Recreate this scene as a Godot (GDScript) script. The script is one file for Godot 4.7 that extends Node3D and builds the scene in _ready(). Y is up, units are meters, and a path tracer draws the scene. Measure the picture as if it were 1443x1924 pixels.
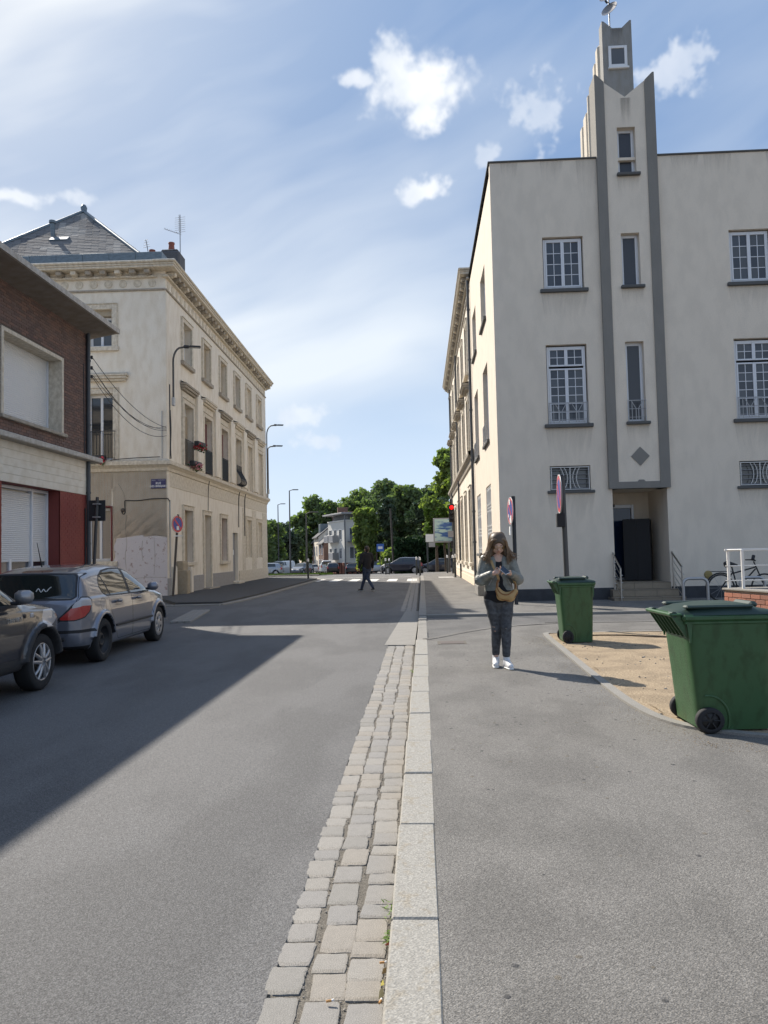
extends Node3D
# ---------------------------------------------------------------- mesh builder
class MB:
	var v := PackedVector3Array()
	var n := PackedVector3Array()
	var u := PackedVector2Array()
	var c := PackedColorArray()
	var i := PackedInt32Array()
	var X := Transform3D()
	var col := Color(1, 1, 1)
	func p(a: Vector3, nn: Vector3, t := Vector2.ZERO) -> int:
		v.append(X * a)
		n.append((X.basis * nn).normalized())
		u.append(t)
		c.append(col)
		return v.size() - 1
	func face(a: int, b: int, d: int):
		var g := (v[d] - v[a]).cross(v[b] - v[a])
		if g.dot(n[a] + n[b] + n[d]) < 0.0:
			i.append_array([a, d, b])
		else:
			i.append_array([a, b, d])
	func tri(a: Vector3, b: Vector3, d: Vector3, nn: Vector3):
		face(p(a, nn), p(b, nn), p(d, nn))
	func quad(a: Vector3, b: Vector3, d: Vector3, e: Vector3, nn := Vector3.ZERO):
		if nn == Vector3.ZERO:
			nn = (d - a).cross(b - a).normalized()
		var k := p(a, nn, Vector2(0, 0))
		p(b, nn, Vector2(1, 0))
		p(d, nn, Vector2(1, 1))
		p(e, nn, Vector2(0, 1))
		face(k, k + 1, k + 2)
		face(k, k + 2, k + 3)
	func box(lo: Vector3, hi: Vector3):
		var a := lo
		var b := hi
		quad(Vector3(a.x, a.y, b.z), Vector3(b.x, a.y, b.z), b, Vector3(a.x, b.y, b.z), Vector3.BACK)
		quad(a, Vector3(b.x, a.y, a.z), Vector3(b.x, b.y, a.z), Vector3(a.x, b.y, a.z), Vector3.FORWARD)
		quad(a, Vector3(a.x, a.y, b.z), Vector3(a.x, b.y, b.z), Vector3(a.x, b.y, a.z), Vector3.LEFT)
		quad(Vector3(b.x, a.y, a.z), Vector3(b.x, a.y, b.z), b, Vector3(b.x, b.y, a.z), Vector3.RIGHT)
		quad(Vector3(a.x, b.y, a.z), Vector3(b.x, b.y, a.z), b, Vector3(a.x, b.y, b.z), Vector3.UP)
		quad(a, Vector3(b.x, a.y, a.z), Vector3(b.x, a.y, b.z), Vector3(a.x, a.y, b.z), Vector3.DOWN)
	func cbox(at: Vector3, size: Vector3):
		box(at - size / 2, at + size / 2)
	func rbox(lo: Vector3, hi: Vector3, r := 0.01):
		# bevelled box: six faces, twelve chamfers, eight corners
		var m := (lo + hi) / 2
		var h := (hi - lo) / 2
		r = minf(r, minf(h.x, minf(h.y, h.z)) * 0.95)
		for ax in 3:
			var b1 := (ax + 1) % 3
			var b2 := (ax + 2) % 3
			for s in [-1.0, 1.0]:
				var nn := Vector3.ZERO
				nn[ax] = s
				var q := []
				for w in [[-1, -1], [1, -1], [1, 1], [-1, 1]]:
					var k := Vector3.ZERO
					k[ax] = s * h[ax]
					k[b1] = w[0] * (h[b1] - r)
					k[b2] = w[1] * (h[b2] - r)
					q.append(m + k)
				quad(q[0], q[1], q[2], q[3], nn)
			for s1 in [-1.0, 1.0]:
				for s2 in [-1.0, 1.0]:
					var nn := Vector3.ZERO
					nn[b1] = s1
					nn[b2] = s2
					var q := []
					for w in [[-1, 0], [1, 0], [1, 1], [-1, 1]]:
						var k := Vector3.ZERO
						k[ax] = w[0] * (h[ax] - r)
						k[b1] = s1 * (h[b1] - (r if w[1] == 0 else 0.0))
						k[b2] = s2 * (h[b2] - (0.0 if w[1] == 0 else r))
						q.append(m + k)
					quad(q[0], q[1], q[2], q[3], nn.normalized())
		for sx in [-1.0, 1.0]:
			for sy in [-1.0, 1.0]:
				for sz in [-1.0, 1.0]:
					var s := Vector3(sx, sy, sz)
					tri(m + s * (h - Vector3(0, r, r)), m + s * (h - Vector3(r, 0, r)), m + s * (h - Vector3(r, r, 0)), s.normalized())
	func tube(pts: Array, r, segs := 8, caps := true):
		# r: one radius or an array of them
		var up := Vector3(0.123, 0.95, 0.21)
		var base := v.size()
		var N := pts.size()
		for k in N:
			var d: Vector3 = (pts[mini(k + 1, N - 1)] - pts[maxi(k - 1, 0)]).normalized()
			var s := d.cross(up)
			if s.length() < 0.05:
				s = d.cross(Vector3(1, 0, 0.1))
			s = s.normalized()
			var t := s.cross(d)
			up = t
			var rr: float = r[k] if r is Array else r
			for j in segs:
				var a := TAU * j / segs
				var nn := s * cos(a) + t * sin(a)
				p(pts[k] + nn * rr, nn, Vector2(float(j) / segs, k))
		for k in N - 1:
			for j in segs:
				var a := base + k * segs + j
				var b := base + k * segs + (j + 1) % segs
				face(a, b, b + segs)
				face(a, b + segs, a + segs)
		if caps:
			for e in [0, N - 1]:
				var d: Vector3 = (pts[0] - pts[1]).normalized() if e == 0 else (pts[N - 1] - pts[N - 2]).normalized()
				var o := v.size()
				for j in segs:
					var w: int = base + e * segs + j
					v.append(v[w])
					n.append((X.basis * d).normalized())
					u.append(Vector2.ZERO)
					c.append(col)
				for j in range(1, segs - 1):
					face(o, o + j, o + j + 1)
	func lathe(prof: Array, segs := 20, arc := TAU):
		# prof: Vector2(radius, y) about local Y
		var base := v.size()
		var P := prof.size()
		for k in P:
			var d: Vector2 = prof[mini(k + 1, P - 1)] - prof[maxi(k - 1, 0)]
			var q := Vector2(d.y, -d.x).normalized()
			for j in segs + 1:
				var a := arc * j / segs
				p(Vector3(cos(a) * prof[k].x, prof[k].y, sin(a) * prof[k].x), Vector3(cos(a) * q.x, q.y, sin(a) * q.x), Vector2(float(j) / segs, float(k) / P))
		for k in P - 1:
			for j in segs:
				var a := base + k * (segs + 1) + j
				face(a, a + 1, a + segs + 2)
				face(a, a + segs + 2, a + segs + 1)
	func lathe_flat(prof: Array, segs := 20):
		for k in prof.size() - 1:
			lathe([prof[k], prof[k + 1]], segs)
	func prism(poly: PackedVector2Array, z0: float, z1: float, sides := true, back := true):
		var t := Geometry2D.triangulate_polygon(poly)
		for s in ([[z1, Vector3.BACK], [z0, Vector3.FORWARD]] if back else [[z1, Vector3.BACK]]):
			var o := v.size()
			for q in poly:
				p(Vector3(q.x, q.y, s[0]), s[1], q)
			for k in range(0, t.size(), 3):
				face(o + t[k], o + t[k + 1], o + t[k + 2])
		if sides:
			var cw := Geometry2D.is_polygon_clockwise(poly)
			for k in poly.size():
				var a := poly[k]
				var b := poly[(k + 1) % poly.size()]
				var e := b - a
				var nn := Vector3(e.y, -e.x, 0).normalized() * (-1.0 if cw else 1.0)
				quad(Vector3(a.x, a.y, z0), Vector3(b.x, b.y, z0), Vector3(b.x, b.y, z1), Vector3(a.x, a.y, z1), nn)
	func slab(poly: PackedVector2Array, y0: float, y1: float, sides := true):
		# polygon in world x, z; top at y1, sides down to y0
		var t := Geometry2D.triangulate_polygon(poly)
		var o := v.size()
		for q in poly:
			p(Vector3(q.x, y1, q.y), Vector3.UP)
		for k in range(0, t.size(), 3):
			face(o + t[k], o + t[k + 1], o + t[k + 2])
		if sides:
			var cw := Geometry2D.is_polygon_clockwise(poly)
			for k in poly.size():
				var a := poly[k]
				var b := poly[(k + 1) % poly.size()]
				var e := b - a
				var nn := Vector3(e.y, 0, -e.x).normalized() * (-1.0 if cw else 1.0)
				quad(Vector3(a.x, y0, a.y), Vector3(b.x, y0, b.y), Vector3(b.x, y1, b.y), Vector3(a.x, y1, a.y), nn)
	func wall(W: float, y0: float, y1: float, holes: Array, deep: float):
		# wall in the local XY plane, facing +z, with holes (Rect2) and their reveals
		var xs := [0.0, W]
		var ys := [y0, y1]
		for h in holes:
			xs.append_array([h.position.x, h.end.x])
			ys.append_array([h.position.y, h.end.y])
		xs.sort()
		ys.sort()
		for k in xs.size() - 1:
			for j in ys.size() - 1:
				if xs[k + 1] - xs[k] < 1e-4 or ys[j + 1] - ys[j] < 1e-4:
					continue
				var m := Vector2((xs[k] + xs[k + 1]) / 2, (ys[j] + ys[j + 1]) / 2)
				var out := false
				for h in holes:
					if h.has_point(m):
						out = true
				if not out:
					quad(Vector3(xs[k], ys[j], 0), Vector3(xs[k + 1], ys[j], 0), Vector3(xs[k + 1], ys[j + 1], 0), Vector3(xs[k], ys[j + 1], 0), Vector3.BACK)
		for h in holes:
			var a: Vector2 = h.position
			var b: Vector2 = h.end
			quad(Vector3(a.x, a.y, 0), Vector3(a.x, b.y, 0), Vector3(a.x, b.y, -deep), Vector3(a.x, a.y, -deep), Vector3.RIGHT)
			quad(Vector3(b.x, a.y, 0), Vector3(b.x, b.y, 0), Vector3(b.x, b.y, -deep), Vector3(b.x, a.y, -deep), Vector3.LEFT)
			quad(Vector3(a.x, b.y, 0), Vector3(b.x, b.y, 0), Vector3(b.x, b.y, -deep), Vector3(a.x, b.y, -deep), Vector3.DOWN)
			quad(Vector3(a.x, a.y, 0), Vector3(b.x, a.y, 0), Vector3(b.x, a.y, -deep), Vector3(a.x, a.y, -deep), Vector3.UP)
	func mould(W: float, prof: Array, ret := false):
		# a moulding along local x from 0 to W; prof: Vector2(out, y), with mitred returns at x = 0 if ret
		for k in prof.size() - 1:
			var a: Vector2 = prof[k]
			var b: Vector2 = prof[k + 1]
			var nn := Vector3(0, -(b.x - a.x), b.y - a.y).normalized()
			var xa := -a.x if ret else 0.0
			var xb := -b.x if ret else 0.0
			quad(Vector3(xa, a.y, a.x), Vector3(W, a.y, a.x), Vector3(W, b.y, b.x), Vector3(xb, b.y, b.x), nn)
	func mesh() -> ArrayMesh:
		var a := []
		a.resize(Mesh.ARRAY_MAX)
		a[Mesh.ARRAY_VERTEX] = v
		a[Mesh.ARRAY_NORMAL] = n
		a[Mesh.ARRAY_TEX_UV] = u
		a[Mesh.ARRAY_COLOR] = c
		a[Mesh.ARRAY_INDEX] = i
		var m := ArrayMesh.new()
		if i.size():
			m.add_surface_from_arrays(Mesh.PRIMITIVE_TRIANGLES, a)
		return m

# ---------------------------------------------------------------- nodes
var rng := RandomNumberGenerator.new()
var taken := {}
var cache := {}

func numbered(called: String, parent: Node) -> String:
	var key := str(parent.get_instance_id()) + called
	var k: int = taken.get(key, 0)
	taken[key] = k + 1
	return called if k == 0 else "%s_%03d" % [called, k]

func tag(o: Node, label: String, category: String, group := "", kind := "") -> Node:
	if label: o.set_meta("label", label)
	if category: o.set_meta("category", category)
	if group: o.set_meta("group", group)
	if kind: o.set_meta("kind", kind)
	return o

func thing(called: String, label: String, category: String, at := Vector3.ZERO, turn := 0.0, group := "") -> Node3D:
	var o := Node3D.new()
	o.name = numbered(called, self)
	add_child(o, true)
	o.position = at
	o.rotation.y = turn
	tag(o, label, category, group)
	return o

func put(called: String, mesh, m: Material, parent: Node = self, T := Transform3D()) -> MeshInstance3D:
	var o := MeshInstance3D.new()
	o.mesh = mesh.mesh() if mesh is MB else mesh
	o.material_override = m
	o.name = numbered(called, parent)
	parent.add_child(o, true)
	o.transform = T
	return o

func struct(called: String, mesh, m: Material) -> MeshInstance3D:
	var o := put(called, mesh, m)
	o.set_meta("kind", "structure")
	return o

func copy_of(o: Node3D, at: Vector3, turn: float, label: String) -> Node3D:
	var r: Node3D = o.duplicate()
	r.name = numbered(String(o.name).rstrip("0123456789").trim_suffix("_"), self)
	add_child(r, true)
	r.position = at
	r.rotation.y = turn
	r.set_meta("label", label)
	return r

func joined(mesh: ArrayMesh, xf: Array, cols := []) -> ArrayMesh:
	# many placed copies of a small mesh as one mesh
	var src := mesh.surface_get_arrays(0)
	var mv := PackedVector3Array()
	var mn := PackedVector3Array()
	for k in src[Mesh.ARRAY_INDEX]:
		mv.append(src[Mesh.ARRAY_VERTEX][k])
		mn.append(src[Mesh.ARRAY_NORMAL][k])
	var v := PackedVector3Array()
	var n := PackedVector3Array()
	var c := PackedColorArray()
	var one := PackedColorArray()
	one.resize(mv.size())
	for k in xf.size():
		var T: Transform3D = xf[k]
		v.append_array(T * mv)
		n.append_array(Transform3D(T.basis.inverse().transposed().orthonormalized(), Vector3.ZERO) * mn)
		if cols.size():
			one.fill(cols[k])
			c.append_array(one)
	var a := []
	a.resize(Mesh.ARRAY_MAX)
	a[Mesh.ARRAY_VERTEX] = v
	a[Mesh.ARRAY_NORMAL] = n
	if cols.size():
		a[Mesh.ARRAY_COLOR] = c
	var m := ArrayMesh.new()
	m.add_surface_from_arrays(Mesh.PRIMITIVE_TRIANGLES, a)
	return m

func multi(called: String, mesh: Mesh, m: Material, xf: Array, parent: Node, cols := []) -> MeshInstance3D:
	var o := put(called, joined(mesh, xf, cols), m, parent)
	o.set_meta("kind", "stuff")
	return o

func V(x: float, y: float, z: float) -> Vector3:
	return Vector3(x, y, z)

func place(o: Vector3, u := Vector3.RIGHT, nn := Vector3.BACK) -> Transform3D:
	# a frame whose x runs along u, whose z looks out along nn
	return Transform3D(Basis(u.normalized(), nn.cross(u).normalized(), nn.normalized()), o)

func sh(x: float, y := 0.0, z := 0.0) -> Transform3D:
	return Transform3D(Basis(), Vector3(x, y, z))

func arc_pts(c: Vector3, a: Vector3, b: Vector3, t0: float, t1: float, k: int) -> Array:
	var r := []
	for j in k + 1:
		var t := lerpf(t0, t1, float(j) / k)
		r.append(c + a * cos(t) + b * sin(t))
	return r

func spline(pts: Array, per := 6) -> Array:
	var r := []
	for k in pts.size() - 1:
		var a = pts[maxi(k - 1, 0)]
		var d = pts[mini(k + 2, pts.size() - 1)]
		for j in per:
			r.append(pts[k].cubic_interpolate(pts[k + 1], a, d, float(j) / per))
	r.append(pts[-1])
	return r

func sag(a: Vector3, b: Vector3, drop: float, k := 12) -> Array:
	var r := []
	for j in k + 1:
		var t := float(j) / k
		r.append(a.lerp(b, t) - Vector3(0, drop * 4 * t * (1 - t), 0))
	return r

# ---------------------------------------------------------------- materials
func lin(r: float, g: float, b: float) -> Color:
	return Color(r, g, b).linear_to_srgb()

func noise_tex(seed_: int, freq: float, lo: Color, hi: Color, opt := {}) -> NoiseTexture2D:
	var f := FastNoiseLite.new()
	f.seed = seed_
	f.frequency = freq
	f.noise_type = opt.get("type", FastNoiseLite.TYPE_SIMPLEX_SMOOTH)
	f.fractal_type = opt.get("fractal", FastNoiseLite.FRACTAL_FBM)
	f.fractal_octaves = opt.get("oct", 4)
	f.fractal_gain = opt.get("gain", 0.55)
	if opt.has("cell"):
		f.cellular_return_type = opt.cell
	var t := NoiseTexture2D.new()
	t.width = opt.get("w", 512)
	t.height = opt.get("h", t.width)
	t.seamless = true
	t.seamless_blend_skirt = 0.15
	t.noise = f
	if opt.get("normal", false):
		t.as_normal_map = true
		t.bump_strength = opt.get("bump", 6.0)
		return t
	var g := Gradient.new()
	g.offsets = PackedFloat32Array([opt.get("a", 0.25), opt.get("b", 0.75)])
	g.colors = PackedColorArray([lo.linear_to_srgb(), hi.linear_to_srgb()])
	t.color_ramp = g
	return t

func grit(seed_: int, coarse: float) -> PackedFloat32Array:
	# stones of a few pixels among finer grit, 1024 pixels square
	var r := RandomNumberGenerator.new()
	r.seed = seed_
	var layers := []
	for n in [1024, 300, 150]:
		var d := PackedByteArray()
		d.resize(n * n)
		for k in n * n / 4:
			d.encode_u32(k * 4, r.randi())
		var im := Image.create_from_data(n, n, false, Image.FORMAT_L8, d)
		if n < 1024:
			im.resize(1024, 1024, Image.INTERPOLATE_CUBIC)
		layers.append(im.get_data())
	var o := PackedFloat32Array()
	o.resize(1024 * 1024)
	var a: PackedByteArray = layers[0]
	var b: PackedByteArray = layers[1]
	var c: PackedByteArray = layers[2]
	for k in o.size():
		o[k] = (a[k] * (1.0 - coarse) + (b[k] * 0.7 + c[k] * 0.3) * coarse) / 255.0
	return o

func grit_tex(seed_: int, coarse: float, lo: float, hi: float) -> ImageTexture:
	var g := grit(seed_, coarse)
	var d := PackedByteArray()
	d.resize(g.size())
	for k in g.size():
		var t := clampf((g[k] - 0.5) * 1.7 + 0.5, 0.0, 1.0)
		d[k] = int(255.0 * pow(lerpf(lo, hi, t * t * 0.5 + t * 0.5), 0.4545))
	return ImageTexture.create_from_image(Image.create_from_data(1024, 1024, false, Image.FORMAT_L8, d))

func grit_normal(seed_: int) -> ImageTexture:
	var g := grit(seed_, 0.75)
	var d := PackedByteArray()
	d.resize(g.size())
	for k in g.size():
		d[k] = int(clampf(g[k], 0.0, 1.0) * 255.0)
	var im := Image.create_from_data(1024, 1024, false, Image.FORMAT_L8, d)
	im.convert(Image.FORMAT_RGBA8)
	im.bump_map_to_normal_map(5.0)
	return ImageTexture.create_from_image(im)

func plain(r: float, g: float, b: float, rough := 0.8, metal := 0.0) -> StandardMaterial3D:
	var m := StandardMaterial3D.new()
	m.albedo_color = lin(r, g, b)
	m.roughness = rough
	m.metallic = metal
	return m

func textured(t: Texture2D, scale: Vector3, rough := 0.9, nrm: Texture2D = null, ns := 0.5, over: Texture2D = null, over_scale := Vector3.ONE * 0.1, tint := Color(1, 1, 1)) -> StandardMaterial3D:
	var m := StandardMaterial3D.new()
	m.albedo_texture = t
	m.albedo_color = tint
	m.roughness = rough
	m.uv1_triplanar = true
	m.uv1_world_triplanar = true
	m.uv1_scale = scale
	if nrm:
		m.normal_enabled = true
		m.normal_texture = nrm
		m.normal_scale = ns
	if over:
		m.detail_enabled = true
		m.detail_blend_mode = BaseMaterial3D.BLEND_MODE_MUL
		m.detail_albedo = over
		m.detail_uv_layer = BaseMaterial3D.DETAIL_UV_2
		m.uv2_triplanar = true
		m.uv2_world_triplanar = true
		m.uv2_scale = over_scale
	return m

func tinted(m: StandardMaterial3D, r: float, g: float, b: float) -> StandardMaterial3D:
	var k: StandardMaterial3D = m.duplicate()
	k.albedo_color = lin(r, g, b)
	return k

func grey(x: float) -> Color:
	return Color(x, x, x)

var M := {}

func make_materials():
	var fine := noise_tex(1, 0.11, grey(0.6), grey(1.0), {"w": 1024, "oct": 3, "gain": 0.7, "a": 0.3, "b": 0.7})
	var speck := grit_tex(2, 0.62, 0.30, 1.0)
	var salt := grit_tex(9, 0.7, 0.58, 1.0)
	var grain_n := grit_normal(3)
	var soft_n := noise_tex(4, 0.03, grey(0), grey(1), {"w": 512, "oct": 5, "normal": true, "bump": 5.0})
	var blotch := noise_tex(5, 0.012, grey(0.8), grey(1.0), {"oct": 5, "a": 0.3, "b": 0.62})
	var blotch2 := noise_tex(15, 0.02, grey(0.94), grey(1.0), {"oct": 5, "a": 0.25, "b": 0.6})
	var stain := noise_tex(6, 0.016, Color(0.9, 0.875, 0.835), grey(1.0), {"oct": 5, "gain": 0.5, "a": 0.15, "b": 0.65})
	var grime := noise_tex(7, 0.02, Color(0.74, 0.71, 0.665), grey(1.0), {"oct": 5, "gain": 0.5, "a": 0.1, "b": 0.8})
	var plaster := noise_tex(8, 0.09, grey(0.86), grey(1.0), {"oct": 4, "a": 0.25, "b": 0.75})
	var soft := noise_tex(9, 0.02, grey(0.75), grey(1.0), {"oct": 5, "a": 0.25, "b": 0.75})
	var one := Vector3.ONE
	M.road = textured(speck, one * 0.85, 0.82, grain_n, 0.8, blotch, V(0.14, 0.1, 0.055), lin(0.222, 0.22, 0.217))
	M.road2 = textured(speck, one * 0.8, 0.85, grain_n, 0.7, blotch, one * 0.13, lin(0.215, 0.212, 0.206))
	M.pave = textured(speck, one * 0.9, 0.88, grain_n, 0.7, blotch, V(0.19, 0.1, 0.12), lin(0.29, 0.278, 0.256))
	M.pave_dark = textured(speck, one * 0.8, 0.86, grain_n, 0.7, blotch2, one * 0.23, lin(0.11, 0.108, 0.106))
	M.far_ground = textured(speck, one * 0.5, 0.9, null, 0.5, blotch, one * 0.05, lin(0.235, 0.23, 0.222))
	M.dirt = textured(noise_tex(10, 0.05, Color(0.5, 0.42, 0.33), Color(1.0, 0.9, 0.76), {"w": 1024, "oct": 5, "gain": 0.7}), one * 0.7, 0.95, grain_n, 1.0, blotch, one * 0.35, lin(0.5, 0.44, 0.35))
	M.concrete = textured(fine_grey(fine), one * 0.9, 0.9, grain_n, 0.4, blotch2, one * 0.31, lin(0.33, 0.315, 0.285))
	M.granite = textured(salt, one * 0.7, 0.8, grain_n, 0.35, noise_tex(12, 0.02, Color(0.92, 0.86, 0.77), grey(1.0), {"oct": 4, "a": 0.1, "b": 0.36}), one * 0.8, lin(0.4, 0.385, 0.345))
	M.joint = textured(speck, one * 1.1, 0.95, grain_n, 1.0, null, one, lin(0.25, 0.225, 0.185))
	for k in 6:
		var c: Color = [Color(0.345, 0.325, 0.29), Color(0.325, 0.31, 0.285), Color(0.355, 0.325, 0.28), Color(0.305, 0.292, 0.265), Color(0.365, 0.345, 0.31), Color(0.318, 0.306, 0.286)][k]
		M["cobble%d" % k] = textured(fine_grey(fine), one * 1.7, 0.78, grain_n, 0.5, blotch2, one * 1.7, lin(c.r, c.g, c.b))
	M.paint_white = textured(noise_tex(13, 0.06, grey(0.55), grey(1.0), {"oct": 4, "a": 0.2, "b": 0.5}), one * 0.8, 0.7, grain_n, 0.4, null, one, lin(0.72, 0.71, 0.67))
	M.modern = textured(plaster, one * 0.8, 0.92, grain_n, 0.25, blotch2, V(0.2, 0.09, 0.2), lin(0.82, 0.72, 0.59))
	M.modern_grey = textured(plaster, one * 0.8, 0.9, grain_n, 0.25, blotch2, V(0.3, 0.1, 0.3), lin(0.25, 0.235, 0.21))
	M.modern_cap = textured(plaster, one * 0.8, 0.9, grain_n, 0.25, stain, V(0.7, 0.22, 0.7), lin(0.3, 0.295, 0.28))
	M.modern_tower = textured(plaster, one * 0.8, 0.9, grain_n, 0.25, stain, V(0.5, 0.16, 0.5), lin(0.62, 0.56, 0.47))
	M.plinth = textured(plaster, one * 0.8, 0.85, grain_n, 0.3, blotch, one * 0.4, lin(0.06, 0.063, 0.07))
	M.sill_dark = textured(fine_grey(fine), one, 0.85, null, 0.3, null, one, lin(0.13, 0.13, 0.125))
	M.cream = textured(plaster, one * 0.7, 0.92, soft_n, 0.3, stain, V(0.33, 0.13, 0.33), lin(0.84, 0.77, 0.655))
	M.cream_low = textured(plaster, one * 0.7, 0.92, soft_n, 0.3, stain, V(0.4, 0.3, 0.4), lin(0.86, 0.71, 0.55))
	M.stone = textured(plaster, one * 0.9, 0.9, soft_n, 0.45, grime, V(0.7, 0.5, 0.7), lin(0.76, 0.69, 0.57))
	M.stone_dirty = textured(plaster, one * 0.9, 0.92, soft_n, 0.5, grime, V(0.5, 0.9, 0.5), lin(0.44, 0.395, 0.33))
	M.mauve = textured(plaster, one * 0.9, 0.9, soft_n, 0.4, noise_tex(14, 0.016, Color(0.62, 0.5, 0.46), grey(1), {"oct": 5, "gain": 0.6, "a": 0.16, "b": 0.32}), one * 0.4, lin(0.66, 0.61, 0.61))
	M.plinth_grey = textured(plaster, one, 0.9, soft_n, 0.3, stain, one * 0.6, lin(0.36, 0.35, 0.345))
	M.slate = textured(soft, one * 1.7, 0.92, soft_n, 0.5, null, one, lin(0.2, 0.195, 0.19))
	M.slate_moss = textured(soft, one * 1.7, 0.95, soft_n, 0.5, null, one, lin(0.36, 0.34, 0.31))
	M.slate_dark = textured(soft, one * 1.7, 0.9, soft_n, 0.5, null, one, lin(0.12, 0.12, 0.125))
	M.zinc = textured(soft, V(0.5, 1.2, 0.5), 0.45, null, 0.3, null, one, lin(0.17, 0.21, 0.235))
	M.zinc.metallic = 0.35
	for k in 5:
		var c: Color = [Color(0.235, 0.145, 0.115), Color(0.2, 0.125, 0.102), Color(0.265, 0.155, 0.12), Color(0.175, 0.118, 0.1), Color(0.22, 0.145, 0.122)][k]
		M["brick%d" % k] = textured(fine_grey(fine), one * 2.3, 0.88, grain_n, 0.5, null, one, lin(c.r, c.g, c.b))
		M["orange_brick%d" % k] = textured(fine_grey(fine), one * 2.3, 0.88, grain_n, 0.5, null, one, lin(c.r * 1.85, c.g * 1.3, c.b * 1.1))
	M.red_brick = textured(fine_grey(fine), one * 2, 0.7, grain_n, 0.3, blotch2, one * 0.5, lin(0.31, 0.062, 0.048))
	M.red_joint = textured(fine_grey(fine), one * 2, 0.7, grain_n, 0.3, null, one, lin(0.25, 0.052, 0.042))
	M.mortar = textured(fine_grey(fine), one * 1.5, 0.95, grain_n, 0.5, stain, one * 0.4, lin(0.17, 0.14, 0.12))
	M.mortar_light = textured(fine_grey(fine), one * 1.5, 0.95, grain_n, 0.5, null, one, lin(0.36, 0.29, 0.24))
	M.board = textured(plaster, one * 0.9, 0.92, grain_n, 0.15, stain, V(0.3, 0.3, 0.3), lin(0.8, 0.74, 0.63))
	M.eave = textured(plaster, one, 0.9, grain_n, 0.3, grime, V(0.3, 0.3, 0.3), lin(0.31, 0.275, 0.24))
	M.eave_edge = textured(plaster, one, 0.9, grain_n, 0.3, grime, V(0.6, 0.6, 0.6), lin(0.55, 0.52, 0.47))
	M.shutter_white = plain(0.66, 0.66, 0.65, 0.45)
	M.glass_grey_b = plain(0.05, 0.058, 0.072, 0.08)
	M.glass_grey_c = plain(0.085, 0.092, 0.1, 0.16)
	M.white = plain(0.74, 0.74, 0.74, 0.35)
	M.white_frame = plain(0.7, 0.71, 0.73, 0.3)
	M.beige = textured(plaster, one, 0.7, null, 0.3, stain, one * 0.7, lin(0.42, 0.35, 0.25))
	M.shutter_red = plain(0.13, 0.02, 0.022, 0.5)
	M.shutter_old = textured(plaster, one, 0.7, null, 0.3, grime, one * 1.3, lin(0.3, 0.12, 0.09))
	M.door_grey = plain(0.24, 0.245, 0.26, 0.5)
	M.black = plain(0.012, 0.012, 0.013, 0.5)
	M.black_soft = plain(0.02, 0.02, 0.022, 0.8)
	M.iron = plain(0.035, 0.037, 0.042, 0.5, 0.3)
	M.pole = plain(0.07, 0.07, 0.07, 0.55, 0.2)
	M.pole_brown = plain(0.075, 0.062, 0.052, 0.65, 0.1)
	M.pole_green = plain(0.035, 0.042, 0.045, 0.5, 0.2)
	M.downpipe = plain(0.085, 0.092, 0.1, 0.6, 0.2)
	M.steel = plain(0.5, 0.49, 0.47, 0.28, 1.0)
	M.galv = plain(0.42, 0.42, 0.42, 0.45, 0.7)
	M.white_metal = plain(0.7, 0.69, 0.66, 0.4)
	M.glass = plain(0.02, 0.024, 0.03, 0.06)
	M.glass.metallic_specular = 0.65
	M.glass_grey = plain(0.065, 0.075, 0.09, 0.1)
	M.glass_grey.metallic_specular = 0.55
	M.frosted = plain(0.05, 0.052, 0.06, 0.18)
	M.frosted.metallic_specular = 0.5
	M.curtain_pane = plain(0.24, 0.21, 0.19, 0.12)
	M.room_dark = plain(0.012, 0.012, 0.014, 0.9)
	M.tile_step = textured(plaster, one * 1.4, 0.6, grain_n, 0.2, blotch2, one * 0.8, lin(0.3, 0.245, 0.175))
	M.sign_red = plain(0.55, 0.05, 0.045, 0.35)
	M.sign_blue = plain(0.035, 0.06, 0.3, 0.35)
	M.sign_back = plain(0.32, 0.32, 0.33, 0.5, 0.4)
	M.plate_blue = plain(0.022, 0.026, 0.12, 0.35)
	M.sticker = plain(0.75, 0.75, 0.73, 0.6)
	M.terracotta = textured(soft, one * 2, 0.8, null, 0.3, null, one, lin(0.3, 0.1, 0.07))
	M.leaf_flower = plain(0.06, 0.11, 0.03, 0.7)
	M.petal = plain(0.55, 0.03, 0.06, 0.6)
	M.petal_pink = plain(0.6, 0.22, 0.25, 0.6)
	M.weed = plain(0.11, 0.19, 0.035, 0.7)
	M.weed.backlight_enabled = true
	M.weed.backlight = lin(0.2, 0.3, 0.05)

var _fg := {}
func fine_grey(t: Texture2D) -> Texture2D:
	return t
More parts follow.
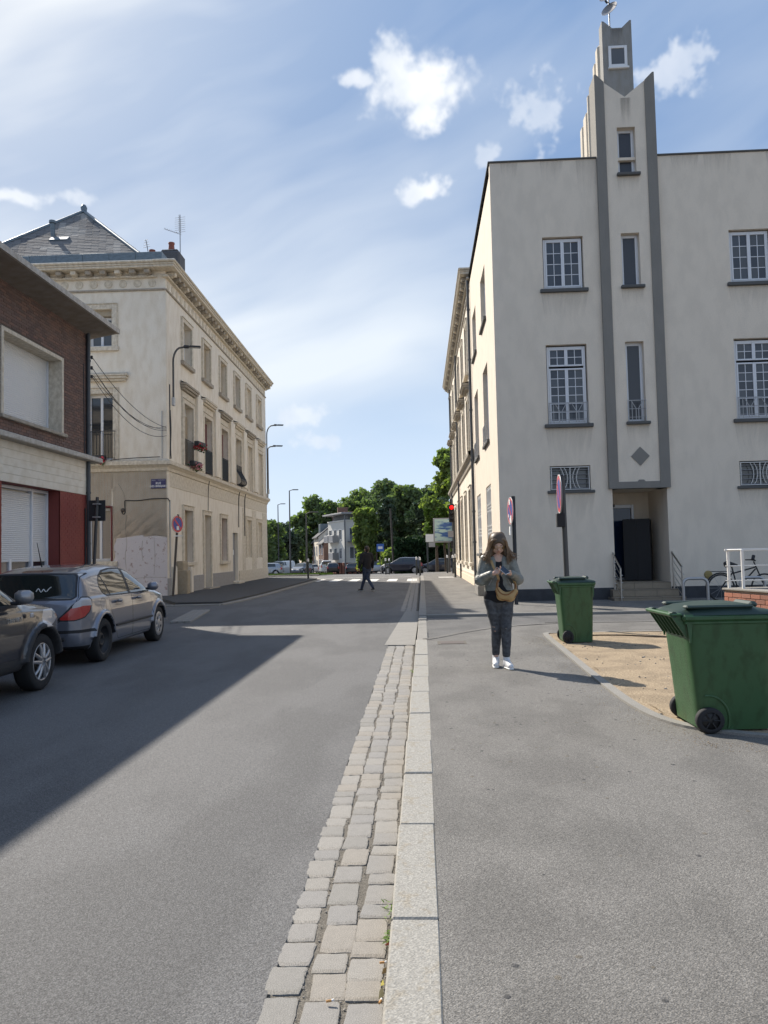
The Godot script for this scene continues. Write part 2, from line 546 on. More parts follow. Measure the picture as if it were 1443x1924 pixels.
# ---------------------------------------------------------------- the scene
func _ready():
	rng.seed = 7
	var cam := Camera3D.new()
	cam.name = "camera"
	add_child(cam)
	cam.fov = 67.32
	cam.near = 0.05
	cam.far = 1500.0
	cam.position = V(0, 1.5, 0)
	cam.rotation_order = EULER_ORDER_YXZ
	cam.rotation_degrees = V(3.03, 2.644, -1.2605)
	cam.current = true
	var env := Environment.new()
	env.background_mode = Environment.BG_SKY
	env.tonemap_mode = Environment.TONE_MAPPER_LINEAR
	env.tonemap_exposure = 1.85
	env.background_energy_multiplier = 0.9
	env.sdfgi_enabled = true
	env.ssao_enabled = true
	env.ssil_enabled = true
	var sky := Sky.new()
	var ps := PanoramaSkyMaterial.new()
	ps.panorama = make_sky()
	sky.sky_material = ps
	env.sky = sky
	var we := WorldEnvironment.new()
	we.name = "world_environment"
	we.environment = env
	add_child(we)
	var sun := DirectionalLight3D.new()
	sun.name = "sun"
	sun.light_energy = 1.2
	sun.light_color = Color(1.0, 0.965, 0.915)
	sun.light_angular_distance = 0.5
	sun.shadow_enabled = true
	add_child(sun)
	sun.look_at_from_position(Vector3.ZERO, V(0.775, -1.0, 0.875))
	make_materials()
	build_ground()
	build_gutter()
	build_brick_house()
	build_left_block()
	build_modern()
	build_right_block()
	build_far()
	build_trees()
	build_street_things()
	build_bins()
	build_cars()
	build_people()
	build_small()

# ---------------------------------------------------------------- sky
var sky_n: FastNoiseLite
var sky_w: FastNoiseLite
func cloud_blob(az: float, el: float, ca: float, ce: float, ra: float, re: float, ragged: float) -> float:
	var dx := (az - ca) / ra
	var dy := (el - ce) / re
	var q := dx * dx + dy * dy
	if q > 4.0:
		return 0.0
	var w := sky_n.get_noise_3d(az * 5.5, el * 7.0, ca * 3.1) * 0.75 + sky_n.get_noise_3d(az * 17.0 + 40.0, el * 19.0, 9.0) * 0.5
	return smoothstep(0.0, 1.0, (1.0 - sqrt(q) + w * ragged) * 1.4)

func sky_at(az: float, el: float) -> Color:
	# az in degrees from straight down the street, el up
	var e := clampf(el, 0.0, 90.0)
	var blue := Color(0.142, 0.228, 0.39)
	var low := Color(0.42, 0.52, 0.64)
	var c := low.lerp(blue, smoothstep(0.0, 1.0, clampf(e / 26.0, 0, 1)))
	c = c.lerp(Color(0.11, 0.19, 0.37), smoothstep(30.0, 80.0, e))
	# the glow round the sun behind thin cloud
	var ea := deg_to_rad(e)
	var sa := deg_to_rad(40.5)
	var cosd := sin(ea) * sin(sa) + cos(ea) * cos(sa) * cos(deg_to_rad(az + 41.5))
	var d := rad_to_deg(acos(clampf(cosd, -1, 1)))
	# long veils of high cloud, drawn out along a slant and combed into fibres
	var u := az * 0.86 + e * 0.5
	var v := e * 0.86 - az * 0.36
	var bend := sky_w.get_noise_2d(az * 0.7 + 11.0, e * 0.7) * 7.0
	var a := sky_w.get_noise_2d(u * 0.9, (v + bend) * 2.6) * 0.5 + 0.5
	var b := sky_w.get_noise_2d(u * 1.6 + 70.0, (v + bend * 0.6) * 8.0) * 0.5 + 0.5
	var f1 := sky_n.get_noise_3d(u * 1.1, (v + bend * 0.5) * 7.5, 4.0)
	var veil := clampf(smoothstep(0.3, 0.78, a) * 0.6 + (b - 0.45) * 0.5 + f1 * 0.16, 0.0, 1.0)
	var band := exp(-pow((e - 15.5 - (az + 4.0) * 0.12) / 5.5, 2.0))
	var strip := 1.0 - exp(-pow((e - 10.8 - (az) * 0.12) / 1.7, 2.0)) * 0.9 * smoothstep(-9.0, 0.0, az)
	var near_sun := exp(-pow(d / 24.0, 2.0))
	var haze := exp(-pow(e / 7.0, 2.0)) * 0.35
	var amount := clampf(veil * (0.4 + 0.35 * near_sun + band * 0.45) + band * 0.32 * strip + near_sun * 0.72 + haze * strip, 0.0, 0.93)
	var white := Color(0.53, 0.575, 0.625).lerp(Color(0.66, 0.665, 0.66), near_sun)
	c = c.lerp(white, amount)
	# ragged small fair-weather clouds
	var k := 0.0
	k = maxf(k, cloud_blob(az, el, 0.9, 31.9, 5.0, 2.4, 0.5))
	k = maxf(k, cloud_blob(az, el, -0.9, 33.5, 2.3, 2.0, 0.7))
	k = maxf(k, cloud_blob(az, el, 1.2, 30.2, 2.6, 1.5, 0.7))
	k = maxf(k, cloud_blob(az, el, -4.2, 32.4, 1.9, 0.8, 1.0) * 0.7)
	k = maxf(k, cloud_blob(az, el, 0.75, 25.7, 2.3, 1.05, 1.0) * 0.85)
	k = maxf(k, cloud_blob(az, el, 9.7, 30.2, 2.3, 2.2, 1.35) * 0.45)
	k = maxf(k, cloud_blob(az, el, 19.4, 30.6, 2.6, 1.6, 1.3) * 0.52)
	k = maxf(k, cloud_blob(az, el, 22.0, 35.4, 1.5, 1.2, 1.4) * 0.5)
	k = maxf(k, cloud_blob(az, el, 5.6, 27.6, 1.0, 0.8, 1.4) * 0.4)
	k = maxf(k, cloud_blob(az, el, -28.2, 23.6, 2.2, 0.5, 1.0) * 0.7)
	k = maxf(k, cloud_blob(az, el, -24.0, 24.1, 1.8, 0.5, 1.1) * 0.6)
	k = maxf(k, cloud_blob(az, el, -9.0, 10.2, 2.6, 0.9, 1.2) * 0.5)
	k = maxf(k, cloud_blob(az, el, -7.5, 8.2, 2.2, 1.0, 1.2) * 0.5)
	# the same weather goes on all round
	var f := sky_n.get_noise_3d(az * 1.1 + 300.0, el * 2.4, 50.0)
	if absf(az) > 40.0 or el > 44.0:
		k = maxf(k, smoothstep(0.28, 0.55, f) * 0.8 * smoothstep(2.0, 8.0, e))
	var shade := clampf(0.5 + sky_n.get_noise_3d(az * 4.0 + 9.0, el * 4.0 - 3.0, 21.0) * 0.9, 0.0, 1.0)
	c = c.lerp(Color(0.49, 0.53, 0.59).lerp(Color(0.68, 0.69, 0.70), shade), clampf(k, 0, 1))
	if el < 0.0:
		c = c.lerp(Color(0.16, 0.16, 0.16), smoothstep(0.0, -6.0, el))
	return c

func make_sky() -> ImageTexture:
	sky_n = FastNoiseLite.new()
	sky_n.seed = 5
	sky_n.frequency = 0.045
	sky_n.fractal_octaves = 5
	sky_n.fractal_gain = 0.58
	sky_w = FastNoiseLite.new()
	sky_w.seed = 23
	sky_w.frequency = 0.022
	sky_w.fractal_octaves = 4
	var w := 4096
	var small := Image.create(1024, 512, false, Image.FORMAT_RGBF)
	for y in 512:
		for x in 1024:
			small.set_pixel(x, y, sky_at(wrapf((x + 0.5) / 1024.0 * 360.0, -180.0, 180.0), 90.0 - (y + 0.5) / 512.0 * 180.0))
	small.resize(w, w / 2, Image.INTERPOLATE_CUBIC)
	# finer where the clouds hang that the street looks at
	var s := 360.0 / w
	for y in range(int((90.0 - 44.0) / s), int(90.0 / s)):
		for k in range(int(-40.0 / s), int(40.0 / s)):
			small.set_pixel(posmod(k, w), y, sky_at((k + 0.5) * s, 90.0 - (y + 0.5) * s))
	return ImageTexture.create_from_image(small)

# ---------------------------------------------------------------- ground
func gy(z: float) -> float:
	# the street falls away beyond the crossing
	return 0.0 if z > -52.0 else -0.024 * (minf(-z, 150.0) - 52.0)

func P2(a: Array) -> PackedVector2Array:
	var r := PackedVector2Array()
	for k in range(0, a.size(), 2):
		r.append(Vector2(a[k], a[k + 1]))
	return r

func strip_sheet(x0: float, x1: float, zs: Array, lift: float) -> MB:
	var b := MB.new()
	for k in zs.size() - 1:
		b.quad(V(x0, gy(zs[k]) + lift, zs[k]), V(x1, gy(zs[k]) + lift, zs[k]), V(x1, gy(zs[k + 1]) + lift, zs[k + 1]), V(x0, gy(zs[k + 1]) + lift, zs[k + 1]))
	return b

func build_ground():
	struct("ground", strip_sheet(-500, 500, [60, -52, -150, -700], -0.05), M.far_ground)
	# carriageway, cut round the gutter
	var b := MB.new()
	b.slab(P2([-8.9, 20, -0.56, 20, -0.56, -12.55, -0.62, -12.6, -0.36, -19.5, -0.5, -46, -6.0, -46, -8.9, -26]), -0.04, 0.0, false)
	struct("road", b, M.road)
	struct("side_street", slab_of([-60, -20.9, -8.9, -20.9, -8.9, -27.4, -60, -27.4], 0.004), M.road2)
	b = MB.new()
	b.slab(P2([0.0, -12.3, 0.5, -13.0, 1.4, -14.2, 2.6, -14.75, 40, -14.9, 40, -17.6, 0.0, -17.6]), -0.04, 0.045)
	struct("side_road", b, M.road2)
	struct("cross_road", strip_sheet(-120, 120, [-45.9, -52, -66], 0.004), M.far_ground)
	# near pavement on the right
	b = MB.new()
	b.slab(P2([0.005, 20, 0.05, -12.42, 0.3, -12.75, 0.75, -13.45, 1.4, -14.15, 2.6, -14.7, 40, -14.85, 40, 20]), -0.04, 0.1)
	struct("pavement", b, M.pave)
	# concrete lip along the pavement's rounded end
	b = MB.new()
	var lip := spline([V(0.06, 0, -12.42), V(0.3, 0, -12.75), V(0.75, 0, -13.45), V(1.4, 0, -14.15), V(2.6, 0, -14.7), V(6, 0, -14.78), V(40, 0, -14.85)], 5)
	for k in lip.size() - 1:
		var d: Vector3 = (lip[k + 1] - lip[k]).normalized().cross(Vector3.UP) * 0.07
		b.quad(lip[k] + d + V(0, 0.107, 0), lip[k + 1] + d + V(0, 0.107, 0), lip[k + 1] - d + V(0, 0.107, 0), lip[k] - d + V(0, 0.107, 0), Vector3.UP)
		b.quad(lip[k] - d + V(0, 0.107, 0), lip[k + 1] - d + V(0, 0.107, 0), lip[k + 1] - d, lip[k] - d)
		b.quad(lip[k] + d + V(0, 0.107, 0), lip[k + 1] + d + V(0, 0.107, 0), lip[k + 1] + d, lip[k] + d)
	struct("pavement_edge", b, M.pave)
	# far pavement on the right, round the corner of the pale building
	b = MB.new()
	b.slab(P2([0.1, -17.3, 0.16, -53, 60, -53, 60, -17.05, 2.4, -17.2]), -0.04, 0.1)
	struct("pavement", b, M.pave)
	b = MB.new()
	b.rbox(V(0.1, -0.02, -17.32), V(40, 0.108, -17.17), 0.015)
	struct("kerb", b, M.concrete)
	# patch joints in the pavement
	for s in [[0.3, -20.6, 2.2, -20.9, 0.03], [0.4, -24.2, 2.2, -24.6, 0.04], [0.5, -29.0, 2.1, -29.3, 0.03]]:
		b = MB.new()
		b.quad(V(s[0], 0.1035, s[1]), V(s[2], 0.1035, s[3]), V(s[2], 0.1035, s[3] + s[4]), V(s[0], 0.1035, s[1] + s[4]), Vector3.UP)
		struct("pavement_joint", b, M.joint)
	# bare earth behind its thin concrete edging
	var edge := [V(40, 0, -13.05), V(2.08, 0, -12.95), V(2.0, 0, -12.6), V(1.93, 0, -10.5), V(1.86, 0, -8.2), V(1.86, 0, -6.9), V(1.98, 0, -6.25), V(2.3, 0, -5.9), V(2.9, 0, -5.65), V(4.2, 0, -5.45), V(40, 0, -5.2)]
	var poly := PackedVector2Array()
	for q in edge:
		poly.append(Vector2(q.x, q.z))
	b = MB.new()
	earth_sheet(b, poly)
	struct("bare_earth", b, M.dirt)
	b = MB.new()
	var es: Array = [edge[0]] + spline(edge.slice(1, edge.size() - 1), 4) + [edge[-1]]
	var side_of := func(k: int) -> Vector3: return (es[mini(k + 1, es.size() - 1)] - es[maxi(k - 1, 0)]).normalized().cross(Vector3.UP) * 0.045
	for k in es.size() - 1:
		var d0: Vector3 = side_of.call(k)
		var d1: Vector3 = side_of.call(k + 1)
		var e0: Vector3 = es[k] + V(0, 0.12, 0)
		var e1: Vector3 = es[k + 1] + V(0, 0.12, 0)
		b.quad(e0 + d0, e1 + d1, e1 - d1, e0 - d0, Vector3.UP)
		b.quad(e0 - d0, e1 - d1, e1 - d1 - V(0, 0.05, 0), e0 - d0 - V(0, 0.05, 0))
		b.quad(e0 + d0, e1 + d1, e1 + d1 - V(0, 0.05, 0), e0 + d0 - V(0, 0.05, 0))
	struct("earth_edging", b, M.concrete)
	# left side
	b = MB.new()
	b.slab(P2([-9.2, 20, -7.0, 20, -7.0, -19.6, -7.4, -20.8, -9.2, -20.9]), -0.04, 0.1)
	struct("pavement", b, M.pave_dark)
	b = MB.new()
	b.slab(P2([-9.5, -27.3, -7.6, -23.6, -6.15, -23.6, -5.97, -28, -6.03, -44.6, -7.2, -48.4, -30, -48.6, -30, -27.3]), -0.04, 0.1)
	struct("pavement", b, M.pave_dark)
	# left kerb rising out of the dropped crossing
	var kp := [V(-9.0, 0.0, -23.2), V(-6.15, 0.0, -23.4), V(-5.95, 0, -25.5), V(-5.87, 0, -29), V(-5.9, 0, -33), V(-5.9, 0, -38), V(-5.92, 0, -44.6), V(-6.4, 0, -47.3), V(-7.2, 0, -48.4)]
	for k in kp.size() - 1:
		var parts := maxi(1, int(roundf(kp[k].distance_to(kp[k + 1]) / 1.3)))
		for j in parts:
			var a: Vector3 = kp[k].lerp(kp[k + 1], (j + 0.004) / parts)
			var e: Vector3 = kp[k].lerp(kp[k + 1], (j + 0.996) / parts)
			var h := 0.118 if a.z < -26.0 else (0.03 if a.z > -24.2 else lerpf(0.03, 0.118, (-24.2 - a.z) / 1.8))
			b = MB.new()
			b.X = place((a + e) / 2, e - a, (e - a).cross(Vector3.UP).normalized() * -1.0)
			var l := a.distance_to(e) / 2
			b.rbox(V(-l, -0.05, -0.09), V(l, h, 0.09), 0.018)
			var o := put("kerb_stone", b, M.concrete)
			o.set_meta("kind", "structure")
	# painted crossing
	for k in 9:
		var x := -0.75 - k * 1.07
		if x > -6.6:
			b = MB.new()
			b.quad(V(x, 0.0045, -40.1 - k * 0.38), V(x + 0.52, 0.0045, -39.9 - k * 0.38), V(x + 0.52, 0.0045, -43.3 - k * 0.38), V(x, 0.0045, -43.5 - k * 0.38), Vector3.UP)
			struct("crossing_stripe", b, M.paint_white)
	for k in 2:
		b = MB.new()
		b.quad(V(0.95, 0.1045, -41.2 - k * 1.1), V(1.75, 0.1045, -40.9 - k * 1.1), V(1.75, 0.1045, -41.4 - k * 1.1), V(0.95, 0.1045, -41.7 - k * 1.1), Vector3.UP)
		struct("crossing_stripe", b, M.paint_white)
	b = MB.new()
	b.quad(V(-14, gy(-47) + 0.009, -47.2), V(-0.6, gy(-47) + 0.009, -46.6), V(-0.6, gy(-47) + 0.009, -46.8), V(-14, gy(-47) + 0.009, -47.4), Vector3.UP)
	struct("road_marking", b, M.paint_white)
	# the little sett channel across the mouth of the side street
	b = MB.new()
	b.X = place(V(-5.72, 0.004, -17.3), V(-0.55, 0, -3.6), V(-1, 0, 0.15))
	for r in 3:
		for k in 24:
			b.rbox(V(k * 0.152, -0.05, -r * 0.16 - 0.145), V(k * 0.152 + 0.135, 0.012 + rng.randf() * 0.01, -r * 0.16), 0.012)
	var ch := struct("sett_channel", b, M.cobble0)
	ch.set_meta("kind", "stuff")
	ch.set_meta("label", "mossy sett channel across the side street mouth")
	# a brown stretch of grass verge beyond the crossing
	b = strip_sheet(-30, -7.6, [-57.5, -70], 0.06)
	struct("verge", b, plain(0.1, 0.13, 0.05, 0.95))
	b = MB.new()
	for k in 40:
		b.rbox(V(-30 + k * 0.56, gy(-57.4) - 0.05, -57.45), V(-30 + k * 0.56 + 0.55, gy(-57.4) + 0.13, -57.25), 0.02)
	struct("verge_kerb", b, M.concrete)

func slab_of(a: Array, y: float) -> MB:
	var b := MB.new()
	b.slab(P2(a), y - 0.05, y, false)
	return b

func earth_sheet(b: MB, poly: PackedVector2Array):
	# gently uneven bare earth
	var f := FastNoiseLite.new()
	f.seed = 3
	f.frequency = 0.55
	f.fractal_octaves = 5
	var st := 0.14
	var idx := {}
	for pass_ in 2:
		for ix in range(0, 46):
			for iz in range(0, 60):
				var x := 1.85 + ix * st
				var z := -13.05 + iz * st
				if pass_ == 0:
					if Geometry2D.is_point_in_polygon(Vector2(x, z), poly):
						var y := 0.112 + f.get_noise_2d(x, z) * 0.03
						var e := st
						var nn := V(f.get_noise_2d(x - 0.05, z) - f.get_noise_2d(x + 0.05, z), 3.4, f.get_noise_2d(x, z - 0.05) - f.get_noise_2d(x, z + 0.05)).normalized()
						idx[Vector2i(ix, iz)] = b.p(V(x, y, z), nn)
				else:
					var q := [Vector2i(ix, iz), Vector2i(ix + 1, iz), Vector2i(ix + 1, iz + 1), Vector2i(ix, iz + 1)]
					if q.all(func(t): return idx.has(t)):
						b.face(idx[q[0]], idx[q[1]], idx[q[2]])
						b.face(idx[q[0]], idx[q[2]], idx[q[3]])
	b.slab(poly, 0.1, 0.108, false)

func cobble_mesh(seed_: int) -> ArrayMesh:
	# a worn sett of unit size: rounded outline, domed top, y from -1 to 0
	var r := RandomNumberGenerator.new()
	r.seed = seed_
	var b := MB.new()
	var rings := [[1.0, -1.0], [1.0, -0.42], [0.975, -0.2], [0.9, -0.05], [0.5, 0.02]]
	var N := 16
	var jit := []
	for k in N:
		jit.append(0.95 + r.randf() * 0.08)
	for g in rings.size():
		for k in N:
			var a := TAU * k / N
			var c := Vector2(cos(a), sin(a))
			var m: float = maxf(absf(c.x), absf(c.y))
			var q: Vector2 = c / m * 0.5
			q *= lerpf(1.0, 0.5 / q.length(), 0.1) * jit[k] * rings[g][0]
			var up := [0.0, 0.25, 0.75, 0.95, 1.0][g] as float
			b.p(V(q.x, rings[g][1] + (r.randf() - 0.5) * (0.05 if g > 2 else 0.02), q.y), V(c.x * (1 - up), up, c.y * (1 - up)) + V(r.randf() - 0.5, 0, r.randf() - 0.5) * 0.08)
	var top := b.p(V(0, 0.04, 0), Vector3.UP)
	for g in rings.size() - 1:
		for k in N:
			var i0 := g * N + k
			var i1 := g * N + (k + 1) % N
			b.face(i0, i1, i1 + N)
			b.face(i0, i1 + N, i0 + N)
	for k in N:
		b.face((rings.size() - 1) * N + k, (rings.size() - 1) * N + (k + 1) % N, top)
	return b.mesh()

func build_gutter():
	# sandy bed with the setts on it, three rows
	var b := MB.new()
	b.slab(P2([-0.585, 20, -0.15, 20, -0.13, -12.55, -0.62, -12.6]), -0.1, -0.012)
	var bed := struct("gutter", b, M.joint)
	var bed2b := MB.new()
	bed2b.slab(P2([-0.6, -19.5, -0.09, -19.5, -0.05, -45.9, -0.6, -45.9]), -0.1, -0.012)
	var bed2 := struct("gutter", bed2b, M.joint)
	var shapes := []
	for k in 8:
		shapes.append(cobble_mesh(40 + k))
	var rest := []
	var count := 0
	for sec in [[2.0, -12.5, bed], [-19.6, -45.6, bed2]]:
		for row in 3:
			var z: float = sec[0] - rng.randf() * 0.1
			while z > sec[1] + 0.08:
				var l := rng.randf_range(0.095, 0.185)
				if rng.randf() < 0.25:
					l = rng.randf_range(0.17, 0.215)
				z = z - l - rng.randf_range(0.008, 0.02)
				var t := clampf(-z / 45.0, 0, 1)
				var xc := -0.513 + row * 0.142 + t * 0.05 + rng.randf_range(-0.011, 0.011)
				var w := rng.randf_range(0.127, 0.138)
				var T := Transform3D(Basis.from_euler(V(rng.randf_range(-0.012, 0.012), rng.randf_range(-0.05, 0.05), rng.randf_range(-0.014, 0.014))).scaled_local(V(w, 0.07, l)), V(xc, 0.003 + rng.randf_range(-0.003, 0.003), z + l / 2))
				if z < -1.9 and count < 300:
					count += 1
					put("cobble", shapes[rng.randi() % 8], M["cobble%d" % (rng.randi() % 6)], sec[2], T)
				else:
					rest.append([T, sec[2]])
	for g in [bed, bed2]:
		var xf := []
		for r in rest:
			if r[1] == g:
				xf.append(r[0])
		if xf.size():
			multi("cobble", shapes[0], M.cobble1, xf, g)
	# smooth concrete run of the gutter at the side road's mouth
	b = MB.new()
	b.slab(P2([-0.62, -12.56, -0.13, -12.5, -0.06, -19.55, -0.42, -19.55]), -0.1, 0.006)
	struct("gutter_slab", b, M.concrete)
	# granite kerb stones
	var z := 2.65
	while z > -12.3:
		var l := rng.randf_range(0.84, 1.05)
		if z - l < -12.45:
			l = z + 12.45
		b = MB.new()
		b.rbox(V(-0.105, -0.16, -l + 0.012), V(0.08, 0.0, 0.0), 0.008)
		var x := lerpf(-0.055, 0.0, clampf(-z / 12.0, 0, 1))
		var o := put("kerb_stone", b, M.granite, self, Transform3D(Basis.from_euler(V(0, rng.randf_range(-0.006, 0.006), 0)), V(x, 0.103 + rng.randf_range(-0.003, 0.003), z)))
		o.set_meta("kind", "structure")
		z -= l
	# lower concrete kerbs across the mouth of the side road, then the kerb of the far pavement
	while z > -45.5:
		var l := 0.8 if z > -17.2 else 1.0
		var top := lerpf(0.1, 0.05, clampf((-z - 12.4) / 1.4, 0, 1)) if z > -15.5 else lerpf(0.05, 0.105, clampf((-z - 15.5) / 1.8, 0, 1))
		b = MB.new()
		b.rbox(V(-0.09, -0.16, -l + 0.012), V(0.09, 0.0, 0.0), 0.012)
		var x := lerpf(0.0, 0.06, clampf((-z - 12.4) / 20.0, 0, 1))
		var o := put("kerb_stone", b, M.concrete, self, Transform3D(Basis(), V(x, top, z)))
		o.set_meta("kind", "structure")
		z -= l
# ---------------------------------------------------------------- bricks
var brick_unit: ArrayMesh
var brick_plain: ArrayMesh
func brick_field(T: Transform3D, W: float, y0: float, y1: float, holes: Array, mats: Array, parent: Node, near_u: float, limit: int, bl := 0.21, bh := 0.06, j := 0.012, proud := 0.014, piece := "brick"):
	if brick_unit == null:
		var b := MB.new()
		b.rbox(V(0, 0, -1), V(1, 1, 0), 0.05)
		brick_unit = b.mesh()
		b = MB.new()
		b.box(V(0, 0, -1), V(1, 1, 0))
		brick_plain = b.mesh()
	var list := []
	var row := 0
	var y := y0 + j
	while y + bh * 0.5 < y1:
		var h := minf(bh, y1 - y)
		var spans := [[0.0, W]]
		for o in holes:
			if o.position.y < y + h and o.end.y > y:
				var nx := []
				for s in spans:
					if o.position.x > s[0] and o.position.x < s[1]:
						nx.append([s[0], o.position.x])
					if o.end.x > s[0] and o.end.x < s[1]:
						nx.append([o.end.x, s[1]])
					if o.position.x >= s[1] or o.end.x <= s[0]:
						nx.append(s)
				spans = nx
		for s in spans:
			var p := bl + j
			var x: float = floorf(s[0] / p) * p - (p / 2 if row % 2 else 0.0)
			while x < s[1]:
				var a := maxf(x, s[0])
				var e := minf(x + bl, s[1])
				if e - a > 0.03:
					list.append([a, y, e - a, h])
				x += p
		y += bh + j
		row += 1
	var near := list.filter(func(q): return q[0] + q[2] > near_u)
	near.sort_custom(func(a, b): return a[0] < b[0] if absf(a[0] - b[0]) > 1e-4 else a[1] < b[1])
	var far := {}
	for k in near.size():
		if k < limit:
			var q: Array = near[k]
			put(piece, brick_unit, mats[rng.randi() % mats.size()], parent, T * Transform3D(Basis().scaled(V(q[2], q[3], 0.03)), V(q[0], q[1], proud + rng.randf_range(-0.003, 0.003))))
		else:
			far[near[k]] = true
	var xf := {}
	for q in list:
		if q[0] + q[2] <= near_u or far.has(q):
			var m: Material = mats[rng.randi() % mats.size()]
			if not xf.has(m):
				xf[m] = []
			xf[m].append(T * Transform3D(Basis().scaled(V(q[2], q[3], 0.03)), V(q[0], q[1], proud + rng.randf_range(-0.003, 0.003))))
	for m in xf:
		multi(piece, brick_plain, m, xf[m], parent)

func mats_of(called: String, k: int) -> Array:
	var r := []
	for j in k:
		r.append(M["%s%d" % [called, j]])
	return r

func slatted(W: float, H: float, pitch: float, bulge: float) -> MB:
	# a roller shutter's curtain of curved slats, facing +z
	var b := MB.new()
	var y := 0.0
	while y < H - 0.001:
		var h := minf(pitch, H - y)
		for s in 3:
			var t0 := s / 3.0
			var t1 := (s + 1) / 3.0
			var z0 := sin(t0 * PI) * bulge
			var z1 := sin(t1 * PI) * bulge
			b.quad(V(0, y + t0 * h, z0), V(W, y + t0 * h, z0), V(W, y + t1 * h, z1), V(0, y + t1 * h, z1), V(0, (z0 - z1), h / 3).normalized())
		y += pitch
	return b

func lights(parent: Node, T: Transform3D, W: float, H: float, leaves: Array, frame: Material, pane: Material, called := "window", border := 0.055, deep := 0.06) -> Node3D:
	# a window: outer frame, then leaves [x, y, w, h, columns, rows] each with stiles, bars and panes of its own
	var key := str([W, H, leaves, border])
	if not cache.has(key):
		var b := MB.new()
		b.rbox(V(0, 0, -deep), V(border, H, 0), 0.006)
		b.rbox(V(W - border, 0, -deep), V(W, H, 0), 0.006)
		b.rbox(V(border, 0, -deep), V(W - border, border, 0), 0.006)
		b.rbox(V(border, H - border, -deep), V(W - border, H, 0), 0.006)
		var panes := []
		for l in leaves:
			var st := 0.045
			var x: float = l[0]
			var y: float = l[1]
			var w: float = l[2]
			var h: float = l[3]
			b.rbox(V(x, y, -deep), V(x + st, y + h, 0.014), 0.006)
			b.rbox(V(x + w - st, y, -deep), V(x + w, y + h, 0.014), 0.006)
			b.rbox(V(x + st, y, -deep), V(x + w - st, y + st, 0.012), 0.006)
			b.rbox(V(x + st, y + h - st, -deep), V(x + w - st, y + h, 0.012), 0.006)
			var cw: float = (w - 2 * st) / l[4]
			var ch: float = (h - 2 * st) / l[5]
			for k in range(1, l[4]):
				b.box(V(x + st + k * cw - 0.009, y + st, -0.03), V(x + st + k * cw + 0.009, y + h - st, -0.006))
			for k in range(1, l[5]):
				b.box(V(x + st, y + st + k * ch - 0.009, -0.03), V(x + w - st, y + st + k * ch + 0.009, -0.008))
			for k in l[4]:
				for r in l[5]:
					panes.append([x + st + k * cw, y + st + r * ch, cw, ch])
		cache[key] = [b.mesh(), panes]
	var o := put(called, cache[key][0], frame, parent, T)
	if not cache.has("pane"):
		var q := MB.new()
		q.box(V(0, 0, -0.006), V(1, 1, 0))
		cache["pane"] = q.mesh()
	for s in cache[key][1]:
		put("pane", cache["pane"], [pane, M.glass_grey_b, M.glass_grey_c][rng.randi() % 3] if pane == M.glass_grey else pane, o, Transform3D(Basis.from_euler(V(rng.randf_range(-0.006, 0.006), rng.randf_range(-0.006, 0.006), 0)).scaled_local(V(s[2], s[3], 1)), V(s[0], s[1], -0.02)))
	return o

func body_box(lo: Vector3, hi: Vector3) -> MB:
	var b := MB.new()
	b.box(lo, hi)
	return b

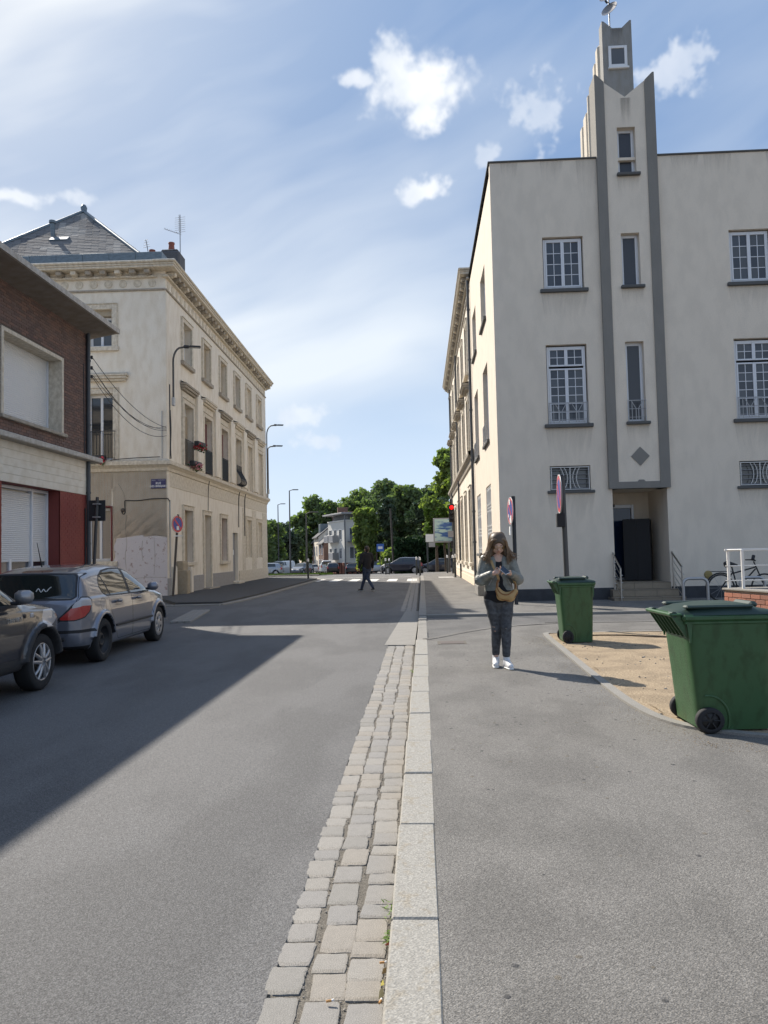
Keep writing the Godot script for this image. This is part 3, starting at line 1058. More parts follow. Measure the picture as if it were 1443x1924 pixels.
# ---------------------------------------------------------------- the brick house on the left
func build_brick_house():
	var h := thing("brick_house", "dark red brick house with white roller shutters and wide overhanging eave beside the parked cars", "house", V(-9.2, 0, -20.9))
	var L := 30.0
	# local frame: x runs from behind us towards the corner at x = L
	var T := place(V(0, 0, L), V(0, 0, -1), V(1, 0, 0))
	var up := []
	var low := []
	var us := [26.46, 20.9, 15.3, 9.7, 4.1]
	for u in us:
		up.append(Rect2(u - 0.95, 4.76, 2.98, 1.98))
		low.append(Rect2(u - 0.86, 0.95, 2.76, 2.315))
	var b := MB.new()
	b.X = T
	b.wall(L, 4.3, 7.86, up, 0.4)
	var w := put("upper_wall", b, M.mortar, h)
	brick_field(T, L, 4.34, 7.84, up, mats_of("brick", 5), w, L - 5.6, 300)
	b = MB.new()
	b.X = T
	b.wall(L, 0.0, 3.27, low, 0.4)
	w = put("lower_wall", b, M.red_joint, h)
	brick_field(T, L, 0.0, 3.26, low, [M.red_brick], w, L, 0, 0.215, 0.062, 0.009, 0.004)
	# end wall at the side street, back and roof
	b = MB.new()
	b.box(V(-11, 0, 0.0), V(-0.42, 7.86, L))
	b.quad(V(-0.42, 0, 0), V(0, 0, 0), V(0, 7.86, 0), V(-0.42, 7.86, 0), V(0, 0, -1))
	put("rear_walls", b, M.cream, h)
	# board-marked concrete band, each board's print a piece of its own
	for r in 5:
		b = MB.new()
		b.X = T
		b.rbox(V(0, 3.27 + r * 0.186 + 0.0015, -0.2), V(L + 0.012, 3.27 + (r + 1) * 0.186 - 0.0015, 0.02 + rng.randf_range(-0.003, 0.003)), 0.004)
		put("concrete_board", b, M.board, h)
	b = MB.new()
	b.X = T
	b.rbox(V(0, 4.2, -0.1), V(L + 0.42, 4.335, 0.27), 0.02)
	put("string_course", b, M.eave_edge, h)
	# eave: sloping soffit, pale edge
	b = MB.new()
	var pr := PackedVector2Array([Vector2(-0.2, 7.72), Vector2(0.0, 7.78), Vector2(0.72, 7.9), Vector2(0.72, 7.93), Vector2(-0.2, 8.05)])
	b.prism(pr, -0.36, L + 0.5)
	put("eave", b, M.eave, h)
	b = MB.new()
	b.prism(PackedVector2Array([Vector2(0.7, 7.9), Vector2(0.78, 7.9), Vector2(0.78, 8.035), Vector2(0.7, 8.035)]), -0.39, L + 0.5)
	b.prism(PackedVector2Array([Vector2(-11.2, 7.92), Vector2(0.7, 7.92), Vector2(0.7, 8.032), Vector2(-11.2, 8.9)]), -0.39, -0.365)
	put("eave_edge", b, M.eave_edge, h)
	b = MB.new()
	b.prism(PackedVector2Array([Vector2(-11.2, 8.0), Vector2(0.7, 8.0), Vector2(0.75, 8.05), Vector2(-5.5, 8.75), Vector2(-11.2, 8.9)]), -0.36, L + 0.5)
	put("roof", b, M.slate_dark, h)
	# windows
	for k in us.size():
		var r: Rect2 = up[k]
		b = MB.new()
		var f := 0.1
		b.X = T
		# concrete casing lining the opening, a little proud of the bricks
		b.rbox(V(r.position.x, r.position.y, -0.38), V(r.position.x + f, r.end.y, 0.045), 0.01)
		b.rbox(V(r.end.x - f, r.position.y, -0.38), V(r.end.x, r.end.y, 0.045), 0.01)
		b.rbox(V(r.position.x + f, r.end.y - f, -0.38), V(r.end.x - f, r.end.y, 0.043), 0.01)
		var win := put("window", b, M.stone, h)
		b = MB.new()
		b.X = T
		b.rbox(V(r.position.x - 0.05, r.position.y - 0.09, -0.38), V(r.end.x + 0.12, r.position.y, 0.1), 0.015)
		put("sill", b, M.stone_dirty, win)
		put("roller_shutter", slatted(r.size.x - 2 * f, r.size.y - f - 0.06, 0.052, 0.009), M.shutter_white, win, T * sh(r.position.x + f, r.position.y + 0.06, -0.34))
		b = MB.new()
		b.X = T
		b.rbox(V(r.end.x - f - 0.05, r.position.y, -0.36), V(r.end.x - f - 0.003, r.end.y - f - 0.003, -0.31), 0.006)
		put("guide_rail", b, M.white_frame, win)
		r = low[k]
		b = MB.new()
		b.X = T
		b.rbox(V(r.position.x + 0.0, r.position.y, -0.4), V(r.position.x + 0.06, r.end.y, -0.3), 0.01)
		b.rbox(V(r.end.x - 0.06, r.position.y, -0.4), V(r.end.x, r.end.y, -0.3), 0.01)
		b.rbox(V(r.position.x + 1.9, r.position.y, -0.4), V(r.position.x + 1.97, r.end.y, -0.29), 0.01)
		b.rbox(V(r.position.x + 0.06, r.end.y - 0.08, -0.4), V(r.end.x - 0.06, r.end.y, -0.305), 0.01)
		b.rbox(V(r.position.x + 0.06, r.position.y, -0.4), V(r.end.x - 0.06, r.position.y + 0.07, -0.305), 0.01)
		b.rbox(V(r.position.x + 0.95, r.position.y + 0.07, -0.4), V(r.position.x + 1.05, r.position.y + 0.6, -0.33), 0.01)
		win = put("window", b, M.white_frame, h)
		put("roller_shutter", slatted(1.84, 1.67, 0.047, 0.008), M.shutter_white, win, T * sh(r.position.x + 0.06, r.position.y + 0.52, -0.345))
		put("roller_shutter", slatted(0.73, 1.67, 0.047, 0.008), M.shutter_white, win, T * sh(r.position.x + 1.97, r.position.y + 0.52, -0.343))
		for s in [[0.06, 0.9, M.curtain_pane], [1.05, 0.85, M.glass_grey], [1.97, 0.73, M.glass]]:
			b = MB.new()
			b.X = T
			b.box(V(r.position.x + s[0], r.position.y + 0.07, -0.385), V(r.position.x + s[0] + s[1], r.position.y + 0.53, -0.375))
			put("pane", b, s[2], win)
	# dark streaky rainwater pipe at the corner
	b = MB.new()
	b.tube([V(0.075, 7.84, 0.1), V(0.075, 3.0, 0.1), V(0.085, 0.1, 0.1)], 0.055, 10)
	for y in [7.0, 5.2, 3.3, 1.9]:
		b.tube([V(0.075, y, 0.1), V(0.075, y + 0.06, 0.1)], 0.066, 10)
	put("rainwater_pipe", b, M.downpipe, h)
	b = MB.new()
	b.tube([V(0.03, 2.9, 0.2), V(0.03, 0.2, 0.2)], 0.02, 6)
	put("cable_duct", b, M.iron, h)
	b = MB.new()
	b.tube([V(0.02, 6.9, 0.3), V(0.02, 4.4, 0.24)], 0.015, 6)
	put("cable_duct", b, M.iron, h)
	# insulators where the cables leave
	b = MB.new()
	for y in [7.15, 6.85, 6.6]:
		b.tube([V(0.0, y, -0.02), V(0.1, y + 0.02, -0.06)], 0.02, 6)
		b.tube([V(0.1, y - 0.03, -0.06), V(0.1, y + 0.06, -0.06)], 0.032, 8)
	put("cable_anchor", b, M.iron, h)

# ---------------------------------------------------------------- the cream block across the side street
func surround(b: MB, w: float, hh: float, m := 0.18, out := 0.06, sill := true, head := 0.0):
	# moulded architrave round an opening whose lower left corner is the local origin
	b.rbox(V(-m, -0.02, -0.02), V(0, hh + m, out), 0.012)
	b.rbox(V(w, -0.02, -0.02), V(w + m, hh + m, out), 0.012)
	b.rbox(V(0, hh, -0.02), V(w, hh + m, out), 0.012)
	b.rbox(V(-m - 0.03, -0.02, -0.02), V(-m, hh + m + 0.03, out * 0.5), 0.008)
	b.rbox(V(w + m, -0.02, -0.02), V(w + m + 0.03, hh + m + 0.03, out * 0.5), 0.008)
	b.rbox(V(-m, hh + m, -0.02), V(w + m, hh + m + 0.03, out + 0.03), 0.008)

func pediment(b: MB, w: float, y: float, reach := 0.24):
	# a flat hood on brackets above a first-floor window; origin at its left end
	b.rbox(V(-0.02, y, -0.02), V(w + 0.02, y + 0.08, reach * 0.55), 0.015)
	b.rbox(V(-0.07, y + 0.08, -0.02), V(w + 0.07, y + 0.17, reach * 0.85), 0.015)
	b.rbox(V(-0.11, y + 0.17, -0.02), V(w + 0.11, y + 0.24, reach), 0.012)
	b.quad(V(-0.11, y + 0.243, reach), V(w + 0.11, y + 0.243, reach), V(w + 0.04, y + 0.34, 0.0), V(-0.04, y + 0.34, 0.0))

func sash(parent: Node, T: Transform3D, w: float, hh: float, frame: Material, pane: Material, rows := 2, half := true) -> Node3D:
	var l := (w - 0.1) / 2
	return lights(parent, T, w, hh, [[0.05, 0.05, l, hh - 0.1, 1, rows], [0.05 + l, 0.05, l, hh - 0.1, 1, rows]], frame, pane)

func railing(w: float, y: float, hh: float, out: float, bars: int, r := 0.008) -> MB:
	var b := MB.new()
	b.tube([V(0, y + hh, out), V(w, y + hh, out)], r * 1.5, 6)
	b.tube([V(0, y + 0.05, out), V(w, y + 0.05, out)], r * 1.2, 6)
	for s in [0.0, w]:
		b.tube([V(s, y + hh, 0), V(s, y + hh, out)], r * 1.2, 6)
	for k in bars + 1:
		var x := w * k / bars
		b.tube([V(x, y, out), V(x, y + hh, out)], r, 5)
	return b

func plain_box(lo: Vector3, hi: Vector3, T: Transform3D, r := 0.01) -> MB:
	var b := MB.new()
	b.X = T
	b.rbox(lo, hi, r)
	return b

func cornice(parent: Node, T: Transform3D, W: float, y0: float, mat: Material, dirty: Material, left_ret: bool, right_ret: bool, start := 0.0, trim := 0.0, reach := 0.72):
	# frieze with roundels, dentil blocks and projecting cornice along local x
	var b := MB.new()
	b.X = T
	b.rbox(V(start, y0, -0.1), V(W, y0 + 0.07, 0.06), 0.015)
	put("frieze_band", b, dirty, parent)
	var k := 0
	var x := start + 0.3
	while x < W - 0.2:
		b = MB.new()
		b.X = T * Transform3D(Basis(Vector3.RIGHT, PI / 2), V(x, y0 + 0.27, 0.0))
		b.lathe([Vector2(0.14, -0.01), Vector2(0.14, 0.02), Vector2(0.115, 0.03), Vector2(0.1, 0.016), Vector2(0.0, 0.02)], 16)
		put("roundel", b, mat, parent)
		x += 0.52
	var l0 := -0.62 * reach if left_ret else 0.0
	W -= trim
	b = MB.new()
	b.X = T
	b.rbox(V(start - (0.12 if left_ret else 0.0), y0 + 0.45, -0.1), V(W + (0.12 if right_ret else 0.0), y0 + 0.53, 0.12), 0.015)
	b.rbox(V(start + l0, y0 + 0.69, -0.3), V(W - (l0 if right_ret else 0.0), y0 + 0.77, 0.6 * reach), 0.02)
	b.rbox(V(start + l0 - 0.03, y0 + 0.77, -0.3), V(W - (l0 if right_ret else 0.0) + 0.03, y0 + 0.84, 0.64 * reach), 0.02)
	b.rbox(V(start + l0 - 0.1, y0 + 0.84, -0.3), V(W - (l0 if right_ret else 0.0) + 0.1, y0 + 0.93, 0.71 * reach), 0.03)
	put("cornice", b, mat, parent)
	b = MB.new()
	b.rbox(V(0, 0, 0), V(0.2, 0.15, 0.46 * reach), 0.02)
	b.rbox(V(0.02, -0.04, 0.03), V(0.18, 0.0, 0.3 * reach), 0.02)
	var dm := b.mesh()
	x = start + 0.1
	while x < W - 0.15:
		put("modillion", dm, dirty if k % 3 else mat, parent, T * sh(x, y0 + 0.535, 0.0))
		x += 0.52
		k += 1

const BLOCK := 1.069
func settle(o: Node3D):
	# things measured on the cream block, set out from its corner
	o.position = V(-9.333, -0.1035, -28.0) + (o.position - V(-8.73, 0, -26.2)) * BLOCK
	o.scale = Vector3.ONE * BLOCK

func build_left_block():
	var turn := 0.0169
	var h := thing("apartment_block", "cream three storey stucco block with dentil cornice, slate roof and peeling corner", "building", V(-8.73, 0, -26.2), turn)
	settle(h)
	var L := 19.0
	var D := 9.6
	var T := place(Vector3.ZERO, V(0, 0, -1), V(1, 0, 0))       # street face; local x away from us
	var F := place(V(-D, 0, 0), V(1, 0, 0), V(0, 0, 1))           # face to the side street; local x = D at the corner
	var us := [1.98, 4.86, 7.76, 10.66, 13.42, 16.3]
	var holes := []
	for k in 6:
		holes.append(Rect2(us[k], 8.85, 1.14, 1.5))
		holes.append(Rect2(us[k], 4.93, 1.24, 2.33))
	holes.append(Rect2(1.95, 1.32, 1.15, 1.93))
	holes.append(Rect2(4.83, 0.12, 1.0, 3.08))
	holes.append(Rect2(7.68, 1.3, 1.05, 1.9))
	holes.append(Rect2(10.02, 0.3, 1.08, 2.32))
	holes.append(Rect2(13.15, 1.42, 1.2, 1.93))
	holes.append(Rect2(16.0, 1.4, 1.25, 1.93))
	var b := MB.new()
	b.X = T
	b.wall(L, 0.0, 11.64, holes, 0.32)
	var wall := put("street_wall", b, M.cream, h)
	# side street face
	var fh := [Rect2(D - 2.75, 8.93, 0.85, 1.32), Rect2(D - 2.82, 4.93, 0.95, 2.33), Rect2(D - 2.82, 1.41, 0.85, 1.86), Rect2(D - 6.6, 8.93, 0.85, 1.32), Rect2(D - 6.6, 4.93, 0.95, 2.33), Rect2(D - 6.6, 1.41, 0.85, 1.86)]
	b = MB.new()
	b.X = F
	b.wall(D, 4.6, 11.64, fh, 0.3)
	put("side_wall", b, M.cream, h)
	b = MB.new()
	b.X = F
	b.wall(D, 0.0, 4.6, fh.slice(2, 3) + fh.slice(5, 6), 0.3)
	put("side_wall", b, M.cream_low, h)
	b = MB.new()
	b.box(V(-D, 0, -L), V(-0.34, 11.4, -0.34))
	b.quad(V(-0.34, 0, -L), V(0, 0, -L), V(0, 11.5, -L), V(-0.34, 11.5, -L), V(0, 0, -1))
	b.quad(V(-D, 0, -0.34), V(-D, 0, 0), V(-D, 11.5, 0), V(-D, 11.5, -0.34), V(-1, 0, 0))
	put("rear_walls", b, M.cream, h)
	# mauve painted patch of render low on the corner, uneven edge, proud by a hair
	b = MB.new()
	b.X = F
	var q := PackedVector2Array([Vector2(D - 1.97, 0.0), Vector2(D + 0.004, 0.0), Vector2(D + 0.004, 2.2), Vector2(D - 0.4, 2.26), Vector2(D - 0.8, 2.23), Vector2(D - 0.83, 2.3), Vector2(D - 1.3, 2.24), Vector2(D - 1.75, 2.19), Vector2(D - 1.86, 1.9), Vector2(D - 1.8, 1.55), Vector2(D - 1.95, 1.3)])
	b.prism(q, -0.002, 0.012)
	put("painted_patch", b, M.mauve, h)
	# crack lines in the render, shallow grooves filled with dirt
	b = MB.new()
	b.X = F
	for s in [[[-1.42, 3.0], [-1.44, 2.5], [-1.4, 2.0], [-1.46, 1.6], [-1.42, 1.1]], [[-1.9, 0.82], [-1.2, 0.8], [-0.6, 0.84], [0.0, 0.8]], [[-1.7, 4.1], [-1.5, 3.75], [-1.42, 3.3]], [[-0.45, 2.2], [-0.42, 1.5], [-0.46, 0.9]], [[-0.85, 2.1], [-0.88, 1.75], [-0.84, 1.4]]]:
		var pts := []
		for e in s:
			pts.append(V(D + e[0], e[1], 0.013))
		b.tube(spline(pts, 3), 0.006, 4, false)
	put("render_crack", b, M.stone_dirty, h)
	# grey plinth course
	var doors := [[4.83, 5.83], [10.02, 11.1]]
	var x0 := 0.0
	for dd in [[4.66, 6.0], [9.9, 11.25], [L + 0.012, L]]:
		put("plinth", plain_box(V(x0, 0, -0.05), V(dd[0], 0.78, 0.045), T), M.plinth_grey if x0 < 11 else M.stone, h)
		x0 = dd[1]
	# string course round both faces
	b = MB.new()
	var prof := [Vector2(0.0, 4.5), Vector2(0.05, 4.52), Vector2(0.07, 4.62), Vector2(0.16, 4.7), Vector2(0.2, 4.72), Vector2(0.2, 4.85), Vector2(0.0, 4.93)]
	b.X = T
	b.mould(L + 0.1, prof, true)
	b.X = F * Transform3D(Basis(V(-1, 0, 0), V(0, 1, 0), V(0, 0, 1)), V(D, 0, 0))
	b.mould(D, prof, true)
	put("string_course", b, M.stone, h)
	b = MB.new()
	b.X = T
	b.rbox(V(0.25, 3.98, -0.03), V(L, 4.5, 0.018), 0.008)
	put("band_panel", b, M.stone, h)
	# corner pilaster strip
	put("corner_strip", plain_box(V(0.03, 0.78, -0.03), V(0.28, 10.85, 0.022), T, 0.008), M.cream, h)
	# windows of the street face
	for k in 6:
		var third := Rect2(us[k], 8.85, 1.14, 1.5)
		var second := Rect2(us[k], 4.93, 1.24, 2.33)
		var T3 := T * sh(third.position.x, third.position.y, 0)
		var T2 := T * sh(second.position.x, second.position.y, 0)
		b = MB.new()
		b.X = T3
		surround(b, 1.14, 1.5, 0.15, 0.07)
		var w3 := put("window", b, M.stone, h)
		put("sill", plain_box(V(-0.2, -0.16, -0.05), V(1.34, -0.003, 0.13), T3), M.stone_dirty, w3)
		b = MB.new()
		b.X = T2
		surround(b, 1.24, 2.33, 0.17, 0.08)
		b.rbox(V(-0.17, 2.54, -0.02), V(1.41, 2.78, 0.05), 0.01)
		var w2 := put("window", b, M.stone, h)
		b = MB.new()
		b.X = T2 * sh(-0.22, 0, 0)
		pediment(b, 1.68, 2.8)
		put("pediment", b, M.stone if k % 2 else M.stone_dirty, w2)
		if k < 4:
			sash(h, T3 * sh(0, 0, -0.24), 1.14, 1.5, M.white_frame if k == 0 else M.beige, M.glass_grey if k == 0 else M.glass, 1)
			sash(h, T2 * sh(0, 0, -0.24), 1.24, 2.33, M.white_frame, M.glass, 2)
			if k in [1, 2]:
				put("shutter", plain_box(V(0.66, 0.03, -0.2), V(1.13, 1.47, -0.15), T3), M.beige, w3)
			var red: Material = [M.beige, M.shutter_red, M.shutter_red, M.beige][k]
			# shutter leaves half open against the far reveal
			for s in 5:
				put("shutter", plain_box(V(0.72 + s * 0.1, 0.04, -0.2), V(0.815 + s * 0.1, 2.0 if k == 0 else 2.2, -0.165 + 0.01 * (s % 2)), T2, 0.006), red, w2)
			var rl: MB
			if k == 3:
				# belly-fronted balcony grille
				rl = MB.new()
				for j in 13:
					var x := 1.24 * j / 12.0
					rl.tube(spline([V(x, 1.02, 0.05), V(x, 0.75, 0.07), V(x, 0.3, 0.3), V(x, 0.1, 0.27), V(x, 0.02, 0.06)], 4), 0.009, 5)
				for s in [[1.02, 0.05], [0.3, 0.3], [0.05, 0.1]]:
					rl.tube([V(0, s[0], s[1]), V(1.24, s[0], s[1])], 0.012, 6)
				for s in [0.0, 1.24]:
					rl.tube(spline([V(s, 1.02, 0.05), V(s, 0.75, 0.07), V(s, 0.3, 0.3), V(s, 0.1, 0.27), V(s, 0.02, 0.06)], 4), 0.014, 5)
			else:
				rl = railing(1.24, 0.02, 0.98, 0.06, 13)
			put("balcony_railing", rl, M.iron, h, T2)
			if k in [1, 2]:
				put("railing_screen", plain_box(V(0.02, 0.06, 0.03), V(1.22, 0.97, 0.045), T2, 0.003), M.iron, w2)
		else:
			# blind windows walled up with stone blocks
			for s in [[T3, 1.14, 1.5, 4], [T2, 1.24, 2.33, 6]]:
				for r in s[3]:
					var hh: float = s[2] / s[3]
					put("stone_block", plain_box(V(0.004, r * hh + 0.004, -0.34), V(s[1] * 0.55 - 0.004 if r % 2 else s[1] * 0.4 - 0.004, (r + 1) * hh - 0.004, -0.1), s[0]), M.stone, h)
					put("stone_block", plain_box(V(s[1] * 0.55 + 0.004 if r % 2 else s[1] * 0.4 + 0.004, r * hh + 0.004, -0.34), V(s[1] - 0.004, (r + 1) * hh - 0.004, -0.1), s[0]), M.stone, h)
			put("vent_hatch", plain_box(V(0.35, 0.05, -0.11), V(0.75, 0.55, -0.07), T2), M.iron, w2)
	# pilaster strips between the first floor windows
	for k in 5:
		put("pilaster", plain_box(V(us[k] + 1.24 + 0.42, 4.95, -0.02), V(us[k + 1] - 0.42, 7.85, 0.13), T, 0.015), M.cream, h)
	# ground floor openings
	var g := [[1.95, 1.32, 1.15, 1.93], [7.68, 1.3, 1.05, 1.9]]
	for k in 2:
		var s: Array = g[k]
		var G := T * sh(s[0], s[1], 0)
		b = MB.new()
		b.X = G
		surround(b, s[2], s[3], 0.17, 0.06)
		var w := put("window", b, M.stone, h)
		put("sill", plain_box(V(-0.24, -0.14, -0.05), V(s[2] + 0.24, -0.003, 0.16), G), M.stone, w)
		if k == 0:
			put("shutter", plain_box(V(0.62, 0.01, -0.24), V(s[2] - 0.01, s[3] - 0.02, -0.19), G), M.beige, w)
			put("shutter", plain_box(V(0.0, 0.01, -0.3), V(0.06, s[3] - 0.02, 0.01), G), M.shutter_old, w)
			put("shutter", plain_box(V(0.05, 0.01, -0.26), V(0.62, s[3] - 0.02, -0.2), G), M.shutter_old, w)
		else:
			for j in 8:
				put("shutter_board", plain_box(V(0.01 + j * 0.13, 0.01, -0.22), V(0.01 + j * 0.13 + 0.125, s[3] - 0.02, -0.175), G, 0.006), M.shutter_red, w)
	b = MB.new()
	b.X = T * sh(4.83, 0.0, 0)
	surround(b, 1.0, 3.2, 0.17, 0.06)
	var dr := put("door_case", b, M.stone, h)
	put("door", plain_box(V(0.0, 0.85, -0.3), V(1.0, 3.08, -0.24), T * sh(4.83, 0.12, 0)), M.beige, dr)
	put("door_panel", plain_box(V(0.0, 0.0, -0.3), V(1.0, 0.84, -0.2), T * sh(4.83, 0.12, 0)), M.plinth_grey, dr)
	put("doorstep", plain_box(V(4.5, 0.0, -0.02), V(6.2, 0.24, 0.32), T, 0.02), M.stone_dirty, h)
	dr = put("door", plain_box(V(10.02, 0.3, -0.2), V(11.1, 2.62, -0.14), T), M.door_grey, h)
	put("letter_box", plain_box(V(10.2, 1.55, -0.14), V(10.65, 1.8, -0.1), T), M.white, dr)
	put("doorstep", plain_box(V(9.95, 0.0, -0.02), V(11.2, 0.29, 0.3), T, 0.02), M.stone, h)
	for s in [[13.15, 1.42, 1.2], [16.0, 1.4, 1.25]]:
		var G := T * sh(s[0], s[1], 0)
		b = MB.new()
		b.X = G
		surround(b, s[2], 1.93, 0.17, 0.05)
		put("window", b, M.stone, h)
		for r in 5:
			put("stone_block", plain_box(V(0.004, r * 0.386 + 0.004, -0.34), V(s[2] * (0.6 if r % 2 else 0.35), (r + 1) * 0.386 - 0.004, -0.1), G), M.stone, h)
			put("stone_block", plain_box(V(s[2] * (0.6 if r % 2 else 0.35) + 0.008, r * 0.386 + 0.004, -0.34), V(s[2] - 0.004, (r + 1) * 0.386 - 0.004, -0.1), G), M.stone, h)
	# stone courses of the last two bays
	for r in 7:
		b = MB.new()
		b.X = T
		b.rbox(V(12.2, 0.79 + r * 0.45, -0.05), V(12.9, 0.79 + r * 0.45 + 0.438, 0.016), 0.008)
		b.rbox(V(14.62, 0.79 + r * 0.45, -0.05), V(15.72, 0.79 + r * 0.45 + 0.438, 0.016), 0.008)
		b.rbox(V(17.55, 0.79 + r * 0.45, -0.05), V(18.98, 0.79 + r * 0.45 + 0.438, 0.016), 0.008)
		put("stone_course", b, M.stone, h)
	# side street windows
	for k in 6:
		var s: Rect2 = fh[k]
		var G := F * sh(s.position.x, s.position.y, 0)
		b = MB.new()
		b.X = G
		if k % 3 != 2:
			surround(b, s.size.x, s.size.y, 0.19, 0.05)
		else:
			b.rbox(V(-0.05, 0, -0.28), V(0.0, s.size.y + 0.05, 0.02), 0.01)
			b.rbox(V(s.size.x, 0, -0.28), V(s.size.x + 0.07, s.size.y + 0.05, 0.02), 0.01)
			b.rbox(V(0, s.size.y, -0.28), V(s.size.x, s.size.y + 0.07, 0.02), 0.01)
		var w := put("window", b, M.shutter_red if k % 3 == 2 else M.stone, h)
		put("sill", plain_box(V(-0.25, -0.16, -0.05), V(s.size.x + 0.25, -0.003, 0.1), G), M.stone, w)
		if k % 3 == 1:
			b = MB.new()
			b.X = G * sh(-0.45, 0, 0)
			pediment(b, s.size.x + 0.9, 2.75)
			put("pediment", b, M.stone, w)
			put("balcony_railing", railing(s.size.x + 0.2, 0.0, 1.0, 0.12, 11), M.iron, h, G * sh(-0.1, 0, 0))
		if k % 3 == 0:
			put("roller_box", plain_box(V(0.0, s.size.y - 0.22, -0.2), V(s.size.x, s.size.y, -0.06), G), M.beige, w)
		sash(h, G * sh(0, 0, -0.22), s.size.x, s.size.y - (0.22 if k % 3 == 0 else 0.0), M.white_frame, [M.glass_grey, M.glass, M.curtain_pane][k % 3], 1)
	cornice(h, T, L, 10.88, M.stone, M.stone_dirty, true, false)
	cornice(h, F, D, 10.88, M.stone, M.stone_dirty, false, false, 0.0, 0.303)
	# zinc-clad attic band behind the cornice, then the hipped slate roof
	for k in 10:
		put("zinc_panel", plain_box(V(D - 0.15 - (k + 1) * 0.95 + 0.004, 11.75, -0.5), V(D - 0.15 - k * 0.95 - 0.004, 12.33, -0.12), F, 0.006), M.zinc, h)
	for k in 16:
		put("zinc_panel", plain_box(V(0.5 + k * 1.15, 11.75, -0.5), V(0.5 + (k + 1) * 1.15 - 0.008, 12.33, -0.15), T, 0.006), M.zinc, h)
	b = MB.new()
	b.rbox(V(-D + 0.05, 11.4, -L + 0.1), V(-0.2, 11.9, -0.2), 0.02)
	put("attic_deck", b, M.zinc, h)
	roof_of_slates(h, D, L)
	# chimney stack with two pots
	b = MB.new()
	b.rbox(V(-0.75, 11.8, -2.4), V(0.03, 12.95, -1.6), 0.05)
	b.rbox(V(-0.68, 12.94, -2.34), V(-0.04, 13.04, -1.66), 0.04)
	b.rbox(V(-1.4, 11.8, -2.3), V(-0.752, 12.78, -1.7), 0.06)
	var ch := put("chimney", b, M.slate_dark, h)
	for s in [[-0.38, 13.03, -2.0], [-1.12, 12.77, -2.0]]:
		b = MB.new()
		b.X = sh(s[0], s[1], s[2])
		b.lathe([Vector2(0.15, 0), Vector2(0.12, 0.12), Vector2(0.1, 0.3), Vector2(0.12, 0.33), Vector2(0.12, 0.38), Vector2(0.08, 0.38), Vector2(0.07, 0.2)], 14)
		put("chimney_pot", b, M.terracotta, ch)

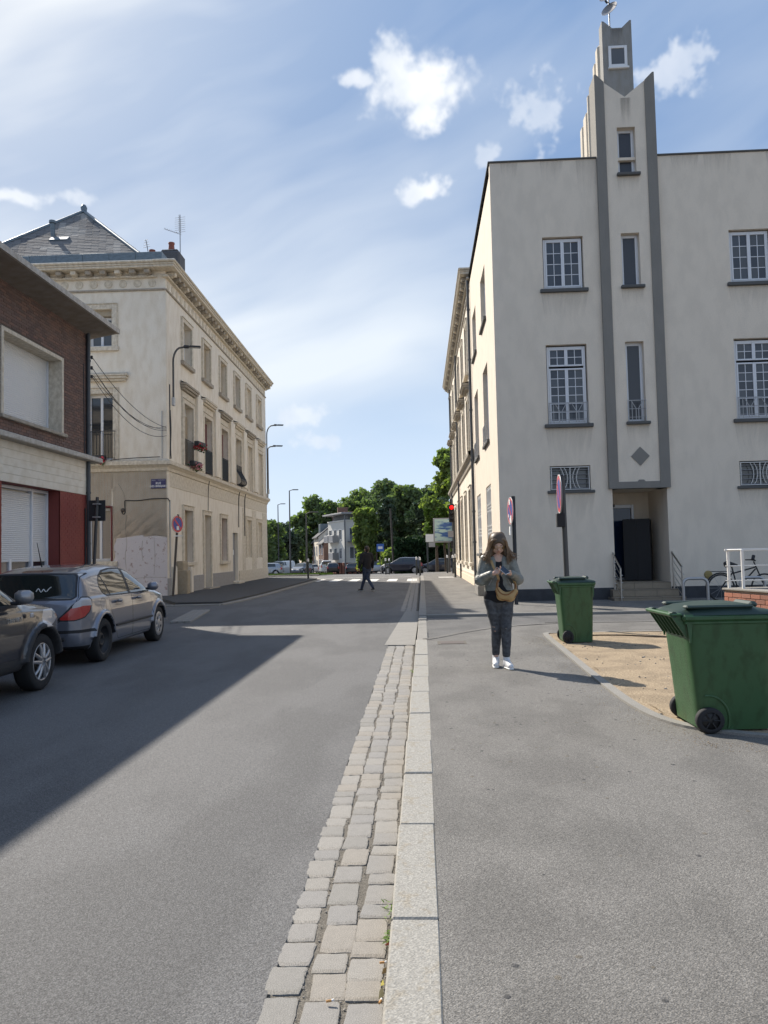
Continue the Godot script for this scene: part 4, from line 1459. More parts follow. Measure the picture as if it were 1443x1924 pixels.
func roof_of_slates(h: Node3D, D: float, L: float):
	# hip facing the side street, slates laid one by one; the long slope towards the street behind the parapet
	var A := V(-8.6, 12.0, -0.55)
	var B := V(-0.6, 12.0, -0.55)
	var P := V(-5.1, 16.2, -5.2)
	var Q := V(-5.1, 16.2, -L + 2.0)
	var b := MB.new()
	b.quad(A, B, P, P)
	b.quad(B, V(-0.6, 12.0, -L + 0.3), Q, P)
	b.quad(A, V(-8.6, 12.0, -L + 0.3), Q, P)
	b.quad(V(-8.6, 12.0, -L + 0.3), V(-0.6, 12.0, -L + 0.3), Q, Q)
	var roof := put("roof", b, M.slate_dark, h)
	var mesh := MB.new()
	mesh.rbox(V(0.003, 0, 0), V(0.997, 1, 1), 0.03)
	var sm := mesh.mesh()
	var u := (B - A).normalized()
	var up := (P - (A + u * (P - A).dot(u))).normalized()
	var n := u.cross(up)
	var W := (B - A).length()
	var H := (P - A).dot(up)
	var px := (P - A).dot(u)
	var f := FastNoiseLite.new()
	f.seed = 8
	f.frequency = 0.55
	var rows := int(H / 0.17)
	var cnt := 0
	var rest := {}
	for r in rows:
		var y := r * 0.17
		var t := y / H
		var xa := px * t
		var xb := W - (W - px) * t
		var x := xa - (0.14 if r % 2 else 0.0)
		while x < xb:
			var a := maxf(x, xa)
			var e := minf(x + 0.28, xb)
			if e - a > 0.05:
				var T := Transform3D(Basis(u * (e - a), (up + n * -0.05).normalized() * 0.24, n * 0.012), A + u * a + up * y + n * (0.018 + rng.randf() * 0.006))
				var q := f.get_noise_2d(a, y * 0.7 + a * 0.5)
				var m: Material = M.slate_moss if q > 0.16 else (M.slate if q > -0.25 or rng.randf() < 0.3 else M.slate_dark)
				if a > 2.2 and cnt < 300 and r >= 1:
					cnt += 1
					put("slate", sm, m, roof, T)
				else:
					if not rest.has(m):
						rest[m] = []
					rest[m].append(T)
			x += 0.283
	for m in rest:
		multi("slate", sm, m, rest[m], roof)
	for s in [[A, P], [B, P]]:
		var hb := MB.new()
		hb.tube([s[0] + V(0, 0.03, 0), s[1] + V(0, 0.05, 0)], 0.075, 8)
		put("hip_ridge", hb, M.zinc, roof)
	var fb := MB.new()
	fb.X = sh(P.x, P.y, P.z)
	fb.lathe([Vector2(0.16, -0.05), Vector2(0.12, 0.1), Vector2(0.14, 0.2), Vector2(0.08, 0.32), Vector2(0.0, 0.36)], 10)
	put("finial", fb, M.zinc, roof)
	# roof light and vent
	var rl := MB.new()
	rl.X = Transform3D(Basis(u, up, n), A + u * (W - 3.0) + up * 0.3 + n * 0.03)
	rl.rbox(V(0, 0, 0), V(1.0, 0.08, 0.09), 0.01)
	rl.rbox(V(0, 0.7, 0), V(1.0, 0.78, 0.09), 0.01)
	rl.rbox(V(0, 0.08, 0), V(0.07, 0.7, 0.09), 0.01)
	rl.rbox(V(0.93, 0.08, 0), V(1.0, 0.7, 0.09), 0.01)
	var rn := put("roof_light", rl, M.zinc, roof)
	put("pane", plain_box(V(0.07, 0.08, 0.0), V(0.93, 0.7, 0.06), rl.X, 0.005), M.glass_grey, rn)
	var vb := MB.new()
	vb.X = Transform3D(Basis(), A + u * (px - 0.35) + up * (H * 0.55))
	vb.tube([V(0, -0.1, 0), V(0, 0.55, 0.05)], 0.09, 10)
	vb.tube([V(0, 0.5, 0.05), V(0, 0.6, 0.05)], 0.13, 10)
	vb.X = Transform3D(Basis(u, up, n), A + u * (px - 0.3) + up * (H * 0.45))
	vb.rbox(V(0, 0, 0), V(0.75, 0.3, 0.08), 0.02)
	put("roof_vent", vb, M.zinc, roof)
# ---------------------------------------------------------------- the pale modern building with the stepped tower
func fancy_rail(w: float) -> MB:
	# window guard of flat bars with two forked uprights
	var b := MB.new()
	for y in [0.56, 0.33, 0.1]:
		b.tube([V(0, y, 0.05), V(w, y, 0.05)], 0.014 if y > 0.5 else 0.008, 6)
	var forks := [0.3, 0.72] if w > 0.8 else [0.5]
	for x in [0.02, 0.12, 0.5, 0.88, 0.98] if w > 0.8 else [0.03, 0.22, 0.78, 0.97]:
		b.tube([V(w * x, 0.0, 0.05), V(w * x, 0.56, 0.05)], 0.009, 6)
	for f in forks:
		for s in [-1.0, 1.0]:
			b.tube([V(w * f + s * 0.15, 0.54, 0.05), V(w * f + s * 0.035, 0.34, 0.05), V(w * f + s * 0.035, 0.03, 0.05)], 0.01, 6)
	return b

func build_modern():
	var h := thing("office_building", "pale beige rendered building with grey strips and a stepped art deco tower above its entrance", "building", V(2.2, 0, -21.2))
	var F := Transform3D()
	var W := 24.0
	var D := 9.05
	var S := place(V(0, 0, -D), V(0, 0, 1), V(-1, 0, 0))
	var top := 12.36
	var holes := []
	var cols := [1.4, 6.5, 11.6, 16.7]
	for x in cols:
		holes.append(Rect2(x, 8.7, 1.12, 1.48))
		holes.append(Rect2(x, 4.92, 1.12, 2.22))
		holes.append(Rect2(x, 3.09, 1.1, 0.68))
	holes.append(Rect2(3.07, 0.0, 1.47, 3.1))
	holes.append(Rect2(3.23, 3.28, 1.12, 9.0))
	var b := MB.new()
	b.wall(W, 0.0, top, holes, 0.2)
	put("front_wall", b, M.modern, h)
	var sh_ := []
	for x in [1.0, 4.95]:
		sh_.append(Rect2(x, 8.75, 1.7, 1.65))
		sh_.append(Rect2(x, 4.92, 1.7, 2.42))
		sh_.append(Rect2(x, 1.4, 1.7, 2.15))
	b = MB.new()
	b.X = S
	b.wall(D, 0.0, top, sh_, 0.24)
	put("street_wall", b, M.modern, h)
	# body behind the faces (the porch is left open), roof
	b = MB.new()
	b.box(V(0.25, 0, -D + 0.01), V(W, 12.1, -2.3))
	b.box(V(0.25, 0, -2.3), V(3.0, 12.1, -0.21))
	b.box(V(4.62, 0, -2.3), V(W, 12.1, -0.21))
	b.box(V(3.0, 3.35, -2.3), V(4.62, 12.1, -0.21))
	b.quad(V(0, 0, -D), V(0.25, 0, -D), V(0.25, top, -D), V(0, top, -D), V(0, 0, -1))
	put("rear_walls", b, M.room_dark, h)
	b = MB.new()
	b.box(V(0.0, 12.1, -D), V(W, 12.35, -0.22))
	put("roof", b, M.modern_grey, h)
	for s in [[V(-0.05, top, -0.3), V(2.97, top + 0.05, 0.04)], [V(4.62, top, -0.3), V(W + 0.05, top + 0.05, 0.04)], [V(-0.05, top, -D), V(0.3, top + 0.05, -0.31)]]:
		b = MB.new()
		b.rbox(s[0], s[1], 0.012)
		put("coping", b, M.sill_dark, h)
	# plinth
	for s in [[0.0, 3.05], [4.56, W]]:
		put("plinth", plain_box(V(s[0] - (0.02 if s[0] == 0.0 else 0.0), 0.0, -0.05), V(s[1], 0.42, 0.022), F, 0.006), M.plinth, h)
	put("plinth", plain_box(V(0, 0.0, -0.05), V(D - 0.03, 0.42, 0.02), S, 0.006), M.concrete, h)
	# front windows
	for x in cols:
		var A := sh(x, 8.7, -0.1)
		var w := lights(h, A * sh(0.03, 0.03, 0), 1.06, 1.42, [[0.05, 0.05, 0.48, 1.32, 2, 4], [0.53, 0.05, 0.48, 1.32, 2, 4]], M.white_frame, M.glass_grey)
		put("sill", plain_box(V(-0.1, -0.1, -0.1), V(1.22, 0.0, 0.08), sh(x, 8.7, 0), 0.012), M.sill_dark, w, (A * sh(0.03, 0.03, 0)).affine_inverse())
		A = sh(x, 4.92, -0.1)
		w = lights(h, A * sh(0.03, 0.02, 0), 1.06, 2.16, [[0.05, 0.05, 0.48, 1.5, 2, 6], [0.53, 0.05, 0.48, 1.5, 2, 6], [0.05, 1.61, 0.48, 0.5, 2, 2], [0.53, 1.61, 0.48, 0.5, 2, 2]], M.white_frame, M.glass_grey)
		put("sill", plain_box(V(-0.1, -0.1, -0.1), V(1.22, 0.0, 0.09), sh(x, 4.92, 0), 0.012), M.sill_dark, w, (A * sh(0.03, 0.02, 0)).affine_inverse())
		put("window_guard", fancy_rail(1.08), M.galv, h, sh(x + 0.02, 4.94, 0))
		# barred basement window
		b = MB.new()
		b.X = sh(x, 3.09, -0.14)
		b.box(V(0, 0, -0.05), V(1.1, 0.68, -0.04))
		w = put("window", b, M.glass, h)
		for k in 5:
			put("slat", plain_box(V(0.02, 0.06 + k * 0.125, 0.0), V(1.08, 0.08 + k * 0.125, 0.05), sh(x, 3.09, -0.14), 0.004), M.door_grey, w)
		b = MB.new()
		b.X = sh(x, 3.09, -0.02)
		for y in [0.03, 0.64]:
			b.tube([V(0.02, y, 0), V(1.08, y, 0)], 0.014, 6)
		for q in [0.04, 0.55, 1.06]:
			b.tube([V(q, 0.03, 0), V(q, 0.64, 0)], 0.014, 6)
		for q in [0.33, 0.43]:
			b.tube(arc_pts(V(q - 0.45, 0.34, 0), V(0.5, 0, 0), V(0, 0.5, 0), -0.6, 0.6, 8), 0.01, 6)
			b.tube(arc_pts(V(1.1 - q + 0.45, 0.34, 0), V(-0.5, 0, 0), V(0, 0.5, 0), -0.6, 0.6, 8), 0.01, 6)
		put("window_bars", b, M.white_metal, h)
		put("sill", plain_box(V(-0.08, -0.08, -0.1), V(1.2, 0.0, 0.06), sh(x, 3.09, 0), 0.012), M.sill_dark, w)
	# rain streaks under the sills, down from the coping and below the tower's notches
	M.streak = streak_mat()
	for x in cols:
		for y in [8.6, 4.82, 3.0]:
			rain_streak(h, x - 0.08, y, 1.28, 0.75 + 0.4 * rng.randf(), 0.004)
	for k in 14:
		rain_streak(h, [0.3, 1.4, 2.4, 5.0, 5.9, 7.6, 8.6, 9.4, 10.8, 11.7, 13.4, 14.2, 15.6, 17.0][k], 12.35, 0.35 + rng.randf() * 0.5, 0.5 + rng.randf() * 0.9, 0.004)
	for y in [11.78, 8.61, 4.83]:
		rain_streak(h, 3.5, y, 0.62, 0.7, 0.074)
	for k in 3:
		rain_streak(h, 3.66 + 0.02 * k, 14.03, 0.27, 0.9 + 0.1 * k, 0.076 + 0.002 * k)
		rain_streak(h, 3.75 + 0.03 * k, 16.78, 0.38 - 0.05 * k, 0.5 + 0.1 * k, -0.996 + 0.002 * k)
	# tower front: panel with slot windows between two grey strips
	var slots := [Rect2(3.55, 4.92, 0.5, 2.22), Rect2(3.55, 8.7, 0.5, 1.48), Rect2(3.55, 11.87, 0.5, 1.32)]
	b = MB.new()
	b.X = sh(3.23, 0, 0.07)
	var rel := []
	for s in slots:
		rel.append(Rect2(s.position.x - 3.23, s.position.y, s.size.x, s.size.y))
	b.wall(1.12, 3.28, 14.06, rel, 0.25)
	b.tri(V(0, 14.06, 0), V(0.57, 14.06, 0), V(0, 14.5, 0), Vector3.BACK)
	b.tri(V(1.12, 14.06, 0), V(0.57, 14.06, 0), V(1.12, 14.5, 0), Vector3.BACK)
	put("tower_panel", b, M.modern, h)
	b = MB.new()
	b.prism(PackedVector2Array([Vector2(2.97, 3.1), Vector2(3.23, 3.1), Vector2(3.23, 14.5), Vector2(3.02, 14.72), Vector2(2.97, 14.72)]), -0.55, 0.105)
	put("tower_strip", b, M.modern_grey, h)
	b = MB.new()
	b.prism(PackedVector2Array([Vector2(4.35, 3.1), Vector2(4.62, 3.1), Vector2(4.62, 14.72), Vector2(4.57, 14.72), Vector2(4.35, 14.5)]), -0.55, 0.105)
	put("tower_strip", b, M.modern_grey, h)
	b = MB.new()
	b.prism(PackedVector2Array([Vector2(3.23, 3.1), Vector2(4.35, 3.1), Vector2(4.35, 3.28), Vector2(3.95, 3.28), Vector2(3.91, 3.33), Vector2(3.78, 3.33), Vector2(3.74, 3.28), Vector2(3.23, 3.28)]), -0.2, 0.1)
	put("lintel_band", b, M.modern_grey, h)
	b = MB.new()
	b.prism(PackedVector2Array([Vector2(3.59, 3.97), Vector2(3.84, 3.71), Vector2(4.09, 3.97), Vector2(3.84, 4.23)]), 0.06, 0.09)
	put("diamond", b, M.modern_grey, h)
	# V-shaped coping of the tower front and the stepped flanks behind it
	b = MB.new()
	b.prism(PackedVector2Array([Vector2(3.23, 13.3), Vector2(4.35, 13.3), Vector2(4.35, 14.49), Vector2(3.8, 14.05), Vector2(3.23, 14.49)]), -0.4, 0.065)
	b.box(V(3.0, 12.0, -1.9), V(4.6, 13.7, -0.55))
	b.box(V(3.2, 12.0, -0.54), V(4.38, 13.3, -0.25))
	put("tower_core", b, M.modern_tower, h)
	for sx in [[2.93, 3.2], [4.39, 4.66]]:
		for s in [[-0.75, -0.5, 14.6], [-1.3, -0.8, 14.25], [-1.75, -1.36, 14.15]]:
			b = MB.new()
			b.rbox(V(sx[0], 12.0, s[0]), V(sx[1], s[2], s[1]), 0.08)
			put("tower_fin", b, M.modern_tower, h)
	for s in slots:
		var A := sh(s.position.x, s.position.y, -0.1)
		lights(h, A, s.size.x, s.size.y, [[0.04, 0.04, s.size.x - 0.08, s.size.y - 0.08, 1, 1]], M.white_frame, M.frosted)
		put("sill", plain_box(V(-0.05, -0.08, -0.05), V(s.size.x + 0.09, 0.0, 0.17), sh(s.position.x, s.position.y, 0), 0.012), M.sill_dark, h)
	put("window_guard", fancy_rail(0.5), M.galv, h, sh(3.55, 4.94, 0.06))
	# upper block, set back
	b = MB.new()
	b.prism(PackedVector2Array([Vector2(3.52, 12.1), Vector2(4.38, 12.1), Vector2(4.38, 17.02), Vector2(4.33, 17.02), Vector2(4.1, 16.8), Vector2(3.82, 16.8), Vector2(3.57, 17.02), Vector2(3.52, 17.02)]), -1.35, -1.0)
	put("tower_head", b, M.modern_cap, h)
	b = MB.new()
	for s in [[-1.75, -1.38, 16.6], [-2.15, -1.8, 16.35]]:
		b.rbox(V(3.47, 12.1, s[0]), V(3.72, s[2], s[1]), 0.07)
		b.rbox(V(4.18, 12.1, s[0]), V(4.43, s[2], s[1]), 0.07)
	b.box(V(3.6, 12.1, -2.1), V(4.3, 16.2, -1.35))
	put("tower_fin", b, M.modern_tower, h)
	b = MB.new()
	for q in [[3.68, 15.6, 3.76, 16.24], [4.14, 15.6, 4.22, 16.24], [3.76, 15.6, 4.14, 15.68], [3.76, 16.16, 4.14, 16.24]]:
		b.rbox(V(q[0], q[1], -1.02), V(q[2], q[3], -0.96), 0.008)
	b.rbox(V(3.66, 15.54, -1.02), V(4.26, 15.6, -0.93), 0.01)
	var tw := put("window", b, M.white, h)
	put("pane", plain_box(V(3.76, 15.68, -1.02), V(4.14, 16.16, -0.985), F, 0.003), M.glass_grey, tw)
	# street face windows, guards and grilles
	for k in 6:
		var s: Rect2 = sh_[k]
		var A := S * sh(s.position.x, s.position.y, -0.14)
		var l := (s.size.x - 0.1) / 2
		lights(h, A, s.size.x, s.size.y, [[0.05, 0.05, l, s.size.y - 0.1, 2, 4], [0.05 + l, 0.05, l, s.size.y - 0.1, 2, 4]], M.white_frame, M.glass_grey)
		put("sill", plain_box(V(-0.06, -0.1, -0.1), V(s.size.x + 0.06, 0.0, 0.08), S * sh(s.position.x, s.position.y, 0), 0.012), M.sill_dark, h)
		if k % 3 == 1:
			put("window_guard", fancy_rail(s.size.x - 0.04), M.galv, h, S * sh(s.position.x + 0.02, s.position.y + 0.02, 0.0))
		if k % 3 == 2:
			b = MB.new()
			for y in [0.04, 0.75, 1.45, 2.1]:
				b.tube([V(0.02, y, 0), V(s.size.x - 0.02, y, 0)], 0.014, 6)
			for j in 9:
				var x: float = 0.04 + (s.size.x - 0.08) * j / 8.0
				b.tube([V(x, 0.04, 0), V(x, 2.1, 0)], 0.012, 6)
			for j in 4:
				for y in [0.4, 1.1, 1.78]:
					b.tube(arc_pts(V(0.25 + j * 0.4, y, 0.012), V(0.14, 0, 0), V(0, 0.26, 0), 0, TAU, 12), 0.01, 6)
			put("window_bars", b, M.white_metal, h, S * sh(s.position.x, s.position.y, -0.03))
	# porch: walls, ceiling, glazed door with blue glass, lamp bar
	b = MB.new()
	var pz := -1.75
	b.quad(V(3.07, 0, -0.2), V(3.07, 3.1, -0.2), V(3.07, 3.1, pz), V(3.07, 0, pz), Vector3.RIGHT)
	b.quad(V(4.54, 0, -0.2), V(4.54, 3.1, -0.2), V(4.54, 3.1, pz), V(4.54, 0, pz), Vector3.LEFT)
	b.quad(V(3.07, 3.1, -0.2), V(4.54, 3.1, -0.2), V(4.54, 3.1, pz), V(3.07, 3.1, pz), Vector3.DOWN)
	b.quad(V(3.07, 0, pz), V(4.54, 0, pz), V(4.54, 3.1, pz), V(3.07, 3.1, pz), Vector3.BACK)
	put("porch_wall", b, M.modern, h)
	b = MB.new()
	b.rbox(V(3.1, 0.55, pz), V(3.2, 2.75, pz + 0.12), 0.01)
	b.rbox(V(4.0, 0.55, pz), V(4.08, 2.75, pz + 0.12), 0.01)
	b.rbox(V(3.2, 2.65, pz), V(4.0, 2.75, pz + 0.12), 0.01)
	b.rbox(V(3.2, 0.55, pz), V(4.0, 0.62, pz + 0.115), 0.01)
	var dr := put("door", b, M.white_frame, h)
	put("pane", plain_box(V(3.2, 0.62, pz), V(4.0, 2.65, pz + 0.06), F, 0.004), mat_blue_glass(), dr)
	b = MB.new()
	b.tube([V(3.16, 2.72, pz + 0.2), V(3.5, 2.72, pz + 0.2)], 0.045, 10)
	put("lamp_bar", b, M.black, h)
	# entrance steps, each laid with tiles
	var lv := [[0.36, 0.0, 0.185], [0.0, 0.185, 0.37], [-0.32, 0.37, 0.55]]
	for k in 3:
		var s: Array = lv[k]
		var xa := 2.98 - (0.14 - k * 0.06)
		var xb := 4.56 + (0.14 - k * 0.06)
		if k == 2:
			xa = 3.075
			xb = 4.535
		b = MB.new()
		b.box(V(xa, s[1], -1.74), V(xb, s[2] - 0.012, s[0] + 0.34))
		var st := put("step", b, M.joint, h)
		var n := 3
		for j in n:
			var x0: float = xa + (xb - xa) * j / n + 0.004
			var x1: float = xa + (xb - xa) * (j + 1) / n - 0.004
			put("tile", plain_box(V(x0, s[1] + 0.006, s[0] + 0.335), V(x1, s[2] - 0.022, s[0] + 0.348), F, 0.003), M.tile_step, st)
			put("tile", plain_box(V(x0, s[2] - 0.016, s[0] - 0.0), V(x1, s[2], s[0] + 0.352), F, 0.004), M.tile_step, st)
	put("porch_floor", plain_box(V(3.075, 0.53, -1.74), V(4.535, 0.549, -0.34), F, 0.003), M.tile_step, h)
	# rainwater pipe down the joint with the next house
	b = MB.new()
	b.tube([V(-0.08, 12.2, -D + 0.12), V(-0.08, 0.1, -D + 0.12)], 0.055, 10)
	for y in [11.0, 9.0, 7.0, 5.0, 3.0, 1.8]:
		b.tube([V(-0.08, y, -D + 0.12), V(-0.08, y + 0.07, -D + 0.12)], 0.068, 10)
	put("rainwater_pipe", b, M.downpipe, h)
	# brass cap on the wall
	b = MB.new()
	b.X = Transform3D(Basis(Vector3.RIGHT, PI / 2), V(5.54, 0.72, 0.0))
	b.lathe([Vector2(0.11, 0.0), Vector2(0.11, 0.015), Vector2(0.08, 0.025), Vector2(0.0, 0.025)], 16)
	put("wall_cap", b, plain(0.3, 0.23, 0.09, 0.5, 0.3), h)
	# handrails of the steps
	for s in [[3.02, "left"], [4.6, "right"]]:
		var r := thing("stair_handrail", "stainless steel handrail on the %s side of the entrance steps" % s[1], "handrail", V(2.2 + s[0], 0, -21.2), 0.0, "handrails of the entrance steps")
		b = MB.new()
		b.tube([V(0, 0.02, 0.75), V(0, 0.95, 0.75)], 0.022, 10)
		b.tube([V(0, 0.02, 0.75), V(0, 0.045, 0.75)], 0.05, 12)
		put("post", b, M.steel, r)
		b = MB.new()
		b.tube([V(0, 0.37, 0.08), V(0, 1.28, 0.08)], 0.022, 10)
		put("post", b, M.steel, r)
		b = MB.new()
		b.tube([V(0, 0.96, 0.75), V(0, 1.3, 0.08), V(0, 1.42, -0.1)], 0.024, 10)
		put("rail", b, M.steel, r)
		for k in 4:
			b = MB.new()
			b.tube([V(0, 0.2 + k * 0.19, 0.75), V(0, 0.53 + k * 0.19, 0.08)], 0.008, 6)
			put("rail", b, M.steel, r)
			b = MB.new()
			b.tube([V(0.02 , 0.2 + k * 0.19, 0.75), V(0.05, 0.2 + k * 0.19, 0.75)], 0.014, 8)
			b.tube([V(0.02 , 0.53 + k * 0.19, 0.08), V(0.05, 0.53 + k * 0.19, 0.08)], 0.014, 8)
			put("rail_clamp", b, M.steel, r)
	var cb := thing("cabinet", "tall black cabinet standing inside the entrance porch", "cabinet", V(6.25, 0.55, -22.3), -0.35)
	put("carcass", plain_box(V(-0.42, 0.0, -0.35), V(0.32, 1.75, 0.25), F, 0.01), M.black, cb)
	put("door", plain_box(V(-0.41, 0.02, 0.25), V(-0.06, 1.73, 0.27), F, 0.005), M.black_soft, cb)
	put("door", plain_box(V(-0.04, 0.02, 0.25), V(0.31, 1.73, 0.27), F, 0.005), M.black_soft, cb)
	# satellite dishes on a mast
	var dm := thing("satellite_dishes", "grey satellite dishes on a thin mast on top of the tower", "satellite dish", V(6.06, 16.95, -22.6))
	b = MB.new()
	b.tube([V(0, 0, 0), V(0, 1.75, 0)], 0.022, 8)
	put("mast", b, M.galv, dm)
	for s in [[0.62, 0.24, 0.1], [1.08, 0.26, -0.05]]:
		b = MB.new()
		b.X = Transform3D(Basis.from_euler(V(1.15, -0.5, 0.2)), V(s[2] * 0.2 - 0.02, s[0], 0.1))
		b.lathe([Vector2(0.0, 0.0), Vector2(s[1] * 0.5, 0.015), Vector2(s[1], 0.055), Vector2(s[1] + 0.01, 0.05), Vector2(s[1] * 0.5, 0.003), Vector2(0, -0.012)], 24)
		var d := put("dish", b, M.sign_back, dm)
		b = MB.new()
		b.X = Transform3D(Basis.from_euler(V(1.15, -0.5, 0.2)), V(s[2] * 0.2 - 0.02, s[0], 0.1))
		b.tube([V(0, 0.03, -s[1]), V(0, 0.28, -0.05)], 0.012, 6)
		b.tube([V(0, 0.2, -0.07), V(0, 0.3, -0.03)], 0.03, 8)
		put("receiver_arm", b, M.iron, d)

func rain_streak(h: Node3D, x: float, y: float, w: float, drop: float, z: float):
	var b := MB.new()
	var k := b.p(V(x, y, z), Vector3.BACK, Vector2(0, 0))
	b.p(V(x + w, y, z), Vector3.BACK, Vector2(w * 0.7, 0))
	b.p(V(x + w * 0.9, y - drop, z), Vector3.BACK, Vector2(w * 0.7, 1))
	b.p(V(x + w * 0.1, y - drop, z), Vector3.BACK, Vector2(0, 1))
	b.face(k, k + 1, k + 2)
	b.face(k, k + 2, k + 3)
	put("rain_streak", b, M.streak, h)

func streak_mat() -> StandardMaterial3D:
	# dirt washed down a wall: uneven drips that fade downwards
	var im := Image.create(256, 128, false, Image.FORMAT_RGBA8)
	var f := FastNoiseLite.new()
	f.seed = 77
	f.frequency = 0.03
	for x in 256:
		var l := 0.35 + 0.65 * clampf(f.get_noise_2d(x * 2.2, 0.0) * 0.9 + 0.5, 0, 1)
		for y in 128:
			var t := y / 127.0
			var a := clampf(1.0 - t / l, 0, 1) * (0.45 + 0.55 * clampf(f.get_noise_2d(x * 3.0, y * 0.25 + 90) + 0.5, 0, 1))
			im.set_pixel(x, y, Color(1, 1, 1, a * 0.17))
	var m := plain(0.12, 0.105, 0.09, 0.95)
	m.albedo_texture = ImageTexture.create_from_image(im)
	m.transparency = BaseMaterial3D.TRANSPARENCY_ALPHA
	return m

func mat_blue_glass() -> StandardMaterial3D:
	var m := plain(0.012, 0.028, 0.07, 0.12)
	m.metallic_specular = 0.5
	return m

# ---------------------------------------------------------------- old sunlit block further up on the right
func build_right_block():
	var h := thing("town_house", "old sunlit cream town house with heavy cornice beyond the pale modern building", "house", V(2.2, 0, -30.27))
	var L := 22.0
	var S := place(V(0, 0, -L), V(0, 0, 1), V(-1, 0, 0))
	var holes := []
	var xs := []
	for k in 6:
		xs.append(L - 3.35 - k * 3.3)
	for x in xs:
		holes.append(Rect2(x, 1.0, 1.2, 3.1))
		holes.append(Rect2(x, 5.55, 1.2, 2.4))
		holes.append(Rect2(x, 9.05, 1.2, 2.15))
	var b := MB.new()
	b.X = S
	b.wall(L, 0, 12.0, holes, 0.28)
	put("street_wall", b, M.cream, h)
	b = MB.new()
	b.box(V(0.3, 0, -L), V(12, 11.9, -0.01))
	b.quad(V(0.3, 0, -L), V(0, 0, -L), V(0, 12, -L), V(0.3, 12, -L), V(0, 0, -1))
	put("rear_walls", b, M.stone, h)
	cornice(h, S, L, 11.85, M.stone, M.stone_dirty, false, true, 0.0, 0.0, 0.6)
	b = MB.new()
	b.X = S
	b.mould(L, [Vector2(0.0, 5.0), Vector2(0.06, 5.02), Vector2(0.1, 5.2), Vector2(0.22, 5.3), Vector2(0.24, 5.42), Vector2(0.0, 5.52)])
	put("string_course", b, M.stone_dirty, h)
	for k in 6:
		var x: float = xs[k]
		for s in [[1.0, 3.1, 0.05], [5.55, 2.4, 0.06], [9.05, 2.15, 0.05]]:
			var G: Transform3D = S * sh(x, s[0], 0)
			b = MB.new()
			b.X = G
			surround(b, 1.2, s[1], 0.16, s[2])
			var w := put("window", b, M.stone, h)
			put("sill", plain_box(V(-0.2, -0.15, -0.05), V(1.4, -0.003, 0.15), G), M.stone, w)
			sash(h, G * sh(0, 0, -0.2), 1.2, s[1], M.beige if s[0] < 2 else M.white_frame, M.curtain_pane if s[0] < 2 else M.glass, 2)
			if s[0] < 2:
				put("shutter", plain_box(V(0.0, 0.02, -0.2), V(0.3, s[1] - 0.02, -0.15), G), M.beige, w)
			if s[0] > 5 and s[0] < 6:
				b = MB.new()
				b.X = G * sh(-0.2, 0, 0)
				pediment(b, 1.6, 2.75, 0.3)
				put("pediment", b, M.stone_dirty, w)
	for k in 2:
		put("plinth", plain_box(V(0, 0.0, -0.05), V(L, 0.1 + 0.32, 0.07), S * sh(0, 0.0, 0), 0.01) if k == 0 else plain_box(V(0, 0.42, -0.05), V(L, 0.55, 0.04), S, 0.01), M.cream_low if k == 0 else M.stone, h)
	for x in [L - 10.4, L - 19.0]:
		b = MB.new()
		b.tube([S * V(x, 11.9, 0.1), S * V(x, 0.1, 0.1)], 0.05, 8)
		put("rainwater_pipe", b, M.downpipe, h)
	b = MB.new()
	b.prism(PackedVector2Array([Vector2(0, 12.4), Vector2(12, 12.4), Vector2(8, 14), Vector2(4, 14)]), -L, -0.02)
	put("roof", b, M.slate_dark, h)
	var st := put("stone_block", plain_box(V(-0.45, 0.1, -1.4), V(-0.005, 0.42, 0.0), Transform3D(), 0.02), M.concrete, self, sh(2.2, 0, -24.0))
	tag(st, "low stone block against the sunlit foot of the pale building", "stone block")
# ---------------------------------------------------------------- beyond the crossing
func far_window(b: Node3D, T: Transform3D, w: float, hh: float, frame: Material, pane: Material):
	var m := MB.new()
	m.rbox(V(-0.06, -0.06, -0.02), V(0, hh + 0.06, 0.05), 0.01)
	m.rbox(V(w, -0.06, -0.02), V(w + 0.06, hh + 0.06, 0.05), 0.01)
	m.rbox(V(0, hh, -0.02), V(w, hh + 0.06, 0.05), 0.01)
	m.rbox(V(0, -0.06, -0.02), V(w, 0, 0.07), 0.01)
	m.box(V(w / 2 - 0.03, 0, -0.02), V(w / 2 + 0.03, hh, 0.04))
	var f := put("window", m, frame, b, T)
	put("pane", plain_box(V(0, 0, 0.0), V(w, hh, 0.012), Transform3D(), 0.003), pane, f)

